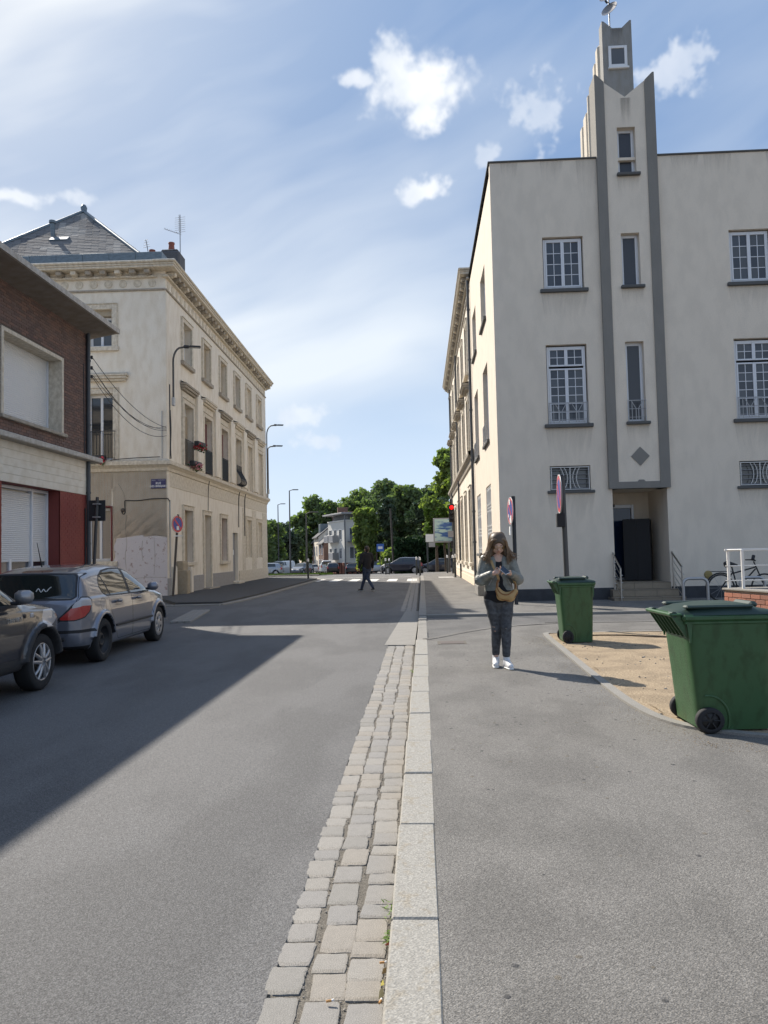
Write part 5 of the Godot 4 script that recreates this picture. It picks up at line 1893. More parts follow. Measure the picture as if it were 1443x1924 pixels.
func build_far():
	# white block with a raised flat roof; its sunlit long face looks left, its end towards us
	var z := -104.0
	var h := thing("apartment_building", "white apartment building with thin overhanging flat roof and balconies behind the parked cars", "building", V(-10.2, gy(z), z), 0.445)
	var wall := plain(0.62, 0.6, 0.55, 0.9)
	var dark := plain(0.16, 0.165, 0.17, 0.7)
	var SF := place(V(0, 0, -7), V(0, 0, 1), V(-1, 0, 0))
	var b := MB.new()
	b.box(V(0, 1.5, -7), V(4.4, 7.2, 0))
	put("wall", b, wall, h)
	b = MB.new()
	b.box(V(0.1, 0, -6.9), V(4.3, 1.5, -0.1))
	put("ground_floor", b, M.terracotta, h)
	for k in 7:
		put("post", plain_box(V(k * 1.0 + 0.1, 0, 0.0), V(k * 1.0 + 0.5, 1.5, 0.12), SF, 0.02), M.orange_brick1, h)
	b = MB.new()
	b.box(V(0.7, 7.2, -6.6), V(4.2, 8.1, -0.5))
	put("attic", b, dark, h)
	put("roof", plain_box(V(-0.7, 8.1, -7.4), V(5.0, 8.32, 0.7), Transform3D(), 0.03), plain(0.3, 0.3, 0.3, 0.7), h)
	put("parapet", plain_box(V(-0.1, 7.15, -7.05), V(4.45, 7.34, 0.08), Transform3D(), 0.02), wall, h)
	b = MB.new()
	b.tube([V(-0.1, 0, 0.35), V(-0.1, 8.15, 0.35)], 0.1, 8)
	put("column", b, dark, h)
	for k in 3:
		for r in 2:
			far_window(h, SF * sh(0.6 + k * 2.1, 2.1 + r * 2.6, 0), 0.9, 1.35, M.white_frame, M.glass)
	for k in 2:
		for r in 2:
			far_window(h, sh(0.7 + k * 1.9, 2.1 + r * 2.6, 0), 1.2, 1.5, M.white_frame, M.glass_grey)
	for s in [[0.6, 4.3], [2.6, 1.9], [2.7, 4.3]]:
		var m := MB.new()
		m.X = SF * sh(s[0], s[1], 0)
		m.rbox(V(0, 0, 0), V(1.8, 0.12, 0.9), 0.02)
		m.rbox(V(0, 0.12, 0.84), V(1.8, 1.0, 0.9), 0.02)
		m.rbox(V(0, 0.12, 0), V(0.05, 1.0, 0.84), 0.02)
		m.rbox(V(1.75, 0.12, 0), V(1.8, 1.0, 0.84), 0.02)
		put("balcony", m, M.sign_back, h)
	var m2 := MB.new()
	m2.rbox(V(0.4, 4.3, 0), V(4.0, 4.42, 1.0), 0.02)
	m2.rbox(V(0.4, 4.42, 0.94), V(4.0, 5.3, 1.0), 0.02)
	put("balcony", m2, dark, h)
	# terrace of houses running away behind it, their faces to the left as well
	var cols := [M.brick1, M.cream, M.brick2, M.stone, M.brick0, M.cream_low]
	var desc := ["dark brick terrace house with grey gabled roof next to the white block", "cream terrace house with steep roof and tall chimney, second beyond the white block", "brown brick terrace house, third beyond the white block", "pale stone terrace house far down the street", "small dark brick house at the far end of the terrace", "ochre house, last of the terrace under the trees"]
	for k in 6:
		var q := k * 6.6
		var zz := -112.8 - 0.969 * q
		var hh := [4.6, 5.8, 5.2, 4.8, 5.0, 4.6][k] as float
		var t := thing("terrace_house", desc[k], "house", V(-14.2 - 0.247 * q, gy(zz), zz), 0.25, "terrace houses beyond the crossing")
		b = MB.new()
		b.box(V(0, 0, -6.5), V(8, hh, 0))
		b.tri(V(8, hh, 0), V(0, hh, 0), V(4, hh + 3.2, 0), Vector3.BACK)
		b.tri(V(8, hh, -6.5), V(0, hh, -6.5), V(4, hh + 3.2, -6.5), Vector3.FORWARD)
		put("wall", b, cols[k], t)
		b = MB.new()
		b.prism(PackedVector2Array([Vector2(8.3, hh - 0.2), Vector2(8.3, hh - 0.05), Vector2(4, hh + 3.4), Vector2(-0.3, hh - 0.05), Vector2(-0.3, hh - 0.2), Vector2(4, hh + 3.22)]), -6.58, 0.12)
		var rf := put("roof", b, M.slate_dark if k % 2 else M.slate, t)
		put("chimney", plain_box(V(3.2, hh + 2.2, -0.9), V(4.8, hh + 4.6, -0.3), Transform3D(), 0.03), M.brick2, rf)
		if k == 1:
			put("dormer", plain_box(V(0.6, hh + 0.4, -4.6), V(2.8, hh + 2.1, -2.2), Transform3D(), 0.03), M.zinc, rf)
		var SF2 := place(V(0, 0, -6.5), V(0, 0, 1), V(-1, 0, 0))
		for j in 2:
			for r in 2:
				far_window(t, SF2 * sh(0.9 + j * 3.0, 0.7 + r * 2.2, 0), 1.0, 1.4, M.white_frame, M.glass)
		far_window(t, sh(1.5, hh - 1.6, 0), 0.9, 1.2, M.white_frame, M.glass)
	# lamp posts
	street_lamp(V(-13.6, gy(-80), -80.0), 8.9, "tall slender street lamp on the verge beyond the cream block", 0.25)
	street_lamp(V(-17.8, gy(-96), -96.0), 8.9, "more distant street lamp left of the tall one, half hidden by trees", 0.2)
	street_lamp(V(-8.9, gy(-60), -60.0), 4.9, "short lamp column on the verge in front of the parked silver car", 0.0)
	street_lamp(V(-10.8, gy(-110), -110.0), 4.6, "dark lamp post in front of the terrace houses", -0.5)
	var pl := thing("wooden_pole", "tall bare wooden pole standing before the dark trees", "pole", V(-2.7, gy(-78), -78.0))
	b = MB.new()
	b.tube([V(0, 0, 0), V(-0.25, 6.6, 0)], [0.13, 0.09], 8)
	put("shaft", b, M.pole_brown, pl)
	# blue parking sign, advertising column, bus stop, direction panels
	var sg := thing("blue_road_sign", "small square blue road sign on a post left of the dark car", "road sign", V(-3.95, gy(-76), -76.0))
	b = MB.new()
	b.tube([V(0, 0, 0), V(0, 2.9, 0)], 0.035, 6)
	put("post", b, M.pole, sg)
	put("panel", plain_box(V(-0.36, 2.2, 0.04), V(0.36, 2.95, 0.07), Transform3D(), 0.01), plain(0.03, 0.12, 0.42, 0.4), sg)
	put("symbol", plain_box(V(-0.22, 2.45, 0.07), V(0.22, 2.7, 0.08), Transform3D(), 0.003), M.sticker, sg)
	var ad := thing("advertising_panel", "upright advertising panel in a grey frame behind the dark car", "advertising panel", V(-1.35, gy(-84), -84.0))
	put("frame", plain_box(V(-0.68, 0.55, -0.12), V(0.68, 3.0, 0.12), Transform3D(), 0.05), M.sign_back, ad)
	put("poster", plain_box(V(-0.56, 0.75, 0.12), V(0.56, 2.8, 0.13), Transform3D(), 0.004), textured(noise_tex(31, 0.03, Color(0.1, 0.14, 0.12), Color(0.62, 0.62, 0.58), {"w": 256}), Vector3.ONE * 0.4, 0.3), ad)
	put("foot", plain_box(V(-0.3, 0.0, -0.1), V(0.3, 0.55, 0.1), Transform3D(), 0.02), M.iron, ad)
	var bs := thing("direction_sign", "white direction panel on a dark post left of the young street trees", "road sign", V(0.55, gy(-60), -60.0))
	b = MB.new()
	b.tube([V(0, 0, 0), V(0, 3.1, 0)], 0.06, 8)
	put("post", b, M.pole_green, bs)
	put("panel", plain_box(V(-0.12, 2.45, 0.05), V(0.72, 3.05, 0.09), Transform3D(), 0.01), M.sticker, bs)
	put("map_panel", plain_box(V(0.1, 2.05, 0.05), V(0.6, 2.42, 0.085), Transform3D(), 0.01), M.sign_back, bs)
	var bb := thing("billboard", "billboard with a blue and green poster on the right behind the traffic light", "billboard", V(2.25, gy(-52) + 0.0, -52.0), 0.12)
	put("frame", plain_box(V(-1.35, 2.1, -0.1), V(0.55, 3.75, 0.0), Transform3D(), 0.03), M.sign_back, bb)
	put("poster", plain_box(V(-1.27, 2.2, 0.0), V(0.47, 3.68, 0.012), Transform3D(), 0.003), textured(noise_tex(33, 0.011, Color(0.02, 0.09, 0.33), Color(0.5, 0.66, 0.6), {"w": 256, "oct": 4, "a": 0.38, "b": 0.6}), V(0.22, 0.8, 0.3), 0.4), bb)
	b = MB.new()
	b.tube([V(-0.3, -0.1, -0.15), V(-0.3, 2.4, -0.15)], 0.07, 8)
	put("post", b, M.pole, bb)
	# bollards with white caps
	var spots := [[1.72, -50.0], [2.02, -48.6], [-0.05, -47.2], [-0.28, -50.5], [-2.55, -56.0], [-2.3, -56.3], [-6.55, -44.6]]
	var lab := ["white capped bollard at the pavement edge, left of the pair by the traffic light", "white capped bollard nearest the traffic light pole", "white capped bollard at the end of the gutter by the crossing", "bollard beside the rear of the dark car", "bollard in front of the dark car's bonnet, left of two", "bollard in front of the dark car's bonnet, right of two", "dark bollard on the left kerb corner beyond the cream block"]
	var bo: Node3D
	for k in spots.size():
		var at := V(spots[k][0], gy(spots[k][1]) + (0.1 if k < 2 or k == 6 else 0.02), spots[k][1])
		if k == 0:
			bo = thing("bollard", lab[0], "bollard", at, 0, "bollards round the crossing")
			b = MB.new()
			b.lathe([Vector2(0.055, 0), Vector2(0.05, 0.98), Vector2(0.04, 1.0)], 10)
			put("shaft", b, M.pole_green, bo)
			b = MB.new()
			b.lathe([Vector2(0.062, 0.98), Vector2(0.062, 1.1), Vector2(0.045, 1.15), Vector2(0.0, 1.165)], 10)
			put("cap", b, M.white, bo)
		else:
			copy_of(bo, at, 0, lab[k])

func street_lamp(at: Vector3, hh: float, label: String, turn: float):
	var t := thing("street_lamp", label, "street lamp", at, turn, "street lamps beyond the crossing")
	var b := MB.new()
	b.tube([V(0, 0, 0), V(0, hh * 0.55, 0), V(0, hh, 0)], [0.1, 0.075, 0.055], 8)
	put("pole", b, M.pole, t)
	b = MB.new()
	b.tube([V(0, hh - 0.02, 0), V(0.35, hh + 0.1, 0)], 0.04, 6)
	b.rbox(V(0.3, hh + 0.05, -0.14), V(0.95, hh + 0.14, 0.14), 0.03)
	put("lamp_head", b, M.pole, t)
# ---------------------------------------------------------------- trees
func leaf_mesh() -> ArrayMesh:
	var b := MB.new()
	for k in 3:
		b.X = Transform3D(Basis.from_euler(V(k * 0.9, k * 2.1, k * 1.3)), V(sin(k * 2.0), cos(k * 2.4), sin(k * 4.0)) * 0.35)
		b.quad(V(-0.5, 0, -0.28), V(0.1, 0.09, -0.42), V(0.55, 0, 0.0), V(0.05, -0.05, 0.4), V(0, 1, 0))
	return b.mesh()

func leaf_mat(r: float, g: float, bl: float) -> StandardMaterial3D:
	var m := plain(r, g, bl, 0.9)
	m.metallic_specular = 0.2
	m.backlight_enabled = true
	m.backlight = lin(minf(r * 4.0, 1), minf(g * 4.0, 1), bl * 3.0)
	m.vertex_color_use_as_albedo = true
	return m

var leafm: ArrayMesh
func tree(called: String, label: String, at: Vector3, hh: float, rad: float, m: Material, style: String, seed_: int, group: String, n := 2600, size := 0.55) -> Node3D:
	if leafm == null:
		leafm = leaf_mesh()
	var r := RandomNumberGenerator.new()
	r.seed = seed_
	var t := thing(called, label, "tree", at, 0.0, group)
	var tr := MB.new()
	var lean := V(r.randf_range(-0.3, 0.3), 0, r.randf_range(-0.3, 0.3))
	var th := hh * 0.6
	var base_r := hh * 0.022
	tr.tube([V(0, -0.2, 0), lean * 0.2 + V(0, th * 0.35, 0), lean * 0.6 + V(0, th * 0.7, 0), lean + V(0, th, 0)], [base_r * 1.3, base_r, base_r * 0.7, base_r * 0.35], 9)
	# clump centres spread through the crown's volume
	var blobs := []
	var low := hh * (0.22 if style != "young" else 0.42)
	var nb := 44 if style == "broad" else 26
	for k in nb:
		var a := r.randf() * TAU
		var f := r.randf()
		var y := lerpf(low, hh * 0.93, f)
		var wide := rad * (1.0 - 0.2 * absf(f * 2 - 0.8))
		if style == "broad":
			wide = rad * sqrt(maxf(0.06, 1.0 - pow((f - 0.42) / 0.6, 2)))
		elif style == "conifer":
			wide = rad * (1.08 - f) * 0.9
		elif style == "weeping":
			wide = rad * (0.55 + 0.45 * sin(f * PI))
		var d := wide * sqrt(r.randf()) * 0.85
		var c := V(cos(a) * d, y, sin(a) * d)
		var br := rad * r.randf_range(0.16, 0.36) * (0.7 if style == "conifer" else 1.0)
		blobs.append([c, br, r.randf_range(0.75, 1.2)])
		if k % 2 == 0:
			var s := lean * (y / th) * 0.6 + V(0, minf(y * 0.72, th * 0.95), 0)
			tr.tube([s, s.lerp(c, 0.5) + V(0, -0.05 * d, 0), c], [base_r * 0.35, base_r * 0.22, base_r * 0.08], 5)
	put("trunk", tr, M.bark, t)
	var xf := []
	var cols := []
	for k in n:
		var q: Array = blobs[r.randi() % nb]
		var dir := V(r.randfn(), r.randfn(), r.randfn()).normalized()
		var rr: float = q[1] * pow(r.randf(), 0.4) * (1.0 + 0.25 * r.randfn() * 0.6)
		var pos: Vector3 = q[0] + dir * V(rr, rr * 0.8, rr)
		if style == "weeping":
			pos.y -= pow(r.randf(), 2.0) * hh * 0.22
		if style == "conifer":
			pos = q[0] + dir * V(rr * 1.35, rr * 0.35, rr * 1.35) - V(0, 0.1 * rr, 0)
		pos.y = maxf(pos.y, 0.5)
		var s := size * r.randf_range(0.6, 1.3)
		var bs := Basis.from_euler(V(r.randf_range(-0.9, 0.9), r.randf() * TAU, r.randf_range(-0.9, 0.9)))
		if style == "weeping":
			bs = Basis.from_euler(V(r.randf_range(-0.3, 0.3), r.randf() * TAU, PI / 2 + r.randf_range(-0.3, 0.3)))
		xf.append(Transform3D(bs.scaled(Vector3.ONE * s), pos))
		var v: float = q[2] * r.randf_range(0.85, 1.15)
		cols.append(Color(v * r.randf_range(0.9, 1.1), v, v * r.randf_range(0.8, 1.1)))
	var cr := multi("crown", leafm, m, xf, t, cols)
	cr.remove_meta("kind")
	return t

func build_trees():
	M.bark = textured(noise_tex(41, 0.05, Color(0.4, 0.36, 0.3), Color(1, 1, 1), {"w": 256}), Vector3.ONE * 0.8, 0.95, null, 0.3, null, Vector3.ONE, lin(0.13, 0.1, 0.075))
	var mid := leaf_mat(0.2, 0.25, 0.13)
	var dark := leaf_mat(0.095, 0.125, 0.085)
	var blue := leaf_mat(0.175, 0.22, 0.135)
	var light := leaf_mat(0.23, 0.3, 0.12)
	var g := "big trees closing the view beyond the crossing"
	# far row behind the white block
	tree("broad_tree", "broad dark green tree left above the terrace houses", V(-17.2, gy(-130), -130), 13.2, 4.7, mid, "broad", 101, g, 5200, 0.62)
	tree("broad_tree", "rounded green tree behind the white building's roof", V(-10.5, gy(-140), -140), 15.5, 6.2, mid, "broad", 102, g, 5200, 0.66)
	tree("broad_tree", "tall broad tree right behind the white building", V(-5.0, gy(-122), -122), 14.7, 5.4, blue, "broad", 103, g, 6000, 0.6)
	tree("broad_tree", "highest rounded crown in the middle of the view", V(-2.0, gy(-118), -118), 13.6, 5.0, mid, "broad", 104, g, 6000, 0.58)
	tree("broad_tree", "dark crown right of the middle, behind the tall pole", V(1.6, gy(-122), -122), 13.6, 5.4, blue, "broad", 105, g, 5200, 0.6)
	tree("willow", "weeping pale willow hanging beside the white building", V(-6.7, gy(-95), -95), 8.6, 1.8, light, "weeping", 106, g, 4600, 0.42)
	tree("yew", "very dark conifer behind the man", V(-4.1, gy(-96), -96), 10.2, 2.7, dark, "conifer", 107, g, 5200, 0.42)
	tree("yew", "dark spreading conifer behind the dark car", V(0.5, gy(-88), -88), 8.6, 3.2, dark, "conifer", 108, g, 5200, 0.4)
	tree("yew", "dark evergreen between the conifer and the bright tree", V(2.8, gy(-96), -96), 9.5, 3.2, dark, "broad", 109, g, 4600, 0.42)
	tree("lime_tree", "bright sunlit tall tree against the right house", V(3.3, gy(-74), -74), 12.6, 2.8, light, "broad", 110, g, 6500, 0.4)
	tree("broad_tree", "dense tree hidden behind the right house", V(8.0, gy(-84), -84), 13.0, 4.6, mid, "broad", 111, g, 4200, 0.5)
	# left of the lamp post
	tree("broad_tree", "low dark tree left of the tall street lamp", V(-22.0, gy(-120), -120), 8.0, 3.4, dark, "broad", 112, g, 3600, 0.5)
	tree("broad_tree", "low dark tree between the tall street lamp and the terrace", V(-21.0, gy(-118), -118), 7.4, 2.8, dark, "broad", 113, g, 3600, 0.46)
	tree("broad_tree", "airy tree against the end of the cream block", V(-19.6, gy(-98), -98), 7.2, 2.8, mid, "broad", 114, g, 2600, 0.4)
	tree("broad_tree", "dark tree under the broad one, before the terrace's end", V(-26.5, gy(-165), -165), 9.0, 4.2, dark, "broad", 115, g, 3600, 0.5)
	tree("shrub", "light green shrub behind the dark car", V(-3.1, gy(-82), -82), 2.7, 1.3, light, "broad", 116, "", 1100, 0.3)
	# row of young pleached trees on the right
	for k in 3:
		tree("young_tree", ["young street tree with thin pale trunk, left of three", "young street tree with thin pale trunk, middle of three", "young street tree with thin pale trunk, right of three"][k], V(1.35 + k * 0.78, gy(-63), -63.0 - k * 1.0), 5.6, 1.15, leaf_mat(0.075, 0.115, 0.03), "young", 120 + k, "young street trees by the billboard", 1300, 0.26)
	# the dark hedge wall behind them
	var b: Node3D = thing("hedge", "dark clipped hedge behind the young street trees", "hedge", V(5.5, gy(-86), -78.0))
	var r := RandomNumberGenerator.new()
	r.seed = 5
	var xf := []
	var cols := []
	for k in 5200:
		xf.append(Transform3D(Basis.from_euler(V(r.randf() * TAU, r.randf() * TAU, 0)).scaled(Vector3.ONE * r.randf_range(0.25, 0.5)), V(r.randf_range(-8.0, 8), r.randf_range(0, 3.4) + 0.2 * r.randfn(), r.randf_range(-0.5, 0.6))))
		var v := r.randf_range(0.6, 1.2)
		cols.append(Color(v, v, v))
	var hm := multi("foliage", leafm, leaf_mat(0.026, 0.05, 0.024), xf, b, cols)
	hm.remove_meta("kind")
	# grass of the verge
	xf = []
	cols = []
	var gb := MB.new()
	gb.quad(V(-0.06, 0, 0), V(0.06, 0, 0), V(0.03, 1, 0.1), V(-0.02, 1, 0.1))
	gb.quad(V(0, 0, -0.06), V(0, 0, 0.06), V(0.1, 1, 0.03), V(0.1, 1, -0.02))
	for k in 5000:
		var z := -57.6 - r.randf() * 11.0
		xf.append(Transform3D(Basis(Vector3.UP, r.randf() * TAU).scaled(V(1, r.randf_range(0.06, 0.2), 1)), V(r.randf_range(-24, -7.8), gy(z) + 0.05, z)))
		var v := r.randf_range(0.7, 1.3)
		cols.append(Color(v * 1.1, v, v))
	var gg := multi("grass", gb.mesh(), leaf_mat(0.09, 0.13, 0.04), xf, self, cols)
	tag(gg, "short grass of the verge beyond the crossing", "grass", "", "stuff")
# ---------------------------------------------------------------- signs, lamps, cables and other street things
func no_parking(T: Transform3D, o: Node3D, r: float, stickers: Array):
	# round sign facing local +z: red ring, blue field, one red bar, stickers stuck on
	var b := MB.new()
	b.X = T * Transform3D(Basis(Vector3.RIGHT, PI / 2), Vector3.ZERO)
	b.lathe([Vector2(0, -0.02), Vector2(r, -0.02), Vector2(r + 0.004, -0.01), Vector2(r, 0.0), Vector2(0, 0.0)], 32)
	var d := put("sign_plate", b, M.sign_back, o)
	b = MB.new()
	b.X = T * Transform3D(Basis(Vector3.RIGHT, PI / 2), Vector3.ZERO)
	b.lathe_flat([Vector2(r, 0.002), Vector2(r * 0.97, 0.0035), Vector2(r * 0.76, 0.0035)], 32)
	put("red_ring", b, M.sign_red, d)
	b = MB.new()
	b.X = T * Transform3D(Basis(Vector3.RIGHT, PI / 2), Vector3.ZERO)
	b.lathe_flat([Vector2(r * 0.765, 0.003), Vector2(0, 0.003)], 32)
	put("blue_field", b, M.sign_blue, d)
	b = MB.new()
	b.X = T * Transform3D(Basis(Vector3.BACK, -PI / 4), V(0, 0, 0.0045))
	b.box(V(-r * 0.74, -r * 0.1, 0), V(r * 0.74, r * 0.1, 0.002))
	put("red_bar", b, M.sign_red, d)
	b = MB.new()
	b.X = T * Transform3D(Basis(Vector3.RIGHT, PI / 2), Vector3.ZERO)
	b.lathe_flat([Vector2(r, 0.0042), Vector2(r * 0.965, 0.0045)], 32)
	put("white_rim", b, M.sticker, d)
	for s in stickers:
		put("sticker", plain_box(V(s[0], s[1], 0.0075), V(s[0] + s[2], s[1] + s[3], 0.0095), T, 0.001), M.sticker, d)

func wall_lamp(base: Vector3, n: Vector3, drop: float, rise: float, reach: float, label: String):
	var t := thing("wall_lamp", label, "street lamp", base, 0.0, "")
	settle(t)
	var b := MB.new()
	var pts := [V(0, -drop, 0), V(0, 0, 0), V(0, rise * 0.55, 0)]
	for k in 7:
		var a := PI * 0.5 * k / 6.0
		pts.append(V(0, rise * 0.55, 0) + n * (reach * 0.45 * (1 - cos(a))) + V(0, rise * 0.45 * sin(a), 0))
	pts.append(n * reach * 0.62 + V(0, rise * 1.02, 0))
	b.tube(pts, 0.035, 8)
	put("bracket", b, M.pole, t)
	b = MB.new()
	var B := Basis(n, Vector3.UP, n.cross(Vector3.UP))
	b.X = Transform3D(B, n * reach * 0.58 + V(0, rise * 1.0, 0))
	b.rbox(V(0, -0.01, -0.08), V(0.2, 0.09, 0.08), 0.03)
	b.rbox(V(0.2, 0.02, -0.11), V(0.6, 0.075, 0.11), 0.02)
	var hd := put("lamp_head", b, M.iron, t)
	b = MB.new()
	b.X = Transform3D(B, n * reach * 0.58 + V(0, rise * 1.0, 0))
	b.box(V(0.23, 0.014, -0.09), V(0.57, 0.022, 0.09))
	put("lens", b, M.glass_grey, hd)
	b = MB.new()
	b.rbox(V(-0.05, -drop - 0.05, -0.07), V(0.05, -drop + 0.25, 0.07), 0.015)
	put("fuse_box", b, M.galv, t)

func build_street_things():
	var b: MB
	# left no-parking sign on its leaning post
	var t := thing("no_parking_sign", "round no-parking sign with one white sticker on a leaning post by the cream corner", "road sign", V(-8.38, 0.1, -25.7), 0.0, "no-parking signs")
	settle(t)
	b = MB.new()
	b.tube([V(0, 0.0, 0), V(0.2, 2.85, 0)], 0.04, 8)
	put("post", b, M.pole_brown, t)
	no_parking(Transform3D(Basis(Vector3.UP, 1.2), V(0.2, 2.52, 0.06)), t, 0.29, [[-0.06, -0.2, 0.12, 0.13]])
	put("sign_tag", plain_box(V(0.06, 2.1, 0.04), V(0.36, 2.14, 0.05), Transform3D(), 0.004), M.sticker, t)
	# the two on the right
	t = thing("no_parking_sign", "round no-parking sign covered in white stickers behind the woman", "road sign", V(2.42, 0.1, -19.9), 0.0, "no-parking signs")
	b = MB.new()
	b.tube([V(0, 0, 0), V(0, 2.78, 0)], 0.05, 10)
	put("post", b, M.iron, t)
	no_parking(Transform3D(Basis(Vector3.UP, -1.48), V(-0.09, 2.4, 0.03)), t, 0.35, [[-0.12, 0.16, 0.16, 0.14], [0.02, -0.32, 0.14, 0.2], [-0.2, -0.16, 0.09, 0.08], [-0.06, -0.3, 0.08, 0.12]])
	put("sign_tag", plain_box(V(-0.12, 1.78, -0.06), V(-0.1, 2.0, 0.16), Transform3D(), 0.005), M.sticker, t)
	t = thing("no_parking_sign", "taller bare round no-parking sign on a grey post behind the far green bin", "road sign", V(2.55, 0.1, -13.6), 0.0, "no-parking signs")
	b = MB.new()
	b.tube([V(0, 0, 0), V(-0.03, 2.68, 0)], 0.045, 10)
	put("post", b, M.pole, t)
	no_parking(Transform3D(Basis(Vector3.UP, -1.64), V(-0.1, 2.36, 0.03)), t, 0.34, [])
	b = MB.new()
	b.rbox(V(-0.16, 1.78, -0.02), V(-0.02, 2.02, 0.1), 0.01)
	put("backing_box", b, M.black_soft, t)
	# board seen from behind on a pole by the brick house
	t = thing("sign_board", "dark rectangular road sign seen from behind on a leaning pole at the brick house corner", "road sign", V(-8.68, 0.1, -20.2))
	b = MB.new()
	b.tube([V(-0.1, 0, 0), V(0.06, 3.06, 0)], 0.042, 10)
	put("post", b, M.pole, t)
	put("panel", plain_box(V(-0.21, 2.42, -0.08), V(0.25, 2.98, -0.055), Transform3D(), 0.008), M.iron, t)
	b = MB.new()
	b.rbox(V(-0.06, 2.85, -0.06), V(0.14, 2.89, 0.05), 0.008)
	put("clamp", b, M.galv, t)
	b = MB.new()
	b.rbox(V(-0.07, 2.5, -0.06), V(0.13, 2.54, 0.05), 0.008)
	put("clamp", b, M.galv, t)
	# street name plate with its lettering
	t = thing("street_name_plate", "dark blue enamel street name plate with white letters high on the cream corner", "street sign", V(-9.0, 4.06, -26.18))
	settle(t)
	put("plate", plain_box(V(-0.27, -0.165, 0.0), V(0.25, 0.165, 0.02), Transform3D(), 0.006), M.plate_blue, t)
	lettering(t, "RUE", 0.075, V(-0.01, 0.015, 0.021), M.sticker)
	lettering(t, "DES BRIQUES", 0.07, V(-0.01, -0.085, 0.021), M.sticker)
	put("border_line", plain_box(V(-0.25, 0.118, 0.02), V(-0.11, 0.126, 0.022), Transform3D(), 0.001), M.sticker, t)
	put("border_line", plain_box(V(-0.02, 0.124, 0.02), V(0.23, 0.132, 0.022), Transform3D(), 0.001), M.sticker, t)
	# street lamps on brackets
	wall_lamp(V(-8.6, 7.75, -26.6), V(0.96, 0, -0.28), 0.85, 1.2, 0.62, "curved street lamp on the near corner of the cream block")
	wall_lamp(V(-8.95, 7.9, -45.0), V(0.92, 0, -0.3), 3.0, 1.3, 0.75, "upper curved street lamp at the far end of the cream block")
	wall_lamp(V(-8.97, 7.6, -45.4), V(0.95, 0, -0.3), 2.4, 0.4, 0.5, "lower straight street lamp at the far end of the cream block")
	# cables slung across the side street
	var a := V(-9.12, 7.1, -20.95)
	var e := V(-9.3, 6.31, -27.95)
	var drops := [[0.05, 0.0, 0.35], [-0.25, -0.1, 0.5], [-0.25, 0.06, 0.6], [-0.5, -0.3, 0.55], [-0.45, -0.05, 0.4]]
	for k in 5:
		b = MB.new()
		b.tube(sag(a + V(0.05, drops[k][0], 0), e + V(0, drops[k][1], 0.03), drops[k][2], 14), 0.0095 - 0.001 * (k % 3), 5)
		var c := put("overhead_cable", b, M.black_soft)
		tag(c, ["topmost dark cable slung from the brick house to the cream block", "second dark cable from the top between brick house and cream block", "middle sagging cable between brick house and cream block", "lowest sagging cable, ending furthest down the cream corner", "fourth dark cable from the top between brick house and cream block"][k], "cable", "cables across the side street")
	# wires and conduit on the cream corner
	t = thing("wall_conduit", "bundle of grey conduits and wires down the cream corner under the lamp", "conduit", V(-8.73, 0, -26.2))
	settle(t)
	b = MB.new()
	b.tube([V(-0.14, 6.6, 0.03), V(-0.14, 4.95, 0.03)], 0.022, 6)
	put("conduit", b, M.galv, t)
	b = MB.new()
	b.tube(spline([V(0.03, 7.6, -0.3), V(0.04, 6.4, -0.28), V(0.035, 5.6, -0.33), V(0.03, 4.95, -0.28)], 5), 0.02, 6)
	put("wire", b, M.iron, t)
	b = MB.new()
	b.tube(spline([V(0.03, 6.7, -0.36), V(0.04, 6.0, -0.4), V(0.035, 5.4, -0.36), V(0.03, 4.98, -0.42)], 5), 0.014, 6)
	put("wire", b, M.black_soft, t)
	b = MB.new()
	b.tube([V(0.035, 3.5, -0.22), V(0.035, 0.8, -0.22)], 0.035, 8)
	put("conduit", b, M.galv, t)
	b = MB.new()
	b.tube(spline([V(0.035, 3.45, -0.2), V(0.03, 3.53, -0.05), V(0.0, 3.54, 0.03), V(-0.5, 3.54, 0.03), V(-1.0, 3.49, 0.03), V(-1.42, 3.5, 0.03), V(-1.47, 3.42, 0.03), V(-1.46, 3.1, 0.03), V(-1.52, 3.03, 0.03), V(-1.57, 3.1, 0.03)], 5), 0.017, 6)
	put("wire", b, M.black_soft, t)
	b = MB.new()
	b.X = Transform3D(Basis(Vector3.RIGHT, PI / 2), V(-1.54, 3.17, 0.015))
	b.lathe([Vector2(0.075, 0), Vector2(0.07, 0.03), Vector2(0.03, 0.05), Vector2(0, 0.05)], 14)
	put("junction_box", b, M.pole_brown, t)
	b = MB.new()
	b.tube(spline([V(-0.15, 4.97, 0.21), V(-0.9, 4.96, 0.21), V(-1.6, 4.93, 0.21), V(-1.9, 4.9, 0.21)], 4), 0.016, 6)
	put("wire", b, M.black_soft, t)
	for k in 3:
		b = MB.new()
		var q: float = [5.4, 11.2, 12.6][k]
		b.X = Transform3D(Basis(Vector3.UP, 0.0169), Vector3.ZERO)
		b.tube(spline([V(0.22, 4.85, -q), V(0.08, 4.6, -q - 0.05), V(0.05, 4.1, -q), V(0.05, 3.3 - 0.4 * k, -q + 0.06)], 5), 0.022 if k else 0.014, 6)
		put("wire", b, M.iron, t)
	# meter cabinets at the foot of the cream block
	var cab := [["pale narrow meter cabinet nearest the no-parking post", 0.55, 0.42, 1.1, 0.14, M.cream], ["tall beige meter cabinet in the middle of the three", 1.35, 0.62, 1.28, 0.26, M.beige], ["low beige meter cabinet in front of the tall one", 1.2, 0.4, 0.95, 0.42, M.beige], ["pale slim meter cabinet furthest from the post", 2.1, 0.3, 1.05, 0.3, M.cream]]
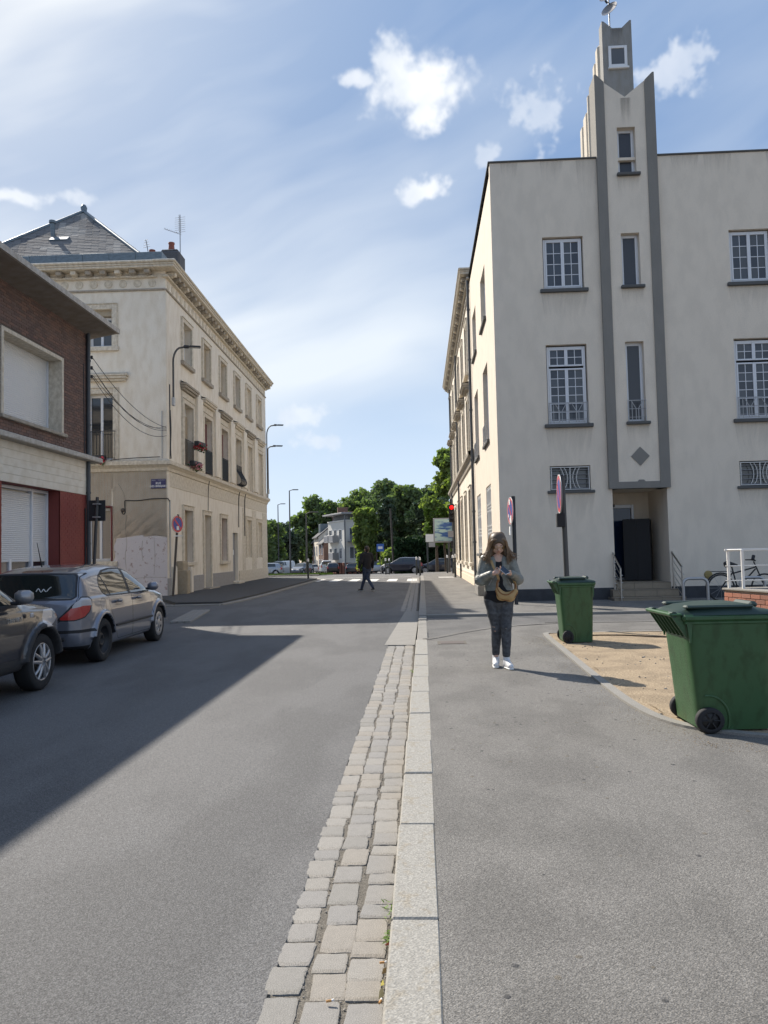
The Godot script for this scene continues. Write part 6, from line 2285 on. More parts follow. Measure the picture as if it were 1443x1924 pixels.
	for c in cab:
		t = thing("meter_cabinet", c[0], "meter cabinet", V(-8.75 - 0.0169 * c[1], 0.08, -26.2 - c[1]), 0.0169, "meter cabinets at the cream block")
		settle(t)
		put("housing", plain_box(V(0.04, 0.0, -c[2] / 2), V(c[4], c[3], c[2] / 2), Transform3D(), 0.012), c[5], t)
		put("door", plain_box(V(c[4], 0.12, -c[2] / 2 + 0.03), V(c[4] + 0.012, c[3] - 0.06, c[2] / 2 - 0.03), Transform3D(), 0.004), c[5], t)
	# flower boxes on the first balcony
	flower_box(V(-8.45, 5.02, -28.75), V(0.1, 0.0, -1), 0.8, M.petal_pink, "trough of pale red geraniums at the foot of the first balcony")
	flower_box(V(-8.32, 5.78, -28.9), V(0.1, 0.0, -1), 0.75, M.petal, "trough of bright red geraniums hanging on the first balcony rail")
	flower_box(V(-11.05, 4.98, -26.0), V(1, 0, 0), 0.5, M.petal, "small box of red flowers on the side street balcony")
	# television aerials
	t = thing("television_aerial", "tall television aerial with spiky elements beside the right chimney pot", "aerial", V(-8.75, 12.2, -28.0))
	settle(t)
	b = MB.new()
	b.tube([V(0, 0, 0), V(0, 2.2, 0)], 0.02, 6)
	put("mast", b, M.galv, t)
	b = MB.new()
	for k in 8:
		b.tube([V(-0.02, 1.5 + k * 0.08, -0.2), V(0.0, 1.55 + k * 0.08, 0.2)], 0.006, 4)
		b.tube([V(-0.2, 1.52 + k * 0.08, 0.0), V(0.2, 1.55 + k * 0.08, 0.0)], 0.006, 4)
	b.tube([V(0.0, 1.45, 0), V(-0.55, 1.6, 0.2)], 0.01, 5)
	for k in 6:
		var f := 0.2 + k * 0.14
		var cc := V(0, 1.45, 0).lerp(V(-0.55, 1.6, 0.2), f)
		b.tube([cc + V(0, 0, -0.1), cc + V(0, 0.02, 0.1)], 0.005, 4)
	put("elements", b, M.galv, t)
	t = thing("television_aerial", "short leaning aerial beside the left chimney pot", "aerial", V(-10.1, 12.9, -28.5))
	settle(t)
	b = MB.new()
	b.tube([V(0, 0, 0), V(-0.14, 0.8, 0)], 0.014, 6)
	for k in 4:
		b.tube([V(-0.24 + 0.01 * k, 0.5 + k * 0.09, 0), V(0.04 - 0.03 * k, 0.52 + k * 0.09, 0.05)], 0.007, 4)
	put("mast", b, M.iron, t)
	# traffic light
	t = thing("traffic_light", "traffic light showing red at the right pavement's far corner", "traffic light", V(1.85, 0.1, -41.6))
	b = MB.new()
	b.tube([V(0, 0, 0), V(0, 3.6, 0)], 0.055, 10)
	put("pole", b, M.pole_green, t)
	b = MB.new()
	b.rbox(V(-0.27, 2.95, 0.0), V(0.03, 3.95, 0.16), 0.04)
	var hs := put("housing", b, M.black, t)
	for k in 3:
		var at := V(-0.12, 3.75 - k * 0.3, 0.16)
		b = MB.new()
		b.X = Transform3D(Basis(Vector3.RIGHT, PI / 2), at)
		b.lathe([Vector2(0.1, 0.0), Vector2(0.085, 0.018), Vector2(0.05, 0.03), Vector2(0.0, 0.034)], 18)
		var lm: Material = M.black
		if k == 0:
			lm = plain(0.8, 0.02, 0.02, 0.3)
			lm.emission_enabled = true
			lm.emission = Color(1.0, 0.06, 0.05)
			lm.emission_energy_multiplier = 1.1
		else:
			lm = plain(0.03, 0.03, 0.032, 0.2)
		put("signal_lens", b, lm, hs)
		b = MB.new()
		b.X = Transform3D(Basis(Vector3.RIGHT, PI / 2), at)
		b.lathe([Vector2(0.115, 0.0), Vector2(0.115, 0.16)], 14, PI)
		b.X = Transform3D(Basis(Vector3.RIGHT, PI / 2) * Basis(Vector3.UP, PI), at)
		put("visor", b, M.black, hs)
	var glow := OmniLight3D.new()
	glow.name = "signal_light"
	glow.light_color = Color(1, 0.08, 0.05)
	glow.light_energy = 0.05
	glow.omni_range = 200.0
	glow.omni_attenuation = 2.0
	glow.light_size = 0.08
	glow.shadow_enabled = true
	glow.position = V(-0.12, 3.75, 0.27)
	t.add_child(glow)
	put("repeater", plain_box(V(-0.2, 1.55, 0.04), V(-0.06, 1.95, 0.13), Transform3D(), 0.02), M.black, t)
	put("control_box", plain_box(V(-0.35, 2.15, 0.03), V(-0.05, 2.5, 0.12), Transform3D(), 0.02), M.sign_back, t)
	put("push_button", plain_box(V(-0.06, 1.05, 0.05), V(0.06, 1.25, 0.14), Transform3D(), 0.02), M.sticker, t)
	# bicycle hoops, bicycle, low brick wall with white rail
	for k in 2:
		t = thing("bicycle_stand", ["galvanised hoop bicycle stand in front of the dark plinth", "galvanised hoop bicycle stand behind the white railing"][k], "bicycle stand", V(6.38 + k * 1.3, 0.1, -18.3), 0.0, "bicycle hoops")
		b = MB.new()
		b.tube([V(-0.28, -0.05, 0), V(-0.28, 0.5, 0)] + arc_pts(V(-0.14, 0.5, 0), V(-0.14, 0, 0), V(0, 0.14, 0), 0.2, PI / 2, 5) + arc_pts(V(0.14, 0.5, 0), V(0.14, 0, 0), V(0, 0.14, 0), PI / 2, 0.2, 5) + [V(0.28, 0.5, 0), V(0.28, -0.05, 0)], 0.034, 10)
		put("hoop", b, M.galv, t)
	bicycle(V(7.98, 0.1, -19.6))
	low_wall()
	# manhole covers
	var mh := thing("manhole_cover", "small square iron cover in the pavement beside the kerb end", "manhole cover", V(0.45, 0.1, -11.9))
	put("frame", plain_box(V(-0.22, -0.05, -0.2), V(0.22, 0.004, 0.2), Transform3D(), 0.004), M.joint, mh)
	put("lid", plain_box(V(-0.18, -0.05, -0.16), V(0.18, 0.008, 0.16), Transform3D(), 0.004), plain(0.11, 0.09, 0.08, 0.7, 0.2), mh)

func lettering(parent: Node, text: String, size: float, at: Vector3, m: Material, turn := Basis(), called := "lettering", depth := 0.002) -> MeshInstance3D:
	var f := SystemFont.new()
	f.font_names = PackedStringArray(["Droid Sans"])
	f.font_weight = 700
	var tm := TextMesh.new()
	tm.text = text
	tm.font = f
	tm.font_size = 32
	tm.pixel_size = size / 23.0
	tm.depth = depth
	var o := put(called, tm, m, parent, Transform3D(turn, at))
	return o

func flower_box(at: Vector3, along: Vector3, w: float, m: Material, label: String):
	var t := thing("flower_box", label, "flower box", at, 0.0, "geranium boxes on the cream block")
	settle(t)
	var T := place(Vector3.ZERO, along, along.cross(Vector3.UP) * -1.0)
	put("trough", plain_box(V(-w / 2, -0.1, -0.09), V(w / 2, 0.08, 0.09), T, 0.015), M.iron, t)
	var r := RandomNumberGenerator.new()
	r.seed = int(w * 1000) + int(at.y * 10)
	var lb := MB.new()
	lb.quad(V(-0.5, 0, -0.5), V(0.5, 0.1, -0.5), V(0.5, 0, 0.5), V(-0.5, 0.1, 0.5))
	var lv := []
	var pt := []
	for k in 260:
		var p := T * V(r.randf_range(-w / 2, w / 2), r.randf_range(0.02, 0.26), r.randf_range(-0.16, 0.16))
		var x := Transform3D(Basis.from_euler(V(r.randf() * TAU, r.randf() * TAU, 0)).scaled(Vector3.ONE * r.randf_range(0.035, 0.07)), p)
		if k % 5 < 2:
			lv.append(x)
		else:
			x.origin.y += 0.06
			pt.append(x)
	var lm := multi("foliage", lb.mesh(), M.leaf_flower, lv, t)
	lm.remove_meta("kind")
	lm = multi("blossom", lb.mesh(), m, pt, t)
	lm.remove_meta("kind")

func bicycle(at: Vector3):
	var t := thing("bicycle", "black bicycle parked along the wall behind the low brick wall", "bicycle", at)
	for x in [-0.52, 0.55]:
		var b := MB.new()
		b.X = Transform3D(Basis(Vector3.RIGHT, PI / 2), V(x, 0.34, 0))
		b.lathe([Vector2(0.31, -0.02), Vector2(0.34, -0.012), Vector2(0.345, 0.0), Vector2(0.34, 0.012), Vector2(0.31, 0.02), Vector2(0.305, 0.0), Vector2(0.31, -0.02)], 28)
		var w := put("wheel", b, M.black, t)
		b = MB.new()
		for k in 12:
			var a := TAU * k / 12
			b.tube([V(x, 0.34, 0), V(x + cos(a) * 0.31, 0.34 + sin(a) * 0.31, 0)], 0.003, 4)
		put("spokes", b, M.galv, w)
	var f := MB.new()
	for s in [[V(-0.52, 0.34, 0), V(-0.12, 0.32, 0)], [V(-0.52, 0.34, 0), V(-0.22, 0.72, 0)], [V(-0.12, 0.32, 0), V(-0.24, 0.86, 0)], [V(-0.12, 0.32, 0), V(0.34, 0.8, 0)], [V(-0.2, 0.7, 0), V(0.33, 0.84, 0)], [V(0.3, 0.98, 0), V(0.55, 0.34, 0)]]:
		f.tube(s, 0.018, 6)
	put("frame", f, M.black, t)
	f = MB.new()
	f.X = sh(-0.26, 0.9, 0)
	f.tube([V(-0.15, 0.01, 0), V(-0.08, 0.03, 0), V(0.05, 0.02, 0), V(0.16, 0.0, 0)], [0.07, 0.085, 0.045, 0.02], 10)
	put("saddle", f, M.black, t)
	f = MB.new()
	f.tube([V(0.22, 1.02, -0.28), V(0.3, 1.02, -0.1), V(0.3, 1.0, 0.1), V(0.2, 1.02, 0.28)], 0.017, 6)
	f.tube([V(0.26, 1.03, 0.05), V(0.3, 1.13, 0.02)], 0.04, 8)
	put("handlebar", f, M.black, t)
	f = MB.new()
	f.tube(arc_pts(V(-0.52, 0.34, 0), V(-0.37, 0, 0), V(0, 0.37, 0), -0.2, 2.3, 10), 0.02, 6)
	put("mudguard", f, M.black, t)
	f = MB.new()
	f.tube([V(-0.75, 0.75, -0.06), V(-0.25, 0.75, -0.06)], 0.008, 5)
	f.tube([V(-0.75, 0.75, 0.06), V(-0.25, 0.75, 0.06)], 0.008, 5)
	put("carrier", f, M.black, t)

func low_wall():
	var dirn := V(0.24, 0, 0.97).normalized()
	var t := thing("brick_wall", "low orange brick wall with white coping behind the near green bin", "wall", V(4.98, 0.1, -12.95))
	var nrm := V(-dirn.z, 0, dirn.x)
	var S := place(Vector3.ZERO, dirn, nrm)
	var b := MB.new()
	b.X = S
	b.box(V(0, -0.1, -0.2), V(5.0, 0.66, -0.004))
	var w := put("wall_core", b, M.mortar_light, t)
	brick_field(S, 5.0, -0.06, 0.66, [], mats_of("orange_brick", 5), w, -1.0, 250, 0.21, 0.065, 0.011, 0.008)
	var E := place(V(3.4, 0, 0), V(-1, 0, 0), V(0, 0, -1))
	b = MB.new()
	b.box(V(0.05, -0.1, -0.004), V(3.4, 0.66, 0.2))
	w = put("wall_core", b, M.mortar_light, t)
	put("coping", plain_box(V(-0.03, 0.665, -0.22), V(5.0, 0.7, 0.03), S, 0.008), M.concrete, t)
	put("coping", plain_box(V(0.22, 0.666, -0.06), V(3.4, 0.701, 0.24), Transform3D(), 0.008), M.concrete, t)
	var r := thing("railing", "white painted metal railing on top of the low brick wall", "railing", V(4.98, 0.8, -12.95))
	for x in [0.05, 1.6, 3.2]:
		b = MB.new()
		b.rbox(V(x - 0.02, -0.02, 0.06), V(x + 0.02, 0.62, 0.1), 0.005)
		put("post", b, M.white_metal, r)
	b = MB.new()
	b.X = Transform3D(Basis(Vector3.UP, atan2(-nrm.z, nrm.x)), Vector3.ZERO)
	b = MB.new()
	b.rbox(V(0.16, -0.02, 0.3), V(0.2, 0.62, 0.34), 0.005)
	put("post", b, M.white_metal, r)
	for y in [0.62, 0.36, 0.12]:
		b = MB.new()
		b.rbox(V(0.0, y - 0.018 if y > 0.5 else y - 0.008, 0.065), V(3.4, y + 0.018 if y > 0.5 else y + 0.008, 0.095), 0.005)
		put("rail", b, M.white_metal, r)
	b = MB.new()
	b.X = Transform3D(Basis(), V(0.03, 0, 0.08))
	b.tube([V(0, 0.62, 0), V(0.15, 0.62, 0.24)], 0.017, 6)
	put("rail", b, M.white_metal, r)

# ---------------------------------------------------------------- wheeled bins
func build_bins():
	var g := "green wheeled bins on the bare earth"
	var t := thing("wheeled_bin", "large green wheeled bin with dark lid nearest the camera", "bin", V(2.31, 0.108, -6.2), 0.03, g)
	t.scale = V(0.98, 0.89, 0.95)
	var green := plain(0.038, 0.102, 0.038, 0.5)
	green.roughness_texture = noise_tex(61, 0.06, grey(0.35), grey(0.75), {"w": 256})
	green.normal_enabled = true
	green.normal_texture = noise_tex(62, 0.2, grey(0), grey(1), {"w": 512, "normal": true, "bump": 3.0, "oct": 2})
	green.normal_scale = 0.25
	green.uv1_triplanar = true
	green.uv1_scale = Vector3.ONE * 3.0
	green.detail_enabled = true
	green.detail_blend_mode = BaseMaterial3D.BLEND_MODE_MUL
	green.detail_albedo = noise_tex(63, 0.02, Color(0.72, 0.68, 0.6), grey(1.0), {"w": 256, "oct": 5, "a": 0.2, "b": 0.55})
	green.detail_uv_layer = BaseMaterial3D.DETAIL_UV_2
	green.uv2_triplanar = true
	green.uv2_scale = V(1.6, 0.8, 1.6)
	var lidm := plain(0.022, 0.045, 0.035, 0.5)
	# tapered tub with rounded corners; x: handle side is -x
	var rings := [[-0.26, 0.27, 0.26, 0.1], [-0.275, 0.275, 0.265, 0.02], [-0.27, 0.283, 0.267, 0.14], [-0.325, 0.31, 0.285, 0.6], [-0.36, 0.335, 0.3, 0.92], [-0.362, 0.337, 0.302, 0.95]]
	var b := MB.new()
	var N := 32
	rings = [[-0.25, 0.29, 0.262, 0.015], [-0.272, 0.296, 0.268, 0.03], [-0.276, 0.298, 0.27, 0.1], [-0.3, 0.31, 0.279, 0.4], [-0.326, 0.322, 0.288, 0.7], [-0.345, 0.332, 0.295, 0.93]]
	for r in rings:
		for k in N:
			var a := TAU * (k + 0.5) / N
			var c := Vector2(cos(a), sin(a))
			var q := Vector2(signf(c.x) * pow(absf(c.x), 0.22), signf(c.y) * pow(absf(c.y), 0.22))
			var n := Vector2(signf(c.x) * pow(absf(c.x), 1.78), signf(c.y) * pow(absf(c.y), 1.78)).normalized()
			b.p(V(lerpf(r[0], r[1], (q.x + 1) / 2), r[3], q.y * r[2]), V(n.x, -0.08, n.y))
	for j in rings.size() - 1:
		for k in N:
			b.face(j * N + k, j * N + (k + 1) % N, (j + 1) * N + (k + 1) % N)
			b.face(j * N + k, (j + 1) * N + (k + 1) % N, (j + 1) * N + k)
	b.quad(V(-0.25, 0.016, -0.25), V(0.28, 0.016, -0.25), V(0.28, 0.016, 0.25), V(-0.25, 0.016, 0.25), Vector3.DOWN)
	put("tub", b, green, t)
	b = MB.new()
	b.rbox(V(-0.375, 0.925, -0.318), V(0.365, 0.985, 0.318), 0.018)
	b.rbox(V(-0.36, 0.9, -0.305), V(0.348, 0.93, 0.305), 0.008)
	put("rim", b, green, t)
	# corner gussets under the rim
	b = MB.new()
	for s in [-1.0, 1.0]:
		b.X = Transform3D(Basis(), V(0, 0, s * 0.296))
		b.prism(PackedVector2Array([Vector2(-0.345, 0.92), Vector2(-0.3, 0.92), Vector2(-0.315, 0.75), Vector2(-0.325, 0.75)]), -0.008, 0.008)
		b.prism(PackedVector2Array([Vector2(0.335, 0.92), Vector2(0.29, 0.92), Vector2(0.312, 0.74), Vector2(0.322, 0.74)]), -0.008, 0.008)
	put("gusset", b, green, t)
	# handle side: ribs running down from the grip bar
	b = MB.new()
	for k in 7:
		var z := -0.27 + k * 0.09
		b.X = Transform3D(Basis(), V(0, 0, z))
		b.prism(PackedVector2Array([Vector2(-0.46, 0.985), Vector2(-0.36, 0.985), Vector2(-0.335, 0.79), Vector2(-0.345, 0.79)]), -0.006, 0.006)
	put("rib", b, green, t)
	b = MB.new()
	b.tube([V(-0.455, 0.985, -0.29), V(-0.455, 0.985, 0.29)], 0.017, 10)
	b.rbox(V(-0.46, 0.975, -0.3), V(-0.37, 0.995, 0.3), 0.008)
	put("handle", b, green, t)
	# lid: shallow dome with a raised centre panel and front lip
	b = MB.new()
	var sec := [[-0.4, 0.99, 0.29], [-0.37, 1.015, 0.3], [-0.28, 1.04, 0.31], [-0.05, 1.065, 0.315], [0.14, 1.06, 0.315], [0.24, 1.03, 0.315], [0.36, 1.005, 0.315], [0.378, 0.985, 0.312]]
	var M_ := 14
	for s in sec:
		for k in M_ + 1:
			var f := -1.0 + 2.0 * k / M_
			var e := pow(absf(f), 7.0)
			b.p(V(s[0], lerpf(s[1], 0.978, e) + (0.006 if absf(f) < 0.62 and s[0] > -0.3 and s[0] < 0.2 else 0.0), s[2] * f), V(0.1 * s[0], 1.0, f * pow(absf(f), 5.0) * 1.5))
	for j in sec.size() - 1:
		for k in M_:
			var o := j * (M_ + 1) + k
			b.face(o, o + 1, o + M_ + 2)
			b.face(o, o + M_ + 2, o + M_ + 1)
	put("lid", b, lidm, t)
	b = MB.new()
	b.rbox(V(0.2, 1.02, -0.16), V(0.27, 1.075, 0.16), 0.02)
	b.rbox(V(-0.34, 1.03, 0.2), V(0.18, 1.06, 0.29), 0.025)
	b.rbox(V(-0.34, 1.03, -0.29), V(0.18, 1.06, -0.2), 0.025)
	put("lid_ridge", b, lidm, t)
	b = MB.new()
	for z in [-0.24, 0.24]:
		b.tube([V(-0.43, 0.985, z - 0.04), V(-0.43, 0.985, z + 0.04)], 0.026, 10)
	put("hinge", b, lidm, t)
	# wheels half sunk in their arches
	for z in [-0.285, 0.285]:
		b = MB.new()
		b.X = Transform3D(Basis(Vector3.RIGHT, PI / 2), V(-0.195, 0.1, z))
		b.lathe([Vector2(0.07, -0.03), Vector2(0.095, -0.032), Vector2(0.106, -0.02), Vector2(0.108, 0.0), Vector2(0.106, 0.02), Vector2(0.095, 0.032), Vector2(0.07, 0.03)], 28)
		var w := put("wheel", b, M.black_soft, t)
		b = MB.new()
		b.X = Transform3D(Basis(Vector3.RIGHT, PI / 2), V(-0.195, 0.1, z))
		b.lathe([Vector2(0.0, -0.02), Vector2(0.072, -0.02), Vector2(0.072, 0.02), Vector2(0.0, 0.02)], 20)
		for k in 6:
			var a := TAU * k / 6
			b.X = Transform3D(Basis(), V(-0.195, 0.1, z))
			b.tube([V(cos(a) * 0.02, sin(a) * 0.02, 0.024 * signf(z)), V(cos(a) * 0.07, sin(a) * 0.07, 0.024 * signf(z))], 0.008, 5)
		put("hub", b, M.black, w)
		b = MB.new()
		b.tube(arc_pts(V(-0.195, 0.1, signf(z) * 0.272), V(0.155, 0, 0), V(0, 0.2, 0), -0.35, 1.75, 14), 0.011, 6)
		put("wheel_arch", b, green, t)
	b = MB.new()
	b.tube([V(-0.195, 0.1, -0.27), V(-0.195, 0.1, 0.27)], 0.014, 8)
	put("axle", b, M.galv, t)
	var small := copy_of(t, V(2.29, 0.108, -11.75), 0.0, "narrower green wheeled bin further off, right of the woman")
	small.scale = V(0.76, 0.91, 0.8)
# ---------------------------------------------------------------- surfaces from distance fields
func smin(a: float, b: float, k: float) -> float:
	var h := maxf(k - absf(a - b), 0.0) / k
	return minf(a, b) - h * h * k * 0.25

func smax(a: float, b: float, k: float) -> float:
	var h := maxf(k - absf(a - b), 0.0) / k
	return maxf(a, b) + h * h * k * 0.25

func nets(f: PackedFloat32Array, nx: int, ny: int, nz: int, o: Vector3, cell: float) -> MB:
	# surface nets: one vertex in each cell that the surface crosses
	var b := MB.new()
	var id := PackedInt32Array()
	id.resize(nx * ny * nz)
	id.fill(-1)
	var sy := nx
	var sz := nx * ny
	var off := [0, 1, sy, sy + 1, sz, sz + 1, sz + sy, sz + sy + 1]
	var cor := [V(0, 0, 0), V(1, 0, 0), V(0, 1, 0), V(1, 1, 0), V(0, 0, 1), V(1, 0, 1), V(0, 1, 1), V(1, 1, 1)]
	var ed := [[0, 1], [2, 3], [4, 5], [6, 7], [0, 2], [1, 3], [4, 6], [5, 7], [0, 4], [1, 5], [2, 6], [3, 7]]
	for z in nz - 1:
		for y in ny - 1:
			var row := z * sz + y * sy
			for x in nx - 1:
				var w := row + x
				var d0 := f[w]
				if d0 > cell * 2.0 or d0 < -cell * 2.0:
					continue
				var s := d0 < 0.0
				if (f[w + 1] < 0.0) == s and (f[w + sy] < 0.0) == s and (f[w + sy + 1] < 0.0) == s and (f[w + sz] < 0.0) == s and (f[w + sz + 1] < 0.0) == s and (f[w + sz + sy] < 0.0) == s and (f[w + sz + sy + 1] < 0.0) == s:
					continue
				var q := Vector3.ZERO
				var k := 0
				for e in ed:
					var da := f[w + off[e[0]]]
					var db := f[w + off[e[1]]]
					if (da < 0.0) != (db < 0.0):
						q += cor[e[0]].lerp(cor[e[1]], da / (da - db))
						k += 1
				q /= k
				var g := V(
					(f[w + 1] + f[w + sy + 1] + f[w + sz + 1] + f[w + sz + sy + 1]) - (f[w] + f[w + sy] + f[w + sz] + f[w + sz + sy]),
					(f[w + sy] + f[w + sy + 1] + f[w + sz + sy] + f[w + sz + sy + 1]) - (f[w] + f[w + 1] + f[w + sz] + f[w + sz + 1]),
					(f[w + sz] + f[w + sz + 1] + f[w + sz + sy] + f[w + sz + sy + 1]) - (f[w] + f[w + 1] + f[w + sy] + f[w + sy + 1]))
				id[w] = b.p(o + (V(x, y, z) + q) * cell, g)
	for z in range(1, nz - 1):
		for y in range(1, ny - 1):
			var row := z * sz + y * sy
			for x in range(1, nx - 1):
				var w := row + x
				if id[w] < 0:
					continue
				var s := f[w] < 0.0
				if (f[w + 1] < 0.0) != s:
					quad_ids(b, id[w], id[w - sy], id[w - sy - sz], id[w - sz])
				if (f[w + sy] < 0.0) != s:
					quad_ids(b, id[w], id[w - 1], id[w - 1 - sz], id[w - sz])
				if (f[w + sz] < 0.0) != s:
					quad_ids(b, id[w], id[w - 1], id[w - 1 - sy], id[w - sy])
	return b

func quad_ids(b: MB, a: int, c: int, d: int, e: int):
	if a < 0 or c < 0 or d < 0 or e < 0:
		return
	b.face(a, c, d)
	b.face(a, d, e)

# primitives: [a, b, ra, rb] tapered capsules, with an optional squash Vector3 at [4]
func flesh(prims: Array, cell: float, k: float) -> MB:
	var lo := Vector3.INF
	var hi := -Vector3.INF
	for q in prims:
		var r: float = maxf(q[2], q[3]) * (1.6 if q.size() > 4 else 1.0) + k + cell * 2
		lo = lo.min(q[0] - Vector3.ONE * r).min(q[1] - Vector3.ONE * r)
		hi = hi.max(q[0] + Vector3.ONE * r).max(q[1] + Vector3.ONE * r)
	var nx := int((hi.x - lo.x) / cell) + 2
	var ny := int((hi.y - lo.y) / cell) + 2
	var nz := int((hi.z - lo.z) / cell) + 2
	var f := PackedFloat32Array()
	f.resize(nx * ny * nz)
	f.fill(1.0)
	for q in prims:
		var sq := Vector3.ONE
		if q.size() > 4:
			sq = q[4]
		var cut: bool = q[2] < 0.0
		var ra: float = absf(q[2])
		var rb: float = absf(q[3])
		var a: Vector3 = q[0] / sq
		var ab: Vector3 = q[1] / sq - a
		var l2 := maxf(ab.length_squared(), 1e-8)
		var ms := minf(sq.x, minf(sq.y, sq.z))
		var R := Vector3.ONE * (maxf(ra, rb)) * sq + Vector3.ONE * (k + cell * 2)
		var p0: Vector3 = ((q[0].min(q[1]) - R - lo) / cell).floor().max(Vector3.ZERO)
		var p1: Vector3 = ((q[0].max(q[1]) + R - lo) / cell).ceil()
		for z in range(int(p0.z), mini(int(p1.z), nz)):
			for y in range(int(p0.y), mini(int(p1.y), ny)):
				for x in range(int(p0.x), mini(int(p1.x), nx)):
					var p := (lo + V(x, y, z) * cell) / sq - a
					var t := clampf(p.dot(ab) / l2, 0.0, 1.0)
					var d := ((p - ab * t).length() - lerpf(ra, rb, t)) * ms
					var w := (z * ny + y) * nx + x
					var o := f[w]
					if cut:
						f[w] = smax(o, -d, k)
					else:
						var h := maxf(k - absf(o - d), 0.0) / k
						f[w] = minf(o, d) - h * h * k * 0.25
	return nets(f, nx, ny, nz, lo, cell)

# ---------------------------------------------------------------- cutting a triangle soup
func soup_of(b: MB) -> Array:
	var v := PackedVector3Array()
	var n := PackedVector3Array()
	for k in b.i:
		v.append(b.v[k])
		n.append(b.n[k])
	return [v, n]

func cut(s: Array, val: PackedFloat32Array) -> Array:
	# [part where val < 0, the rest]
	var iv := PackedVector3Array()
	var im := PackedVector3Array()
	var ov := PackedVector3Array()
	var om := PackedVector3Array()
	var v: PackedVector3Array = s[0]
	var n: PackedVector3Array = s[1]
	for t in range(0, v.size(), 3):
		var c := (1 if val[t] < 0.0 else 0) + (1 if val[t + 1] < 0.0 else 0) + (1 if val[t + 2] < 0.0 else 0)
		if c == 0:
			ov.append_array(v.slice(t, t + 3))
			om.append_array(n.slice(t, t + 3))
		elif c == 3:
			iv.append_array(v.slice(t, t + 3))
			im.append_array(n.slice(t, t + 3))
		else:
			# turn so that the odd one is first
			var odd := c == 1
			var k := 0
			for j in 3:
				if (val[t + j] < 0.0) == odd:
					k = j
			var a := t + k
			var b := t + (k + 1) % 3
			var e := t + (k + 2) % 3
			var tb := val[a] / (val[a] - val[b])
			var te := val[a] / (val[a] - val[e])
			var pb := v[a].lerp(v[b], tb)
			var pe := v[a].lerp(v[e], te)
			var nb := n[a].lerp(n[b], tb)
			var ne := n[a].lerp(n[e], te)
			var one := PackedVector3Array([v[a], pb, pe])
			var one_n := PackedVector3Array([n[a], nb, ne])
			var two := PackedVector3Array([pb, v[b], v[e], pb, v[e], pe])
			var two_n := PackedVector3Array([nb, n[b], n[e], nb, n[e], ne])
			if odd:
				iv.append_array(one)
				im.append_array(one_n)
				ov.append_array(two)
				om.append_array(two_n)
			else:
				ov.append_array(one)
				om.append_array(one_n)
				iv.append_array(two)
				im.append_array(two_n)
	return [[iv, im], [ov, om]]

func poly_d(p: Vector2, q: PackedVector2Array) -> float:
	# signed distance to a polygon, negative inside
	var d := (p - q[0]).length_squared()
	var s := 1.0
	var j := q.size() - 1
	for i in q.size():
		var e := q[j] - q[i]
		var w := p - q[i]
		var b := w - e * clampf(w.dot(e) / e.length_squared(), 0.0, 1.0)
		d = minf(d, b.length_squared())
		var c1 := p.y >= q[i].y
		var c2 := p.y < q[j].y
		var c3 := e.x * w.y > e.y * w.x
		if (c1 and c2 and c3) or (not c1 and not c2 and not c3):
			s = -s
		j = i
	return s * sqrt(d)

func vals(s: Array, axes: String, poly: PackedVector2Array, grow: float, guard: Callable) -> PackedFloat32Array:
	var v: PackedVector3Array = s[0]
	var r := PackedFloat32Array()
	r.resize(v.size())
	var lo := poly[0]
	var hi := poly[0]
	for q in poly:
		lo = lo.min(q)
		hi = hi.max(q)
	lo -= Vector2.ONE * 0.08
	hi += Vector2.ONE * 0.08
	for k in v.size():
		var p := v[k]
		var q := Vector2(p.x, p.y) if axes == "xy" else (Vector2(p.z, p.y) if axes == "zy" else (Vector2(p.x, p.z) if axes == "xz" else Vector2(p.x + p.z, p.y)))
		if q.x < lo.x or q.y < lo.y or q.x > hi.x or q.y > hi.y or not guard.call(p):
			r[k] = 0.08
		else:
			r[k] = poly_d(q, poly) - grow
	return r

func soup_mesh(s: Array, mode := 2) -> ArrayMesh:
	# mode 0: as it is, 1: its mirror image, 2: both
	var v := PackedVector3Array(s[0])
	var n := PackedVector3Array(s[1])
	if mode > 0:
		var F := Transform3D(Basis(V(1, 0, 0), V(0, 1, 0), V(0, 0, -1)), Vector3.ZERO)
		var mv: PackedVector3Array = F * v
		var mn: PackedVector3Array = F * n
		for k in range(0, mv.size(), 3):
			var t := mv[k]
			mv[k] = mv[k + 1]
			mv[k + 1] = t
			t = mn[k]
			mn[k] = mn[k + 1]
			mn[k + 1] = t
		if mode == 1:
			v = mv
			n = mn
		else:
			v.append_array(mv)
			n.append_array(mn)
	for k in n.size():
		n[k] = n[k].normalized()
	var a := []
	a.resize(Mesh.ARRAY_MAX)
	a[Mesh.ARRAY_VERTEX] = v
	a[Mesh.ARRAY_NORMAL] = n
	var m := ArrayMesh.new()
	if v.size():
		m.add_surface_from_arrays(Mesh.PRIMITIVE_TRIANGLES, a)
	return m
# ---------------------------------------------------------------- cars
func dist_table(poly: PackedVector2Array, o: Vector2, n: Vector2i, cell: float) -> PackedFloat32Array:
	var r := PackedFloat32Array()
	r.resize(n.x * n.y)
	for j in n.y:
		for i in n.x:
			r[j * n.x + i] = poly_d(o + Vector2(i, j) * cell, poly)
	return r

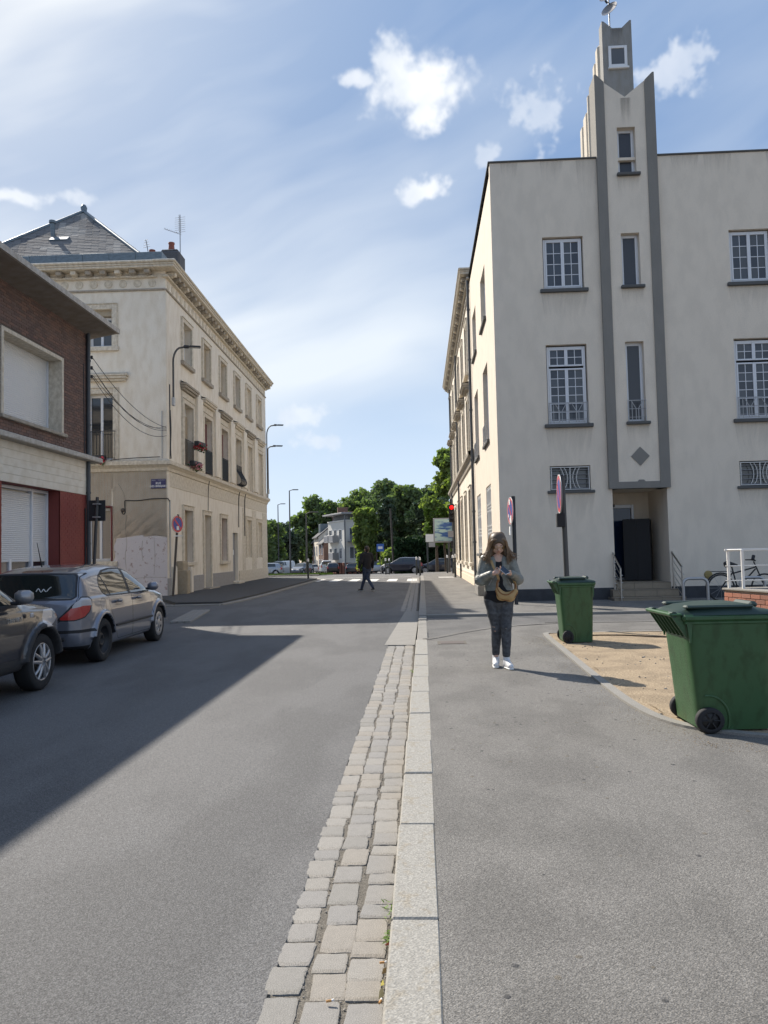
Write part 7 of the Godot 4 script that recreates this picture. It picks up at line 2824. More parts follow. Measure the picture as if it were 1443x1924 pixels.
const SIDED := ["front_window", "rear_window", "quarter_window", "tail_light", "tail_light_clear", "head_light", "front_door", "rear_door", "fuel_flap", "arch_cladding", "window_trim"]
func car_parts(style: Dictionary, cell: float) -> Dictionary:
	var key: String = style.name
	if cache.has(key):
		return cache[key]
	var L: float = style.length
	var pad := cell * 3
	var o := V(-pad, 0.1, -cell * 1.5)
	var nx := int((L + pad * 2) / cell) + 1
	var ny := int((style.height + 0.1) / cell) + 2
	var nz := int((style.half + pad * 2) / cell) + 2
	var side := dist_table(style.side, Vector2(o.x, o.y), Vector2i(nx, ny), cell)
	var plan := dist_table(style.plan, Vector2(o.x, o.z), Vector2i(nx, nz), cell)
	var front := dist_table(style.front, Vector2(o.z, o.y), Vector2i(nz, ny), cell)
	var f := PackedFloat32Array()
	f.resize(nx * ny * nz)
	var ks: float = style.get("round", 0.09)
	var R: float = style.arch
	for z in nz:
		var pz := o.z + z * cell
		for y in ny:
			var py := o.y + y * cell
			var fr := front[y * nz + z]
			var roof_k := ks * (1.0 if py < style.belt else 1.6)
			for x in nx:
				var d := smax(side[y * nx + x], plan[z * nx + x], roof_k)
				d = smax(d, fr, roof_k)
				if py < 0.85 and d < 0.3:
					for wx in style.wheels:
						var px: float = o.x + x * cell - wx
						var rr: float = sqrt(px * px + (py - style.wr) * (py - style.wr))
						if pz > style.half - 0.34:
							# swollen lip, then the cavity of the wheel arch
							if pz > style.half - 0.12 and rr < R + 0.12 and py > 0.36:
								d = smin(d, sqrt(pow(maxf(absf(rr - R - 0.025) - 0.02, 0.0), 2) + pow(maxf(pz - style.half - style.lip, 0.0), 2)) - 0.014, 0.05)
							d = smax(d, R - rr, 0.015)
				f[(z * ny + y) * nx + x] = d
	var s := soup_of(nets(f, nx, ny, nz, o, cell))
	var any := func(_p): return true
	# keep the right half
	var vz := PackedFloat32Array()
	for p in s[0]:
		vz.append(-p.z)
	s = cut(s, vz)[0]
	var out := {}
	var steps: Array = style.cuts
	for c in steps:
		# [part, axes, polygon, grow, guard]
		var g: Callable = c[4] if c.size() > 4 else any
		var r := cut(s, vals(s, c[1], c[2], c[3], g))
		s = r[1]
		if out.has(c[0]):
			var jv: PackedVector3Array = out[c[0]][0]
			var jn: PackedVector3Array = out[c[0]][1]
			jv.append_array(r[0][0])
			jn.append_array(r[0][1])
			out[c[0]] = [jv, jn]
		else:
			out[c[0]] = r[0]
	out["body"] = s
	var meshes := {}
	for k in out:
		if k in SIDED:
			meshes[k] = [soup_mesh(out[k], 0), soup_mesh(out[k], 1)]
		else:
			meshes[k] = [soup_mesh(out[k])]
	cache[key] = meshes
	return meshes

func with_gap(called: String, axes: String, poly: PackedVector2Array, gap: float, guard: Callable) -> Array:
	# a panel and the dark joint round it
	return [[called, axes, poly, -gap, guard], ["gap", axes, poly, gap, guard]]

func wheel(parent: Node, at: Vector3, r: float, kind: String, out: float):
	# axis along z; out = +1 or -1 is the outer side
	var B := Basis(Vector3.RIGHT, PI / 2 * out)
	var w := 0.1
	var b := MB.new()
	b.X = Transform3D(B, at)
	var rim := r * 0.66
	b.lathe([Vector2(rim, -w), Vector2(r * 0.93, -w), Vector2(r * 0.985, -w * 0.8), Vector2(r, -w * 0.4), Vector2(r, w * 0.4), Vector2(r * 0.985, w * 0.8), Vector2(r * 0.93, w), Vector2(r * 0.75, w * 1.04), Vector2(rim, w * 0.9)], 36)
	var t := put("wheel", b, M.tyre, parent)
	b = MB.new()
	b.X = Transform3D(B, at)
	if kind == "steel":
		b.lathe([Vector2(rim, w * 0.9), Vector2(rim * 0.94, w * 0.85), Vector2(rim * 0.9, w * 0.2), Vector2(rim * 0.6, w * 0.1), Vector2(rim * 0.45, w * 0.5), Vector2(rim * 0.3, w * 0.55), Vector2(rim * 0.2, w * 0.2), Vector2(0, w * 0.2)], 32)
		put("rim", b, M.wheel_black, t)
	elif kind == "cap":
		b.lathe([Vector2(rim * 1.03, w * 0.9), Vector2(rim, w * 1.02), Vector2(rim * 0.8, w * 1.0), Vector2(rim * 0.72, w * 0.98)], 36)
		for k in 7:
			var a := TAU * k / 7
			b.X = Transform3D(B, at) * Transform3D(Basis(Vector3.UP, a), Vector3.ZERO)
			b.rbox(V(rim * 0.3, w * 0.82, -rim * 0.16), V(rim * 0.76, w * 1.01, rim * 0.16), 0.008)
		b.X = Transform3D(B, at)
		b.lathe([Vector2(rim * 0.42, w * 0.85), Vector2(rim * 0.4, w * 1.04), Vector2(rim * 0.15, w * 1.1), Vector2(0, w * 1.1)], 24)
		put("rim", b, M.wheel_silver, t)
		b = MB.new()
		b.X = Transform3D(B, at)
		b.lathe([Vector2(rim, w * 0.6), Vector2(0, w * 0.6)], 24)
		put("brake_disc", b, M.wheel_black, t)
	else:
		b.lathe([Vector2(rim * 1.02, w * 0.88), Vector2(rim * 0.99, w * 0.98), Vector2(rim * 0.92, w * 0.9), Vector2(rim * 0.9, w * 0.2)], 36)
		for k in 5:
			var a := TAU * k / 5 + 0.3
			b.X = Transform3D(B, at) * Transform3D(Basis(Vector3.UP, a), Vector3.ZERO)
			for q in [-1.0, 1.0]:
				b.tube([V(rim * 0.2, w * 0.92, q * 0.02), V(rim * 0.6, w * 0.95, q * 0.032), V(rim * 0.95, w * 0.82, q * 0.05)], [0.028, 0.022, 0.02], 6)
		b.X = Transform3D(B, at)
		b.lathe([Vector2(rim * 0.32, w * 0.7), Vector2(rim * 0.28, w * 1.0), Vector2(0, w * 1.02)], 20)
		put("rim", b, M.wheel_silver, t)
		b = MB.new()
		b.X = Transform3D(B, at)
		b.lathe([Vector2(rim * 0.9, w * 0.2), Vector2(0, w * 0.15)], 24)
		put("brake_disc", b, M.wheel_black, t)

func paint(r: float, g: float, b: float, metal := 0.4) -> StandardMaterial3D:
	var m := plain(r, g, b, 0.32, metal)
	m.clearcoat_enabled = true
	m.clearcoat = 1.0
	m.clearcoat_roughness = 0.03
	return m

func hatch_style() -> Dictionary:
	var st := {"name": "hatch", "length": 4.25, "height": 1.47, "half": 0.872, "belt": 0.95, "wr": 0.315, "arch": 0.365, "wheels": [0.79, 3.4], "lip": 0.008, "round": 0.11}
	st.side = P2([0.12, 0.27, 0.5, 0.2, 3.75, 0.19, 4.17, 0.25, 4.25, 0.42, 4.24, 0.58, 4.14, 0.72, 3.85, 0.84, 3.35, 0.945, 3.12, 0.99, 2.9, 1.1, 2.4, 1.345, 2.1, 1.425, 1.7, 1.465, 1.25, 1.455, 0.75, 1.4, 0.38, 1.315, 0.36, 1.29, 0.17, 0.97, 0.05, 0.9, 0.0, 0.72, 0.02, 0.42])
	st.plan = P2([0.0, -0.2, 0.0, 0.35, 0.05, 0.62, 0.16, 0.76, 0.4, 0.84, 0.9, 0.868, 3.2, 0.872, 3.75, 0.83, 4.02, 0.73, 4.17, 0.55, 4.25, 0.25, 4.25, -0.2])
	st.front = P2([-0.2, 0.1, 0.78, 0.1, 0.84, 0.22, 0.87, 0.42, 0.872, 0.58, 0.866, 0.75, 0.835, 0.9, 0.8, 0.965, 0.735, 1.1, 0.62, 1.33, 0.54, 1.425, 0.4, 1.46, 0.2, 1.475, -0.2, 1.475])
	var on_side := func(p): return p.z > 0.45 and p.x > 0.2
	var on_rear := func(p): return p.x < 0.75
	var on_front := func(p): return p.x > 2.2 and p.y > 0.9
	var c := []
	c.append_array([["rear_glass", "zy", P2([-0.1, 0.955, 0.63, 0.955, 0.66, 0.985, 0.6, 1.25, 0.56, 1.285, -0.1, 1.29]), 0.0, on_rear], ["rear_trim", "zy", P2([-0.1, 0.955, 0.63, 0.955, 0.66, 0.985, 0.6, 1.25, 0.56, 1.285, -0.1, 1.29]), 0.022, on_rear]])
	c.append(["brake_light", "zy", P2([-0.1, 1.322, 0.2, 1.322, 0.22, 1.338, 0.2, 1.352, -0.1, 1.352]), 0.0, on_rear])
	c.append_array([["windscreen", "zy", P2([-0.1, 1.0, 0.66, 1.0, 0.68, 1.03, 0.56, 1.34, 0.52, 1.37, -0.1, 1.38]), 0.0, on_front]])
	var fd := P2([2.07, 0.945, 2.93, 0.935, 2.96, 0.96, 2.8, 1.07, 2.42, 1.27, 2.13, 1.325])
	var rd := P2([1.2, 0.955, 1.96, 0.945, 2.02, 1.33, 1.6, 1.335, 1.3, 1.31, 1.1, 1.26])
	var qd := P2([0.9, 1.03, 1.02, 0.965, 1.15, 0.957, 1.06, 1.245, 0.95, 1.18, 0.875, 1.1])
	var all_ := P2([0.9, 1.0, 1.02, 0.945, 2.93, 0.92, 2.99, 0.945, 2.82, 1.08, 2.42, 1.285, 2.1, 1.342, 1.6, 1.352, 1.25, 1.325, 1.02, 1.25, 0.9, 1.16, 0.855, 1.08])
	c.append(["front_window", "xy", fd, 0.0, on_side])
	c.append(["rear_window", "xy", rd, 0.0, on_side])
	c.append(["quarter_window", "xy", qd, 0.0, on_side])
	c.append(["window_trim", "xy", all_, 0.006, on_side])
	c.append(["tail_light_clear", "uy", P2([0.72, 0.815, 0.82, 0.9, 0.98, 0.962, 1.16, 0.955, 1.22, 0.92, 1.22, 0.845, 0.98, 0.85]), 0.0, on_rear])
	c.append(["tail_light", "uy", P2([0.52, 0.665, 0.75, 0.83, 0.98, 0.868, 1.2, 0.855, 1.15, 0.77, 1.02, 0.7, 0.8, 0.66]), 0.0, on_rear])
	c.append(["gap", "uy", P2([0.5, 0.655, 0.74, 0.855, 0.98, 0.972, 1.18, 0.965, 1.24, 0.92, 1.17, 0.77, 1.03, 0.69, 0.8, 0.65]), 0.006, on_rear])
	c.append(["head_light", "uy", P2([4.3, 0.62, 4.55, 0.62, 4.72, 0.66, 4.6, 0.8, 4.45, 0.82, 4.3, 0.74]), 0.0, func(p): return p.x > 3.4])
	c.append_array(with_gap("front_door", "xy", P2([2.06, 0.27, 3.0, 0.27, 3.05, 0.6, 3.0, 0.95, 2.06, 0.96]), 0.004, on_side))
	c.append_array(with_gap("rear_door", "xy", P2([1.24, 0.55, 1.35, 0.34, 1.42, 0.27, 2.05, 0.27, 2.05, 0.96, 1.08, 0.965, 1.05, 0.82]), 0.004, on_side))
	c.append_array(with_gap("fuel_flap", "xy", P2([0.72, 0.8, 0.77, 0.74, 0.87, 0.74, 0.92, 0.8, 0.92, 0.87, 0.87, 0.92, 0.77, 0.92, 0.72, 0.87]), 0.004, on_side))
	c.append_array(with_gap("tailgate", "zy", P2([-0.1, 0.63, 0.48, 0.63, 0.56, 0.68, 0.7, 0.9, 0.7, 0.97, 0.62, 1.3, -0.1, 1.31]), 0.004, on_rear))
	c.append(["bumper_strip", "zy", P2([-0.1, 0.475, 2.0, 0.475, 2.0, 0.52, -0.1, 0.52]), 0.0, func(p): return p.x < 0.42])
	c.append(["lower_trim", "zy", P2([-0.1, 0.0, 2.0, 0.0, 2.0, 0.29, -0.1, 0.29]), 0.0, func(p): return p.x < 0.4 or p.x > 3.8])
	c.append(["grille", "zy", P2([-0.1, 0.5, 0.42, 0.5, 0.45, 0.62, -0.1, 0.62]), 0.0, func(p): return p.x > 3.9])
	c.append(["grille", "zy", P2([-0.1, 0.3, 0.6, 0.3, 0.55, 0.4, -0.1, 0.4]), 0.0, func(p): return p.x > 3.9])
	# inside of the wheel arches
	for wx in st.wheels:
		var ring := PackedVector2Array()
		for k in 24:
			ring.append(Vector2(wx + cos(TAU * k / 24) * (st.arch + 0.003), st.wr + sin(TAU * k / 24) * (st.arch + 0.003)))
		c.append(["arch_lining", "xy", ring, 0.004, func(p): return p.z > 0.3])
	st.cuts = c
	return st

func suv_style() -> Dictionary:
	# raised hatch with dark arch cladding
	var st := hatch_style()
	st.name = "cross"
	st.length = 4.08
	st.height = 1.56
	st.wr = 0.325
	st.arch = 0.385
	st.wheels = [0.73, 3.29]
	st.lip = 0.02
	st.side = P2([0.1, 0.33, 0.5, 0.28, 3.6, 0.27, 4.0, 0.32, 4.08, 0.5, 4.06, 0.7, 3.98, 0.85, 3.7, 0.95, 3.2, 1.02, 2.98, 1.06, 2.75, 1.2, 2.35, 1.43, 2.05, 1.5, 1.65, 1.54, 1.2, 1.53, 0.6, 1.48, 0.32, 1.4, 0.14, 1.05, 0.04, 0.95, 0.0, 0.75, 0.02, 0.48])
	st.plan = P2([0.0, -0.2, 0.0, 0.4, 0.06, 0.68, 0.2, 0.8, 0.5, 0.85, 0.9, 0.87, 3.1, 0.872, 3.6, 0.84, 3.88, 0.76, 4.02, 0.58, 4.08, 0.28, 4.08, -0.2])
	st.front = P2([-0.2, 0.1, 0.78, 0.1, 0.85, 0.28, 0.87, 0.5, 0.872, 0.66, 0.866, 0.82, 0.84, 0.95, 0.8, 1.03, 0.735, 1.17, 0.62, 1.4, 0.54, 1.5, 0.4, 1.54, 0.2, 1.55, -0.2, 1.55])
	var on_side := func(p): return p.z > 0.45 and p.x > 0.2
	var c := []
	c.append(["rear_glass", "zy", P2([-0.1, 1.04, 0.66, 1.04, 0.56, 1.38, -0.1, 1.38]), 0.0, func(p): return p.x < 0.7])
	c.append(["windscreen", "zy", P2([-0.1, 1.08, 0.67, 1.08, 0.55, 1.42, -0.1, 1.46]), 0.0, func(p): return p.x > 2.1 and p.y > 0.95])
	var fd := P2([1.93, 1.03, 2.78, 1.02, 2.8, 1.05, 2.65, 1.18, 2.3, 1.39, 1.95, 1.43])
	var rd := P2([1.0, 1.05, 1.85, 1.035, 1.87, 1.435, 1.2, 1.42, 0.98, 1.3])
	c.append(["front_window", "xy", fd, 0.0, on_side])
	c.append(["rear_window", "xy", rd, 0.0, on_side])
	c.append(["window_trim", "xy", P2([0.9, 1.03, 2.82, 0.99, 2.86, 1.03, 2.68, 1.21, 2.3, 1.42, 1.9, 1.46, 1.15, 1.445, 0.9, 1.3]), 0.008, on_side])
	c.append(["tail_light", "uy", P2([0.7, 0.75, 1.0, 0.75, 1.1, 1.0, 0.85, 1.02]), 0.0, func(p): return p.x < 0.5])
	c.append(["head_light", "uy", P2([4.1, 0.72, 4.4, 0.72, 4.58, 0.78, 4.45, 0.92, 4.2, 0.92]), 0.0, func(p): return p.x > 3.3])
	c.append(["arch_cladding", "xy", ring_poly(0.73, 0.325, 0.45), 0.0, func(p): return p.z > 0.7 and p.y > 0.2])
	c.append(["arch_cladding", "xy", ring_poly(3.29, 0.325, 0.45), 0.0, func(p): return p.z > 0.7 and p.y > 0.2])
	c.append(["arch_cladding", "xy", P2([0.3, 0.0, 3.7, 0.0, 3.7, 0.42, 0.3, 0.42]), 0.0, on_side])
	c.append_array(with_gap("front_door", "xy", P2([1.9, 0.43, 2.8, 0.43, 2.9, 0.7, 2.85, 1.02, 1.9, 1.02]), 0.004, on_side))
	c.append_array(with_gap("rear_door", "xy", P2([1.1, 0.6, 1.25, 0.43, 1.89, 0.43, 1.89, 1.03, 0.95, 1.03, 0.95, 0.85]), 0.004, on_side))
	c.append(["lower_trim", "zy", P2([-0.1, 0.0, 2.0, 0.0, 2.0, 0.45, -0.1, 0.45]), 0.0, func(p): return p.x > 3.7 or p.x < 0.3])
	st.cuts = c
	return st

func ring_poly(x: float, y: float, r: float) -> PackedVector2Array:
	var ring := PackedVector2Array()
	for k in 24:
		ring.append(Vector2(x + cos(TAU * k / 24) * r, y + sin(TAU * k / 24) * r))
	return ring

func small_style(called: String, len_: float, tall: float, van := false) -> Dictionary:
	# distant cars: a plain hatchback, or a boxy van
	var st := {"name": called, "length": len_, "height": tall, "half": 0.85, "belt": tall * 0.62, "wr": 0.31, "arch": 0.36, "wheels": [len_ * 0.19, len_ * 0.8], "lip": 0.0, "round": 0.12}
	var h := tall
	if van:
		st.side = P2([0.05, 0.25, len_ - 0.1, 0.22, len_, 0.5, len_ - 0.06, h * 0.42, len_ - 0.75, h * 0.56, len_ - 1.25, h * 0.93, len_ - 1.7, h, 0.3, h, 0.08, h * 0.9, 0.0, 0.6])
	else:
		st.side = P2([0.08, 0.28, len_ - 0.1, 0.22, len_, 0.5, len_ - 0.1, h * 0.48, len_ - 0.5, h * 0.58, len_ - 1.1, h * 0.67, len_ - 1.85, h * 0.95, len_ * 0.42, h, 0.75, h * 0.96, 0.4, h * 0.9, 0.12, h * 0.66, 0.0, h * 0.55, 0.0, 0.5])
	st.plan = P2([0.0, -0.2, 0.0, 0.55, 0.2, 0.8, 0.8, 0.85, len_ - 0.9, 0.85, len_ - 0.2, 0.68, len_, 0.3, len_, -0.2])
	st.front = P2([-0.2, 0.1, 0.8, 0.1, 0.85, 0.4, 0.84, h * 0.55, 0.79, h * 0.66, 0.62, h * 0.93, 0.4, h, -0.2, h])
	var side_g := func(p): return p.z > 0.4
	var t0 := h * 0.67
	var t1 := h * 0.92
	var c := []
	c.append(["rear_window", "xy", P2([0.75, t0, len_ * 0.44, t0, len_ * 0.44, t1, 0.85, t1 * 0.97]) if not van else P2([len_ * 0.52, t0, len_ * 0.6, t0, len_ * 0.6, t1, len_ * 0.52, t1]), 0.0, side_g])
	c.append(["front_window", "xy", P2([len_ * 0.47, t0, len_ - 1.4, t0, len_ - 1.9, t1, len_ * 0.47, t1]) if not van else P2([len_ * 0.62, t0, len_ - 0.95, t0, len_ - 1.3, t1, len_ * 0.62, t1]), 0.0, side_g])
	c.append(["rear_glass", "zy", P2([-0.1, t0, 0.66, t0, 0.56, t1 * 0.98, -0.1, t1 * 0.98]), 0.0, func(p): return p.x < 0.6])
	c.append(["windscreen", "zy", P2([-0.1, t0 * 1.02, 0.68, t0 * 1.02, 0.58, t1, -0.1, t1]), 0.0, func(p): return p.x > len_ * 0.5])
	c.append(["tail_light", "uy", P2([0.62, h * 0.45, 0.98, h * 0.45, 1.02, h * 0.64, 0.75, h * 0.64]), 0.0, func(p): return p.x < 0.5])
	c.append(["head_light", "uy", P2([len_ + 0.1, h * 0.38, len_ + 0.45, h * 0.4, len_ + 0.3, h * 0.52, len_ + 0.1, h * 0.5]), 0.0, func(p): return p.x > len_ - 0.8])
	c.append(["lower_trim", "zy", P2([-0.1, 0.0, 2.0, 0.0, 2.0, 0.32, -0.1, 0.32]), 0.0, func(p): return p.x < 0.5 or p.x > len_ - 0.5])
	st.cuts = c
	return st

func car(label: String, style: Dictionary, cell: float, body: Material, at: Vector3, turn: float, group: String, wheels: Array) -> Node3D:
	var t := thing("parked_car", label, "car", at, turn, group)
	var m := car_parts(style, cell)
	for k in m:
		var mat: Material = body
		if k in ["front_window", "rear_window", "quarter_window", "rear_glass", "windscreen"]:
			mat = M.car_glass
		elif k in ["gap", "window_trim", "rear_trim", "arch_lining", "lower_trim", "bumper_strip", "grille"]:
			mat = M.car_trim
		elif k == "arch_cladding":
			mat = M.car_cladding
		elif k == "brake_light":
			mat = M.brake_red
		elif k == "tail_light":
			mat = M.tail_red
		elif k in ["head_light", "tail_light_clear"]:
			mat = M.lamp_clear
		for q in m[k]:
			if q.get_surface_count():
				put({"gap": "panel_joint", "tail_light_clear": "indicator_lens"}.get(k, k), q, mat, t)
	var b := MB.new()
	b.rbox(V(0.3, 0.22, -0.62), V(style.length - 0.35, 0.45, 0.62), 0.05)
	put("underbody", b, M.car_trim, t)
	for k in 2:
		for s in [-1.0, 1.0]:
			wheel(t, V(style.wheels[k], style.wr, s * (style.half - 0.115)), style.wr, wheels[k], s)
	return t

func build_cars():
	M.tyre = plain(0.018, 0.018, 0.019, 0.85)
	M.wheel_black = plain(0.016, 0.016, 0.018, 0.55)
	M.wheel_silver = plain(0.42, 0.42, 0.43, 0.35, 0.7)
	M.car_glass = plain(0.012, 0.018, 0.018, 0.03)
	M.car_glass.metallic_specular = 0.8
	M.car_trim = plain(0.014, 0.014, 0.016, 0.6)
	M.car_cladding = plain(0.03, 0.03, 0.032, 0.7)
	M.tail_red = plain(0.42, 0.02, 0.015, 0.12)
	M.tail_red.clearcoat_enabled = true
	M.brake_red = plain(0.09, 0.008, 0.008, 0.2)
	M.lamp_clear = plain(0.42, 0.4, 0.4, 0.12)
	M.lamp_clear.clearcoat_enabled = true
	M.chrome = plain(0.6, 0.6, 0.6, 0.12, 1.0)
	M.sign_plate = plain(0.7, 0.7, 0.66, 0.4)
	var grey_blue := paint(0.19, 0.2, 0.235, 0.5)
	var navy := paint(0.008, 0.01, 0.018, 0.0)
	# silver-blue hatchback
	var t := car("silver blue hatchback with a wheel trim missing, parked in front of the navy car", hatch_style(), 0.032, grey_blue, V(-5.5, 0.0, -10.38), PI / 2 + 0.035, "cars parked by the brick house", ["steel", "cap"])
	var b: MB
	for s in [-1.0, 1.0]:
		b = MB.new()
		b.X = sh(2.83, 1.0, s * 0.93)
		b.lathe([Vector2(0.0, -0.065), Vector2(0.06, -0.055), Vector2(0.095, -0.01), Vector2(0.09, 0.045), Vector2(0.05, 0.08), Vector2(0.0, 0.085)], 16)
		var mr := put("door_mirror", b, grey_blue, t)
		put("mirror_foot", plain_box(V(2.78, 0.95, s * 0.87 - 0.06), V(2.92, 0.99, s * 0.87 + 0.05), Transform3D(), 0.01), M.car_trim, mr)
		for x in [1.36, 2.27]:
			b = MB.new()
			b.X = sh(x, 0.845, s * 0.868)
			b.lathe([Vector2(0, -0.02), Vector2(0.045, -0.012), Vector2(0.055, 0.0), Vector2(0.045, 0.012), Vector2(0, 0.02)], 12)
			b.X = Transform3D()
			b.tube([V(x - 0.08, 0.855, s * 0.875), V(x, 0.86, s * 0.905), V(x + 0.09, 0.855, s * 0.875)], 0.017, 8)
			put("door_handle", b, grey_blue, t)
		b = MB.new()
		b.rbox(V(1.22, 0.47, s * 0.873 - 0.012), V(2.98, 0.505, s * 0.873 + 0.012), 0.008)
		put("side_moulding", b, M.car_trim, t)
		b = MB.new()
		b.X = Transform3D(Basis(Vector3.BACK, PI / 2), V(0.03, 0.4, s * 0.55))
		b.lathe([Vector2(0.03, -0.01), Vector2(0.028, 0.008), Vector2(0, 0.01)], 12)
		put("towing_cap", b, M.car_trim, t)
	b = MB.new()
	b.tube([V(0.62, 1.4, 0.0), V(0.42, 1.75, 0.02)], [0.01, 0.004], 6)
	put("aerial", b, M.black, t)
	b = MB.new()
	b.rbox(V(-0.02, 0.63, -0.35), V(0.02, 0.655, 0.35), 0.006)
	put("tailgate_strip", b, M.chrome, t)
	b = MB.new()
	b.tube([V(0.2, 0.965, -0.1), V(0.24, 1.03, 0.15), V(0.22, 0.985, 0.42)], 0.012, 6)
	put("rear_wiper", b, M.car_trim, t)
	b = MB.new()
	b.tube(spline([V(0.2, 1.06, 0.1), V(0.21, 1.1, 0.13), V(0.2, 1.05, 0.17), V(0.215, 1.09, 0.2), V(0.205, 1.055, 0.24), V(0.215, 1.1, 0.28), V(0.215, 1.12, 0.31)], 5), 0.006, 5)
	put("window_sticker", b, M.sticker, t, Transform3D(Basis(), V(0.02, 0.0, 0.0)))
	# navy raised hatchback at the edge of the frame
	t = car("dark navy raised hatchback with five spoke alloy wheels at the left edge", suv_style(), 0.034, navy, V(-5.2, 0.0, -5.5), PI / 2 + 0.02, "cars parked by the brick house", ["alloy", "alloy"])
	for s in [-1.0, 1.0]:
		b = MB.new()
		b.X = sh(2.68, 1.1, s * 0.95)
		b.X = Transform3D(Basis().scaled(V(0.7, 0.9, 1.0)), V(2.68, 1.1, s * 0.94))
		b.lathe([Vector2(0.0, -0.08), Vector2(0.08, -0.065), Vector2(0.105, -0.01), Vector2(0.1, 0.05), Vector2(0.06, 0.085), Vector2(0.0, 0.09)], 16)
		var mr := put("door_mirror", b, M.lamp_clear if s < 0 else plain(0.3, 0.3, 0.31, 0.3, 0.5), t)
		put("mirror_foot", plain_box(V(2.62, 1.02, s * 0.88 - 0.07), V(2.78, 1.06, s * 0.88 + 0.05), Transform3D(), 0.012), M.car_trim, mr)
		for x in [1.3, 2.12]:
			b = MB.new()
			b.tube([V(x - 0.09, 0.925, s * 0.872), V(x, 0.93, s * 0.9), V(x + 0.09, 0.925, s * 0.872)], 0.016, 8)
			put("door_handle", b, navy, t)
	lettering(t, "STEPWAY", 0.05, V(2.62, 0.86, 0.872), M.chrome, Basis(), "lettering", 0.006)
	b = MB.new()
	b.rbox(V(2.95, 0.86, 0.868), V(3.02, 0.91, 0.885), 0.012)
	put("side_repeater", b, M.lamp_clear, t)
	# cars round the crossing and beyond
	var hs := small_style("far_hatch", 4.0, 1.5)
	var vs := small_style("far_van", 4.4, 1.85, true)
	var cols := {"silver": paint(0.3, 0.33, 0.36, 0.5), "white": paint(0.62, 0.62, 0.6, 0.0), "black": paint(0.015, 0.015, 0.018, 0.2), "red": paint(0.25, 0.02, 0.02, 0.1), "blue": paint(0.012, 0.015, 0.03, 0.3), "grey": paint(0.08, 0.085, 0.095, 0.4)}
	var g := "cars beyond the crossing"
	var w := ["cap", "cap"]
	car("dark blue small car side-on in the crossing beyond the man", small_style("far_mpv", 4.05, 1.58), 0.05, cols.blue, V(0.25, gy(-72), -71.6), PI - 0.06, g, w)
	car("silver hatchback side-on at the end of the cream block", hs, 0.07, cols.silver, V(-15.2, gy(-85), -85.0), PI, g, w)
	car("white van next to the silver hatchback behind the lamp posts", vs, 0.07, cols.white, V(-16.2, gy(-95), -96.0), -PI / 2 - 0.4, g, w)
	car("grey saloon facing us beside the white van", hs, 0.07, cols.grey, V(-13.7, gy(-92), -94.0), -PI / 2 - 0.3, g, w)
	car("white car parked in front of the terrace houses, furthest left of that row", hs, 0.07, cols.white, V(-15.6, gy(-108), -112.0), PI / 2 + 0.25, g, w)
	car("white van with black car before it by the white building", vs, 0.07, cols.white, V(-12.6, gy(-100), -103.0), PI / 2 + 0.2, g, w)
	car("black saloon seen from behind by the white building", hs, 0.07, cols.black, V(-11.0, gy(-96), -96.5), PI / 2 + 0.2, g, w)
	car("grey car at the white building's corner, left of the red one", hs, 0.07, cols.grey, V(-9.0, gy(-100), -99.0), PI / 2 - 0.2, g, w)
	car("red car between the grey and the light cars by the white building", hs, 0.07, cols.red, V(-7.4, gy(-98), -97.0), PI / 2 - 0.1, g, w)
	car("light silver car just left of the man", hs, 0.07, cols.silver, V(-5.4, gy(-92), -91.0), PI / 2 - 0.2, g, w)
	car("pale car half hidden behind the man and the dark car", hs, 0.07, cols.white, V(-3.6, gy(-84), -86.0), PI / 2 - 0.6, g, w)
	car("dark estate car at right behind the young trees", hs, 0.07, cols.blue, V(3.6, gy(-76), -74.0), PI, g, w)
# ---------------------------------------------------------------- people
func add_to(b: MB, o: MB):
	var k := b.v.size()
	b.v.append_array(o.v)
	b.n.append_array(o.n)
	b.u.append_array(o.u)
	b.c.append_array(o.c)
	for q in o.i:
		b.i.append(q + k)

func hand(w: Vector3, f: Vector3, thumb: Vector3, curl: float, thumb_curl := 0.4) -> MB:
	# w wrist, f along the palm, thumb the side where the thumb sits; fingers curl towards f x thumb or its opposite
	f = f.normalized()
	var s := (thumb - f * thumb.dot(f)).normalized()
	var nrm := f.cross(s)
	var pr := [[w - f * 0.02, w + f * 0.03, 0.022, 0.026, V(1, 1, 1)]]
	for k in 4:
		var o: float = [0.028, 0.009, -0.01, -0.028][k]
		pr.append([w + f * 0.02 + s * o * 0.6, w + f * 0.078 + s * o, 0.014, 0.0115])
		var len_: float = [0.068, 0.078, 0.07, 0.054][k]
		var p := w + f * 0.08 + s * o
		var d := f
		var r := 0.0095
		for j in 3:
			var a := curl * (0.7 + 0.25 * j) * (1.0 + 0.1 * k)
			d = (d * cos(a) + nrm * sin(a)).normalized()
			var e: Vector3 = p + d * len_ * [0.45, 0.32, 0.26][j]
			pr.append([p, e, r, r - 0.001])
			p = e
			r -= 0.001
	var tb := w + f * 0.022 + s * 0.02
	var t1 := tb + (s * 0.8 + f * 0.6).normalized() * 0.04
	var t2 := t1 + (f * 0.9 + nrm * thumb_curl + s * 0.1).normalized() * 0.032
	pr.append([tb, t1, 0.0135, 0.011])
	pr.append([t1, t2, 0.0105, 0.0085])
	return flesh(pr, 0.0042, 0.008)

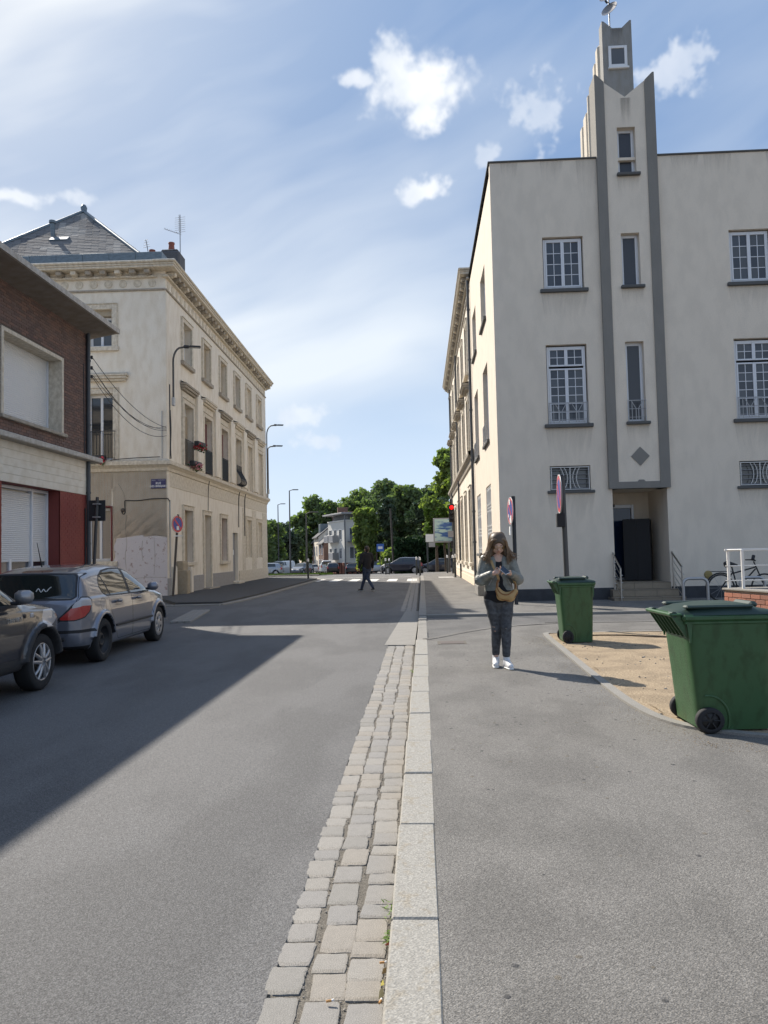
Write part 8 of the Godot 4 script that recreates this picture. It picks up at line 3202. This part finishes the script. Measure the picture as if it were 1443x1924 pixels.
func head_skin(c: Vector3, B: Basis, s := 1.0) -> MB:
	# face looks along B.z
	var at := func(x: float, y: float, z: float) -> Vector3: return c + B * (V(x, y, z) * s)
	var pr := [
		[at.call(0, 0.03, -0.015), at.call(0, 0.03, 0.0), 0.093 * s, 0.09 * s],
		[at.call(0, -0.02, 0.03), at.call(0, -0.075, 0.052), 0.066 * s, 0.036 * s],
		[at.call(-0.03, -0.05, 0.02), at.call(0.03, -0.05, 0.02), 0.05 * s, 0.05 * s],
		[at.call(0, 0.012, 0.088), at.call(0, -0.022, 0.106), 0.009 * s, 0.014 * s],
		[at.call(-0.012, -0.026, 0.094), at.call(0.012, -0.026, 0.094), 0.009 * s, 0.009 * s],
		[at.call(-0.018, -0.056, 0.082), at.call(0.018, -0.056, 0.082), 0.008 * s, 0.008 * s],
		[at.call(-0.042, 0.026, 0.074), at.call(-0.014, 0.022, 0.084), 0.013 * s, 0.011 * s],
		[at.call(0.042, 0.026, 0.074), at.call(0.014, 0.022, 0.084), 0.013 * s, 0.011 * s],
		[at.call(-0.09, 0.005, -0.01), at.call(-0.092, -0.025, -0.005), 0.014 * s, 0.01 * s],
		[at.call(0.09, 0.005, -0.01), at.call(0.092, -0.025, -0.005), 0.014 * s, 0.01 * s],
		[at.call(0, -0.05, -0.02), at.call(0, -0.17, -0.045), 0.052 * s, 0.055 * s]]
	return flesh(pr, 0.006, 0.016)

func face_bits(o: Node3D, c: Vector3, B: Basis):
	for x in [-0.033, 0.033]:
		var b := MB.new()
		b.X = Transform3D(B, c + B * V(x, 0.008, 0.077))
		b.lathe([Vector2(0, -0.012), Vector2(0.009, -0.007), Vector2(0.0125, 0.0), Vector2(0.009, 0.007), Vector2(0, 0.012)], 12)
		var e := put("eye", b, M.eye_white, o)
		b = MB.new()
		b.X = Transform3D(B * Basis(Vector3.RIGHT, PI / 2), c + B * V(x, 0.004, 0.088))
		b.lathe([Vector2(0.006, 0), Vector2(0.0, 0.002)], 10)
		put("iris", b, M.eye_dark, e)
		b = MB.new()
		b.X = Transform3D(B, c)
		b.tube([V(x - 0.017, 0.03, 0.088), V(x, 0.035, 0.092), V(x + 0.017, 0.031, 0.087)], 0.0035, 5)
		put("eyebrow", b, M.hair_dark, o)
	var b := MB.new()
	b.X = Transform3D(B, c)
	b.tube([V(-0.02, -0.056, 0.089), V(0, -0.054, 0.0935), V(0.02, -0.056, 0.089)], [0.003, 0.0055, 0.003], 6)
	put("mouth", b, M.lip, o)

func strand(b: MB, pts: Array, r0: float, r1: float):
	var p := spline(pts, 4)
	var rr := []
	for k in p.size():
		rr.append(lerpf(r0, r1, pow(float(k) / (p.size() - 1), 1.5)))
	b.tube(p, rr, 6)

func build_people():
	M.skin = plain(0.6, 0.385, 0.29, 0.6)
	M.skin.subsurf_scatter_enabled = true
	M.skin.subsurf_scatter_strength = 0.08
	M.eye_white = plain(0.6, 0.58, 0.55, 0.3)
	M.eye_dark = plain(0.03, 0.02, 0.015, 0.2)
	M.hair_dark = plain(0.028, 0.018, 0.012, 0.5)
	M.hair_brown = plain(0.19, 0.12, 0.066, 0.45)
	M.hair_mid = plain(0.085, 0.055, 0.032, 0.5)
	M.lip = plain(0.32, 0.11, 0.1, 0.5)
	var wn := noise_tex(71, 0.05, grey(0), grey(1), {"w": 256, "normal": true, "bump": 5.0})
	M.leather = textured(noise_tex(72, 0.02, grey(0.7), grey(1), {"w": 256}), Vector3.ONE * 3.0, 0.42, wn, 0.8, null, Vector3.ONE, lin(0.23, 0.24, 0.215))
	M.leather.uv1_world_triplanar = false
	M.denim = textured(noise_tex(73, 0.02, grey(0.45), grey(1), {"w": 256, "oct": 5}), Vector3.ONE * 2.5, 0.9, wn, 0.5, null, Vector3.ONE, lin(0.1, 0.106, 0.117))
	M.denim.uv1_world_triplanar = false
	M.denim_blue = tinted(M.denim, 0.045, 0.065, 0.115)
	M.black_cloth = plain(0.011, 0.011, 0.014, 0.9)
	M.tan = plain(0.42, 0.27, 0.11, 0.55)
	M.tan_dark = plain(0.24, 0.105, 0.03, 0.5)
	M.white_shoe = plain(0.72, 0.72, 0.72, 0.5)
	M.gold = plain(0.6, 0.42, 0.16, 0.25, 1.0)
	woman()
	man()

func woman():
	var base := V(0.93, 0.1, -9.35)
	var o := thing("person", "woman with long hair, grey green jacket and dark jeans looking at her phone", "person", base, 0.04)
	o.scale = Vector3.ONE * 0.955
	var hc := V(0.0, 1.535, 0.045)
	var HB := Basis(Vector3.RIGHT, 0.5)
	var sL := V(-0.155, 1.35, -0.01)
	var sR := V(0.155, 1.35, -0.01)
	var eL := V(-0.235, 1.1, 0.02)
	var eR := V(0.24, 1.1, 0.02)
	var wL := V(-0.095, 1.175, 0.2)
	var wR := V(0.125, 1.17, 0.22)
	var hipL := V(-0.088, 0.86, 0)
	var hipR := V(0.088, 0.86, 0)
	var kL := V(-0.045, 0.49, 0.0)
	var kR := V(0.066, 0.5, 0.09)
	var aL := V(-0.05, 0.1, -0.07)
	var aR := V(0.058, 0.1, 0.1)
	# one continuous body
	var b := flesh([
		[V(0, 1.3, -0.02), V(0, 1.12, -0.01), 0.11, 0.1, V(1.15, 1, 0.75)], [V(0, 1.12, -0.01), V(0, 0.9, 0), 0.1, 0.13, V(1.15, 1, 0.75)],
		[V(0, 1.4, 0.0), V(0, 1.28, -0.01), 0.055, 0.075], [V(-0.12, 1.33, 0), V(0.12, 1.33, 0), 0.055, 0.055],
		[sL, eL, 0.042, 0.034], [eL, wL, 0.034, 0.024], [sR, eR, 0.042, 0.034], [eR, wR, 0.034, 0.024],
		[hipL, kL, 0.075, 0.048], [kL, aL, 0.046, 0.031], [hipR, kR, 0.075, 0.048], [kR, aR, 0.046, 0.031],
		[aL, aL + V(-0.01, -0.06, 0.1), 0.03, 0.022], [aR, aR + V(0.015, -0.06, 0.1), 0.03, 0.022]], 0.013, 0.035)
	add_to(b, head_skin(hc, HB, 0.95))
	add_to(b, hand(wL, V(0.75, 0.35, 0.45), V(0.1, 0.6, -0.5), 0.45))
	add_to(b, hand(wR, V(-0.85, 0.3, 0.35), V(0.1, 0.5, 0.75), -0.42, -0.5))
	put("body", b, M.skin, o)
	face_bits(o, hc, HB)
	# thin gold glasses
	b = MB.new()
	b.X = Transform3D(HB, hc)
	for x in [-0.035, 0.035]:
		b.tube(arc_pts(V(x, 0.006, 0.1), V(0.026, 0, 0), V(0, 0.022, 0), 0, TAU, 16), 0.0016, 4)
	b.tube([V(-0.01, 0.012, 0.102), V(0.01, 0.012, 0.102)], 0.0016, 4)
	for s in [-1.0, 1.0]:
		b.tube([V(s * 0.061, 0.012, 0.098), V(s * 0.088, 0.01, 0.0)], 0.0016, 4)
	put("glasses", b, M.gold, o)
	# black top under the open jacket
	var top := flesh([[V(0, 1.27, -0.01), V(0, 1.1, 0.0), 0.118, 0.112, V(1.15, 1, 0.8)], [V(0, 1.1, 0.0), V(0, 0.9, 0.01), 0.112, 0.145, V(1.2, 1, 0.8)], [V(0, 0.9, 0.01), V(0, 0.87, 0.0), 0.148, 0.148, V(1.27, 1, 0.82)], [V(-0.4, 0.66, 0), V(0.4, 0.66, 0), -0.14, -0.14], [V(0, 1.42, 0.13), V(0, 1.3, 0.12), -0.075, -0.03]], 0.012, 0.03)
	put("top", top, M.black_cloth, o)
	# jacket: body, sleeves, with the front cut open and the neck free
	var jk := flesh([
		[V(0, 1.29, -0.015), V(0, 1.12, -0.005), 0.138, 0.134, V(1.18, 1, 0.8)], [V(0, 1.12, -0.005), V(0, 0.93, 0.005), 0.134, 0.155, V(1.2, 1, 0.8)],
		[V(-0.13, 1.335, -0.01), V(0.13, 1.335, -0.01), 0.072, 0.072], [V(-0.07, 1.39, -0.03), V(0.07, 1.39, -0.03), 0.045, 0.045],
		[sL, eL, 0.073, 0.06], [eL, wL + V(-0.02, 0.0, -0.02), 0.06, 0.043], [sR, eR, 0.073, 0.06], [eR, wR + V(0.02, 0, -0.02), 0.06, 0.043],
		[V(-0.24, 1.09, 0.03), V(-0.22, 1.08, 0.05), 0.064, 0.062], [V(0.25, 1.09, 0.03), V(0.23, 1.08, 0.05), 0.064, 0.062],
		[V(0.0, 1.46, 0.1), V(0.0, 1.27, 0.13), -0.07, -0.06], [V(0.0, 1.27, 0.14), V(0.02, 1.1, 0.145), -0.055, -0.05], [V(0.02, 1.1, 0.145), V(0.035, 0.8, 0.16), -0.05, -0.065],
		[V(-0.3, 0.715, 0), V(0.3, 0.735, 0), -0.15, -0.15], [V(0, 1.45, 0.0), V(0, 1.41, 0.02), -0.065, -0.06]], 0.01, 0.022)
	var jn := put("jacket", jk, M.leather, o)
	# lapels and collar turned back, cuff seams, zips
	for s in [-1.0, 1.0]:
		var lp := MB.new()
		lp.prism(PackedVector2Array([Vector2(0.055, 1.41), Vector2(0.105, 1.385), Vector2(0.14, 1.3), Vector2(0.095, 1.2), Vector2(0.065, 1.26)]) if s > 0 else PackedVector2Array([Vector2(-0.055, 1.41), Vector2(-0.105, 1.385), Vector2(-0.14, 1.3), Vector2(-0.095, 1.2), Vector2(-0.065, 1.26)]), 0.0, 0.007)
		put("lapel", lp, M.leather, jn, Transform3D(Basis(Vector3.RIGHT, -0.14) * Basis(Vector3.UP, s * 0.3), V(0, 0.0 - 0.01, 0.27 - s * 0.0)))
		var z := MB.new()
		z.tube([V(s * 0.1, 1.1, 0.132), V(s * 0.14, 1.03, 0.122)], 0.004, 5)
		put("zip", z, M.galv, jn)
		var w: Vector3 = wL if s < 0 else wR
		var e: Vector3 = eL if s < 0 else eR
		var cu := MB.new()
		var d := (w - e).normalized()
		cu.tube([w - d * 0.045, w - d * 0.012], [0.047, 0.046], 14)
		put("cuff", cu, M.leather, jn)
	# jeans, torn at the knee
	var jeans := flesh([
		[V(0, 0.9, 0.0), V(0, 0.85, 0.0), 0.135, 0.142, V(1.28, 1, 0.85)], [hipL + V(0, -0.02, 0), hipL.lerp(kL, 0.5), 0.098, 0.083], [hipL.lerp(kL, 0.5), kL, 0.083, 0.062],
		[kL, aL + V(0, 0.075, 0), 0.06, 0.05], [hipR + V(0, -0.02, 0), hipR.lerp(kR, 0.5), 0.098, 0.083], [hipR.lerp(kR, 0.5), kR, 0.083, 0.062], [kR, aR + V(0, 0.075, 0), 0.06, 0.05],
		[kL + V(0.0, -0.08, -0.01), kL.lerp(aL, 0.5), 0.059, 0.052], [kR + V(0.0, -0.08, -0.01), kR.lerp(aR, 0.5), 0.059, 0.052]], 0.011, 0.025)
	var jd := put("jeans", jeans, M.denim, o)
	for s in [[kL + V(-0.02, 0.06, 0.058), 0.05], [kL + V(-0.025, 0.02, 0.058), 0.06], [kL + V(-0.02, -0.03, 0.056), 0.04], [kR + V(-0.01, 0.0, 0.062), 0.035]]:
		var tr := MB.new()
		tr.tube([s[0] - V(s[1] / 2, 0, 0.012), s[0] + V(0, -0.004, 0.003), s[0] + V(s[1] / 2, 0.003, -0.012)], [0.002, 0.005, 0.002], 5)
		put("tear", tr, M.skin, jd)
	# white trainers
	for a in [[aL, -0.02], [aR, 0.03]]:
		var p: Vector3 = a[0]
		var gnd := 0.036
		var sh_b := flesh([[V(p.x, 0.165, p.z - 0.005), V(p.x, 0.06, p.z - 0.01), 0.04, 0.044], [V(p.x, gnd + 0.01, p.z - 0.035), V(p.x + a[1], gnd + 0.004, p.z + 0.13), 0.04, 0.036, V(1, 0.95, 1)], [V(p.x, 0.09, p.z + 0.01), V(p.x + a[1] * 0.8, gnd + 0.01, p.z + 0.11), 0.04, 0.03]], 0.007, 0.02)
		var sn := put("shoe", sh_b, M.white_shoe, o)
		var so := flesh([[V(p.x, 0.014, p.z - 0.04), V(p.x + a[1], 0.012, p.z + 0.135), 0.044, 0.04, V(1, 0.33, 1)]], 0.006, 0.006)
		put("sole", so, M.sticker, sn)
		for k in 4:
			var lc := MB.new()
			var q := V(p.x + a[1] * 0.2 * k, 0.118 - 0.013 * k, p.z + 0.035 + 0.02 * k)
			lc.tube([q + V(-0.022, -0.004, 0), q + V(0, 0.006, 0.006), q + V(0.022, -0.004, 0)], 0.003, 4)
			put("lace", lc, M.sign_back, sn)
	# hair: cap, falling sides blown out to both sides
	var cap := flesh([[hc + HB * V(0, 0.045, -0.025), hc + HB * V(0, 0.03, -0.01), 0.108, 0.106], [hc + V(0, 0.0, -0.06), hc + V(0, -0.12, -0.075), 0.092, 0.075], [hc + V(-0.075, 0.02, 0.0), hc + V(-0.1, -0.12, -0.005), 0.034, 0.036], [hc + V(0.075, 0.02, 0.0), hc + V(0.1, -0.12, -0.005), 0.034, 0.036], [hc + HB * V(0, 0.016, 0.128), hc + HB * V(0, -0.1, 0.125), -0.064, -0.066]], 0.008, 0.025)
	var hn := put("hair", cap, M.hair_mid, o)
	var r := RandomNumberGenerator.new()
	r.seed = 12
	var hs := MB.new()
	for k in 210:
		var s := -1.0 if k % 2 else 1.0
		var zz := r.randf_range(-0.1, 0.052)
		var fl := r.randf()
		var st := hc + HB * V(s * 0.004, 0.142 - 1.6 * (zz + 0.03) * (zz + 0.03) * 4.0, zz)
		var m1 := hc + HB * V(s * r.randf_range(0.072, 0.084), 0.098 - r.randf() * 0.02, zz * 1.1)
		var q := hc + V(s * r.randf_range(0.1, 0.122), -0.02 + r.randf_range(-0.03, 0.03), zz * 0.9 + 0.01)
		var e := hc + V(s * (0.1 + 0.085 * fl), -0.15 - 0.07 * r.randf() + 0.05 * fl, zz * 0.8 + r.randf_range(-0.01, 0.04))
		var tip := e + V(s * (0.01 + 0.07 * fl * r.randf()), -0.045 - 0.03 * r.randf() + 0.05 * fl, r.randf_range(-0.02, 0.02))
		strand(hs, [st, m1, q, e, tip], r.randf_range(0.007, 0.012), 0.0012)
	put("hair_lengths", hs, M.hair_brown, hn)
	# the phone she holds
	var ph := thing("phone", "white mobile phone held up in the woman's hands", "phone", base + V(0.043, 1.165, 0.287), 0.0)
	ph.rotation = V(-0.9, 0.1, 0.5)
	put("case", plain_box(V(-0.037, -0.07, -0.005), V(0.037, 0.07, 0.003), Transform3D(), 0.004), M.white, ph)
	put("screen", plain_box(V(-0.034, -0.066, 0.003), V(0.034, 0.066, 0.0045), Transform3D(), 0.001), M.glass, ph)
	# half-moon shoulder bag across her front
	var bag := thing("shoulder_bag", "tan half-moon leather bag hanging across the woman's front", "bag", base + V(0.072, 0.895, 0.175), 0.0)
	bag.scale = Vector3.ONE * 0.86
	var cres := flesh([[V(-0.115, 0.05, 0.0), V(-0.07, -0.04, 0.0), 0.035, 0.055, V(1, 1, 0.62)], [V(-0.07, -0.04, 0), V(0.05, -0.055, 0), 0.055, 0.058, V(1, 1, 0.62)], [V(0.05, -0.055, 0), V(0.125, 0.02, -0.01), 0.058, 0.036, V(1, 1, 0.62)]], 0.008, 0.03)
	put("pouch", cres, M.tan, bag)
	var tb := MB.new()
	tb.tube(spline([V(-0.13, 0.075, 0.012), V(-0.075, -0.005, 0.036), V(0.02, -0.02, 0.04), V(0.1, 0.035, 0.022)], 6), 0.0085, 6)
	tb.tube(spline([V(-0.15, 0.04, 0.01), V(-0.105, -0.06, 0.026), V(-0.01, -0.1, 0.026), V(0.09, -0.075, 0.024), V(0.155, 0.0, 0.0)], 6), 0.0075, 6)
	put("trim", tb, M.tan_dark, bag)
	var sb := MB.new()
	for s in [[V(-0.125, 0.075, 0.0), V(-0.12, 0.14, -0.015), V(-0.1, 0.2, -0.03), V(-0.16, 0.36, -0.06), V(-0.185, 0.455, -0.13), V(-0.15, 0.47, -0.22)], [V(0.13, 0.03, -0.01), V(0.135, 0.1, -0.05), V(0.12, 0.16, -0.1), V(0.1, 0.2, -0.16)]]:
		var pts := spline(s, 5)
		for k in pts.size() - 1:
			var d: Vector3 = (pts[k + 1] - pts[k]).normalized()
			var sd := d.cross(V(0, 0, 1)).normalized() * 0.017
			sb.quad(pts[k] - sd, pts[k + 1] - sd, pts[k + 1] + sd, pts[k] + sd)
			sb.quad(pts[k] - sd + V(0, 0, 0.003), pts[k + 1] - sd + V(0, 0, 0.003), pts[k + 1] + sd + V(0, 0, 0.003), pts[k] + sd + V(0, 0, 0.003))
	put("strap", sb, M.tan, bag)
	sb = MB.new()
	sb.tube(spline([V(-0.125, 0.075, 0.003), V(-0.12, 0.13, -0.01), V(-0.1, 0.18, -0.02)], 4), 0.016, 8)
	sb.tube(spline([V(0.13, 0.035, -0.005), V(0.135, 0.09, -0.04), V(0.125, 0.13, -0.08)], 4), 0.012, 8)
	put("strap_end", sb, M.tan_dark, bag)

func man():
	var o := thing("person", "man in black jacket and blue jeans walking away across the street", "person", V(-2.12, 0.0, -30.2), 0.55)
	var hc := V(0.02, 1.64, -0.01)
	var HB := Basis(Vector3.UP, PI)
	var j := {"sL": V(-0.19, 1.42, 0), "sR": V(0.2, 1.42, 0), "eL": V(-0.27, 1.16, 0.03), "eR": V(0.29, 1.17, -0.05), "wL": V(-0.32, 0.95, -0.04), "wR": V(0.33, 0.94, -0.14), "hL": V(-0.09, 0.92, 0), "hR": V(0.09, 0.92, 0), "kL": V(0.0, 0.5, -0.14), "kR": V(0.06, 0.5, 0.06), "aL": V(-0.08, 0.09, -0.24), "aR": V(0.15, 0.14, 0.3)}
	# he steps towards the left, so his left foot crosses in front
	j.kL = V(-0.05, 0.5, -0.12)
	j.aL = V(-0.1, 0.09, -0.27)
	j.kR = V(0.05, 0.5, -0.02)
	j.aR = V(0.1, 0.13, 0.3)
	var b := flesh([[V(0, 1.38, 0), V(0, 1.0, 0), 0.13, 0.125, V(1.15, 1, 0.75)], [V(0, 1.52, 0.0), V(0, 1.4, 0.0), 0.058, 0.08], [j.sL, j.eL, 0.05, 0.04], [j.eL, j.wL, 0.04, 0.028], [j.sR, j.eR, 0.05, 0.04], [j.eR, j.wR, 0.04, 0.028], [j.hL, j.kL, 0.08, 0.055], [j.kL, j.aL, 0.05, 0.035], [j.hR, j.kR, 0.08, 0.055], [j.kR, j.aR, 0.05, 0.035]], 0.02, 0.03)
	add_to(b, head_skin(hc, HB, 1.0))
	add_to(b, hand(j.wL, V(-0.1, -1, -0.1), V(0.2, 0, -1), 0.35))
	add_to(b, hand(j.wR, V(0.1, -1, -0.15), V(-0.2, 0, -1), -0.35, -0.4))
	put("body", b, M.skin, o)
	face_bits(o, hc, HB)
	var jk := flesh([[V(0.0, 1.39, 0.0), V(0, 1.2, 0.0), 0.165, 0.165, V(1.2, 1, 0.75)], [V(0, 1.2, 0), V(0, 0.95, 0), 0.165, 0.16, V(1.15, 1, 0.8)], [V(-0.16, 1.44, 0), V(0.17, 1.44, 0), 0.085, 0.085], [V(0, 1.52, 0.0), V(0, 1.46, 0.0), 0.075, 0.09], [j.sL, j.eL, 0.085, 0.07], [j.eL, j.wL, 0.07, 0.052], [j.sR, j.eR, 0.085, 0.07], [j.eR, j.wR, 0.07, 0.052], [V(-0.4, 0.72, 0), V(0.4, 0.72, 0), -0.12, -0.12]], 0.016, 0.03)
	put("jacket", jk, M.black_cloth, o)
	var je := flesh([[V(0, 0.96, 0), V(0, 0.9, 0), 0.13, 0.135, V(1.2, 1, 0.85)], [j.hL, j.kL, 0.1, 0.073], [j.kL, j.aL + V(0, 0.04, 0), 0.07, 0.055], [j.hR, j.kR, 0.1, 0.073], [j.kR, j.aR + V(0, 0.04, 0), 0.07, 0.055]], 0.015, 0.025)
	put("jeans", je, M.denim_blue, o)
	for a in [[j.aL, -0.05, 0.0], [j.aR, 0.03, 0.35]]:
		var p: Vector3 = a[0]
		var toe := p + V(a[1], -0.05 - 0.02 * signf(a[2]), -0.15)
		var shm := flesh([[p + V(0, -0.035, 0.04), toe, 0.045, 0.038]], 0.01, 0.01)
		var sn := put("shoe", shm, M.black_cloth, o)
		var so := flesh([[p + V(0, -0.068, 0.04), toe + V(0, -0.028, 0), 0.043, 0.04, V(1, 0.4, 1)]], 0.009, 0.006)
		put("sole", so, M.sticker, sn)
	var hr := flesh([[hc + V(0, 0.05, 0.02), hc + V(0, 0.03, 0.03), 0.1, 0.098], [hc + V(0, 0.0, 0.05), hc + V(0, -0.05, 0.055), 0.075, 0.055], [hc + V(0, -0.02, -0.14), hc + V(0, -0.1, -0.12), -0.09, -0.08]], 0.01, 0.02)
	put("hair", hr, M.hair_dark, o)
# ---------------------------------------------------------------- weeds and litter
func weed(at: Vector3, r: float, seed_: int, label: String):
	var t := thing("weed", label, "weed", at, 0.0, "weeds along the kerb")
	var g := RandomNumberGenerator.new()
	g.seed = seed_
	var lb := MB.new()
	lb.quad(V(0, 0, 0), V(0.3, 0.06, 0.16), V(1, -0.08, 0), V(0.35, 0.06, -0.16))
	var lm := lb.mesh()
	var xf := []
	for k in 46:
		var d := r * sqrt(g.randf())
		var a := g.randf() * TAU
		xf.append(Transform3D(Basis.from_euler(V(0, g.randf() * TAU, g.randf_range(-0.2, 0.9))).scaled(Vector3.ONE * g.randf_range(0.012, 0.03)), V(cos(a) * d * 0.45, g.randf() * 0.03, sin(a) * d)))
	var f := put("leaves", joined(lm, xf), M.weed, t)
	var st := MB.new()
	for k in 5:
		var a := g.randf() * TAU
		st.tube([V(0, -0.01, 0), V(cos(a) * 0.01, 0.02, sin(a) * r * 0.5)], 0.0015, 4)
	put("stem", st, M.weed, t)

func build_small():
	var w := [[-0.15, -3.28, 0.09, "bushy weed in the joint by the second kerb stone from the camera"], [-0.155, -3.05, 0.05, "small weed just nearer than the bushy one at the kerb foot"], [-0.17, -2.38, 0.06, "weed between the kerb foot and the setts at the bottom of the picture"], [-0.13, -9.7, 0.1, "weed by the kerb well up the gutter"], [1.95, -40.6, 0.35, "weeds at the foot of the traffic light"], [4.9, -11.2, 0.3, "tuft of weeds at the foot of the low brick wall"]]
	for k in w.size():
		weed(V(w[k][0], 0.1 if w[k][0] > -0.1 else 0.0, w[k][1]), w[k][2], 200 + k, w[k][3])
	# cigarette ends and dry leaves in the gutter
	var g := RandomNumberGenerator.new()
	g.seed = 4
	var spots := [[-0.335, -2.62, 0.3, true, "orange cigarette end between two setts"], [-0.168, -2.62, 1.3, true, "cigarette end against the kerb foot below the yellow leaves"], [-0.17, -2.86, 0.2, true, "cigarette end against the kerb foot above the yellow leaves"]]
	for s in spots:
		var c := thing("cigarette_end", s[4], "cigarette end", V(s[0], 0.02, s[1]), s[2], "litter in the gutter")
		var b := MB.new()
		b.tube([V(-0.014, 0, 0), V(0.004, 0, 0)], 0.004, 6)
		put("filter", b, plain(0.5, 0.27, 0.1, 0.9), c)
		b = MB.new()
		b.tube([V(0.004, 0, 0), V(0.012, 0.001, 0)], 0.004, 6)
		put("paper", b, M.sticker, c)
	var lv := [[-0.165, -2.72, 0.022, Color(0.5, 0.44, 0.1), "pale yellow fallen leaf standing against the kerb foot"], [-0.17, -2.66, 0.025, Color(0.55, 0.52, 0.34), "cream fallen leaf below the yellow one"], [-0.16, -2.98, 0.018, Color(0.45, 0.1, 0.08), "reddish fallen leaf at the kerb foot"], [-0.165, -2.8, 0.017, Color(0.35, 0.25, 0.12), "brown curled fallen leaf at the kerb foot"]]
	for s in lv:
		var b := MB.new()
		b.quad(V(-1, 0, 0), V(0, 0.25, -0.5), V(1, 0, 0), V(0, 0.2, 0.5))
		var c: Color = s[3]
		var o := put("fallen_leaf", b, plain(c.r, c.g, c.b, 0.8), self, Transform3D(Basis.from_euler(V(0.9, g.randf() * 6.0, 0.5)).scaled(Vector3.ONE * s[2]), V(s[0], 0.022, s[1])))
		tag(o, s[4], "leaf", "litter in the gutter")
	# pebbles scattered over the bare earth
	var pb := MB.new()
	pb.lathe([Vector2(0, -0.6), Vector2(0.7, -0.35), Vector2(1.0, 0.0), Vector2(0.6, 0.4), Vector2(0, 0.55)], 7)
	var xf := []
	for k in 700:
		var x := g.randf_range(1.95, 5.6)
		var z := g.randf_range(-12.9, -5.95)
		xf.append(Transform3D(Basis.from_euler(V(g.randf(), g.randf() * 6.0, g.randf())).scaled(V(1, 0.6, 0.8) * g.randf_range(0.004, 0.018)), V(x, 0.113, z)))
	var p := put("pebbles", joined(pb.mesh(), xf), M.concrete)
	tag(p, "small pebbles strewn over the bare earth", "pebbles", "", "stuff")
	xf = []
	for k in 1500:
		var t := g.randf()
		var z := lerpf(-12.6, -5.5, t)
		var x := 1.86 - 0.32 * pow(g.randf(), 2.5) + (0.0 if z < -7.0 else (z + 7.0) * 0.12)
		if k % 3 == 0:
			x = g.randf_range(1.9, 4.5)
			z = -5.62 + 0.25 * pow(g.randf(), 2.0)
		xf.append(Transform3D(Basis.from_euler(V(g.randf(), g.randf() * 6.0, g.randf())).scaled(V(1, 0.5, 0.8) * g.randf_range(0.002, 0.006)), V(x, 0.1015, z)))
	p = put("spilt_sand", joined(pb.mesh(), xf), M.dirt)
	tag(p, "sand and grit spilt from the bare earth on to the pavement", "sand", "", "stuff")
	xf = []
	for k in 900:
		var z := -1.9 - pow(g.randf(), 1.5) * 10.0
		var x: float = [-0.585, -0.443, -0.3, -0.162][g.randi() % 4] + g.randf_range(-0.012, 0.012)
		xf.append(Transform3D(Basis.from_euler(V(g.randf(), g.randf() * 6.0, g.randf())).scaled(V(1, 0.7, 0.8) * g.randf_range(0.002, 0.007)), V(x, -0.008, z)))
	p = put("gutter_grit", joined(pb.mesh(), xf), M.cobble2)
	tag(p, "loose grit lying in the joints of the sett gutter", "grit", "", "stuff")
	# trodden chewing gum and small dark spots on the pavement
	var gm := MB.new()
	gm.lathe([Vector2(1.0, 0.0), Vector2(0.8, 0.12), Vector2(0.0, 0.16)], 9)
	for s in 2:
		xf = []
		for k in 130:
			var z := -1.8 - pow(g.randf(), 0.8) * 10.0
			xf.append(Transform3D(Basis(Vector3.UP, g.randf() * 6.0).scaled(V(1, 1, g.randf_range(0.7, 1.3)) * g.randf_range(0.006, 0.016)), V(g.randf_range(0.15, 3.6 if z > -5.4 else 1.75), 0.1, z)))
		p = put("gum_spots", joined(gm.mesh(), xf), [M.joint, M.pave_dark][s])
		tag(p, ["pale chewing gum spots trodden into the pavement", "dark chewing gum spots trodden into the pavement"][s], "gum", "", "stuff")
	var tw := thing("fallen_twig", "long thin dark twig lying across the bare earth behind the near bin", "twig", V(2.6, 0.125, -12.1))
	var b := MB.new()
	b.tube(spline([V(0, 0, -0.3), V(0.5, 0.02, -0.05), V(1.1, 0.0, 0.1), V(1.7, 0.01, 0.2)], 5), 0.012, 5)
	put("stem", b, M.bark, tw)
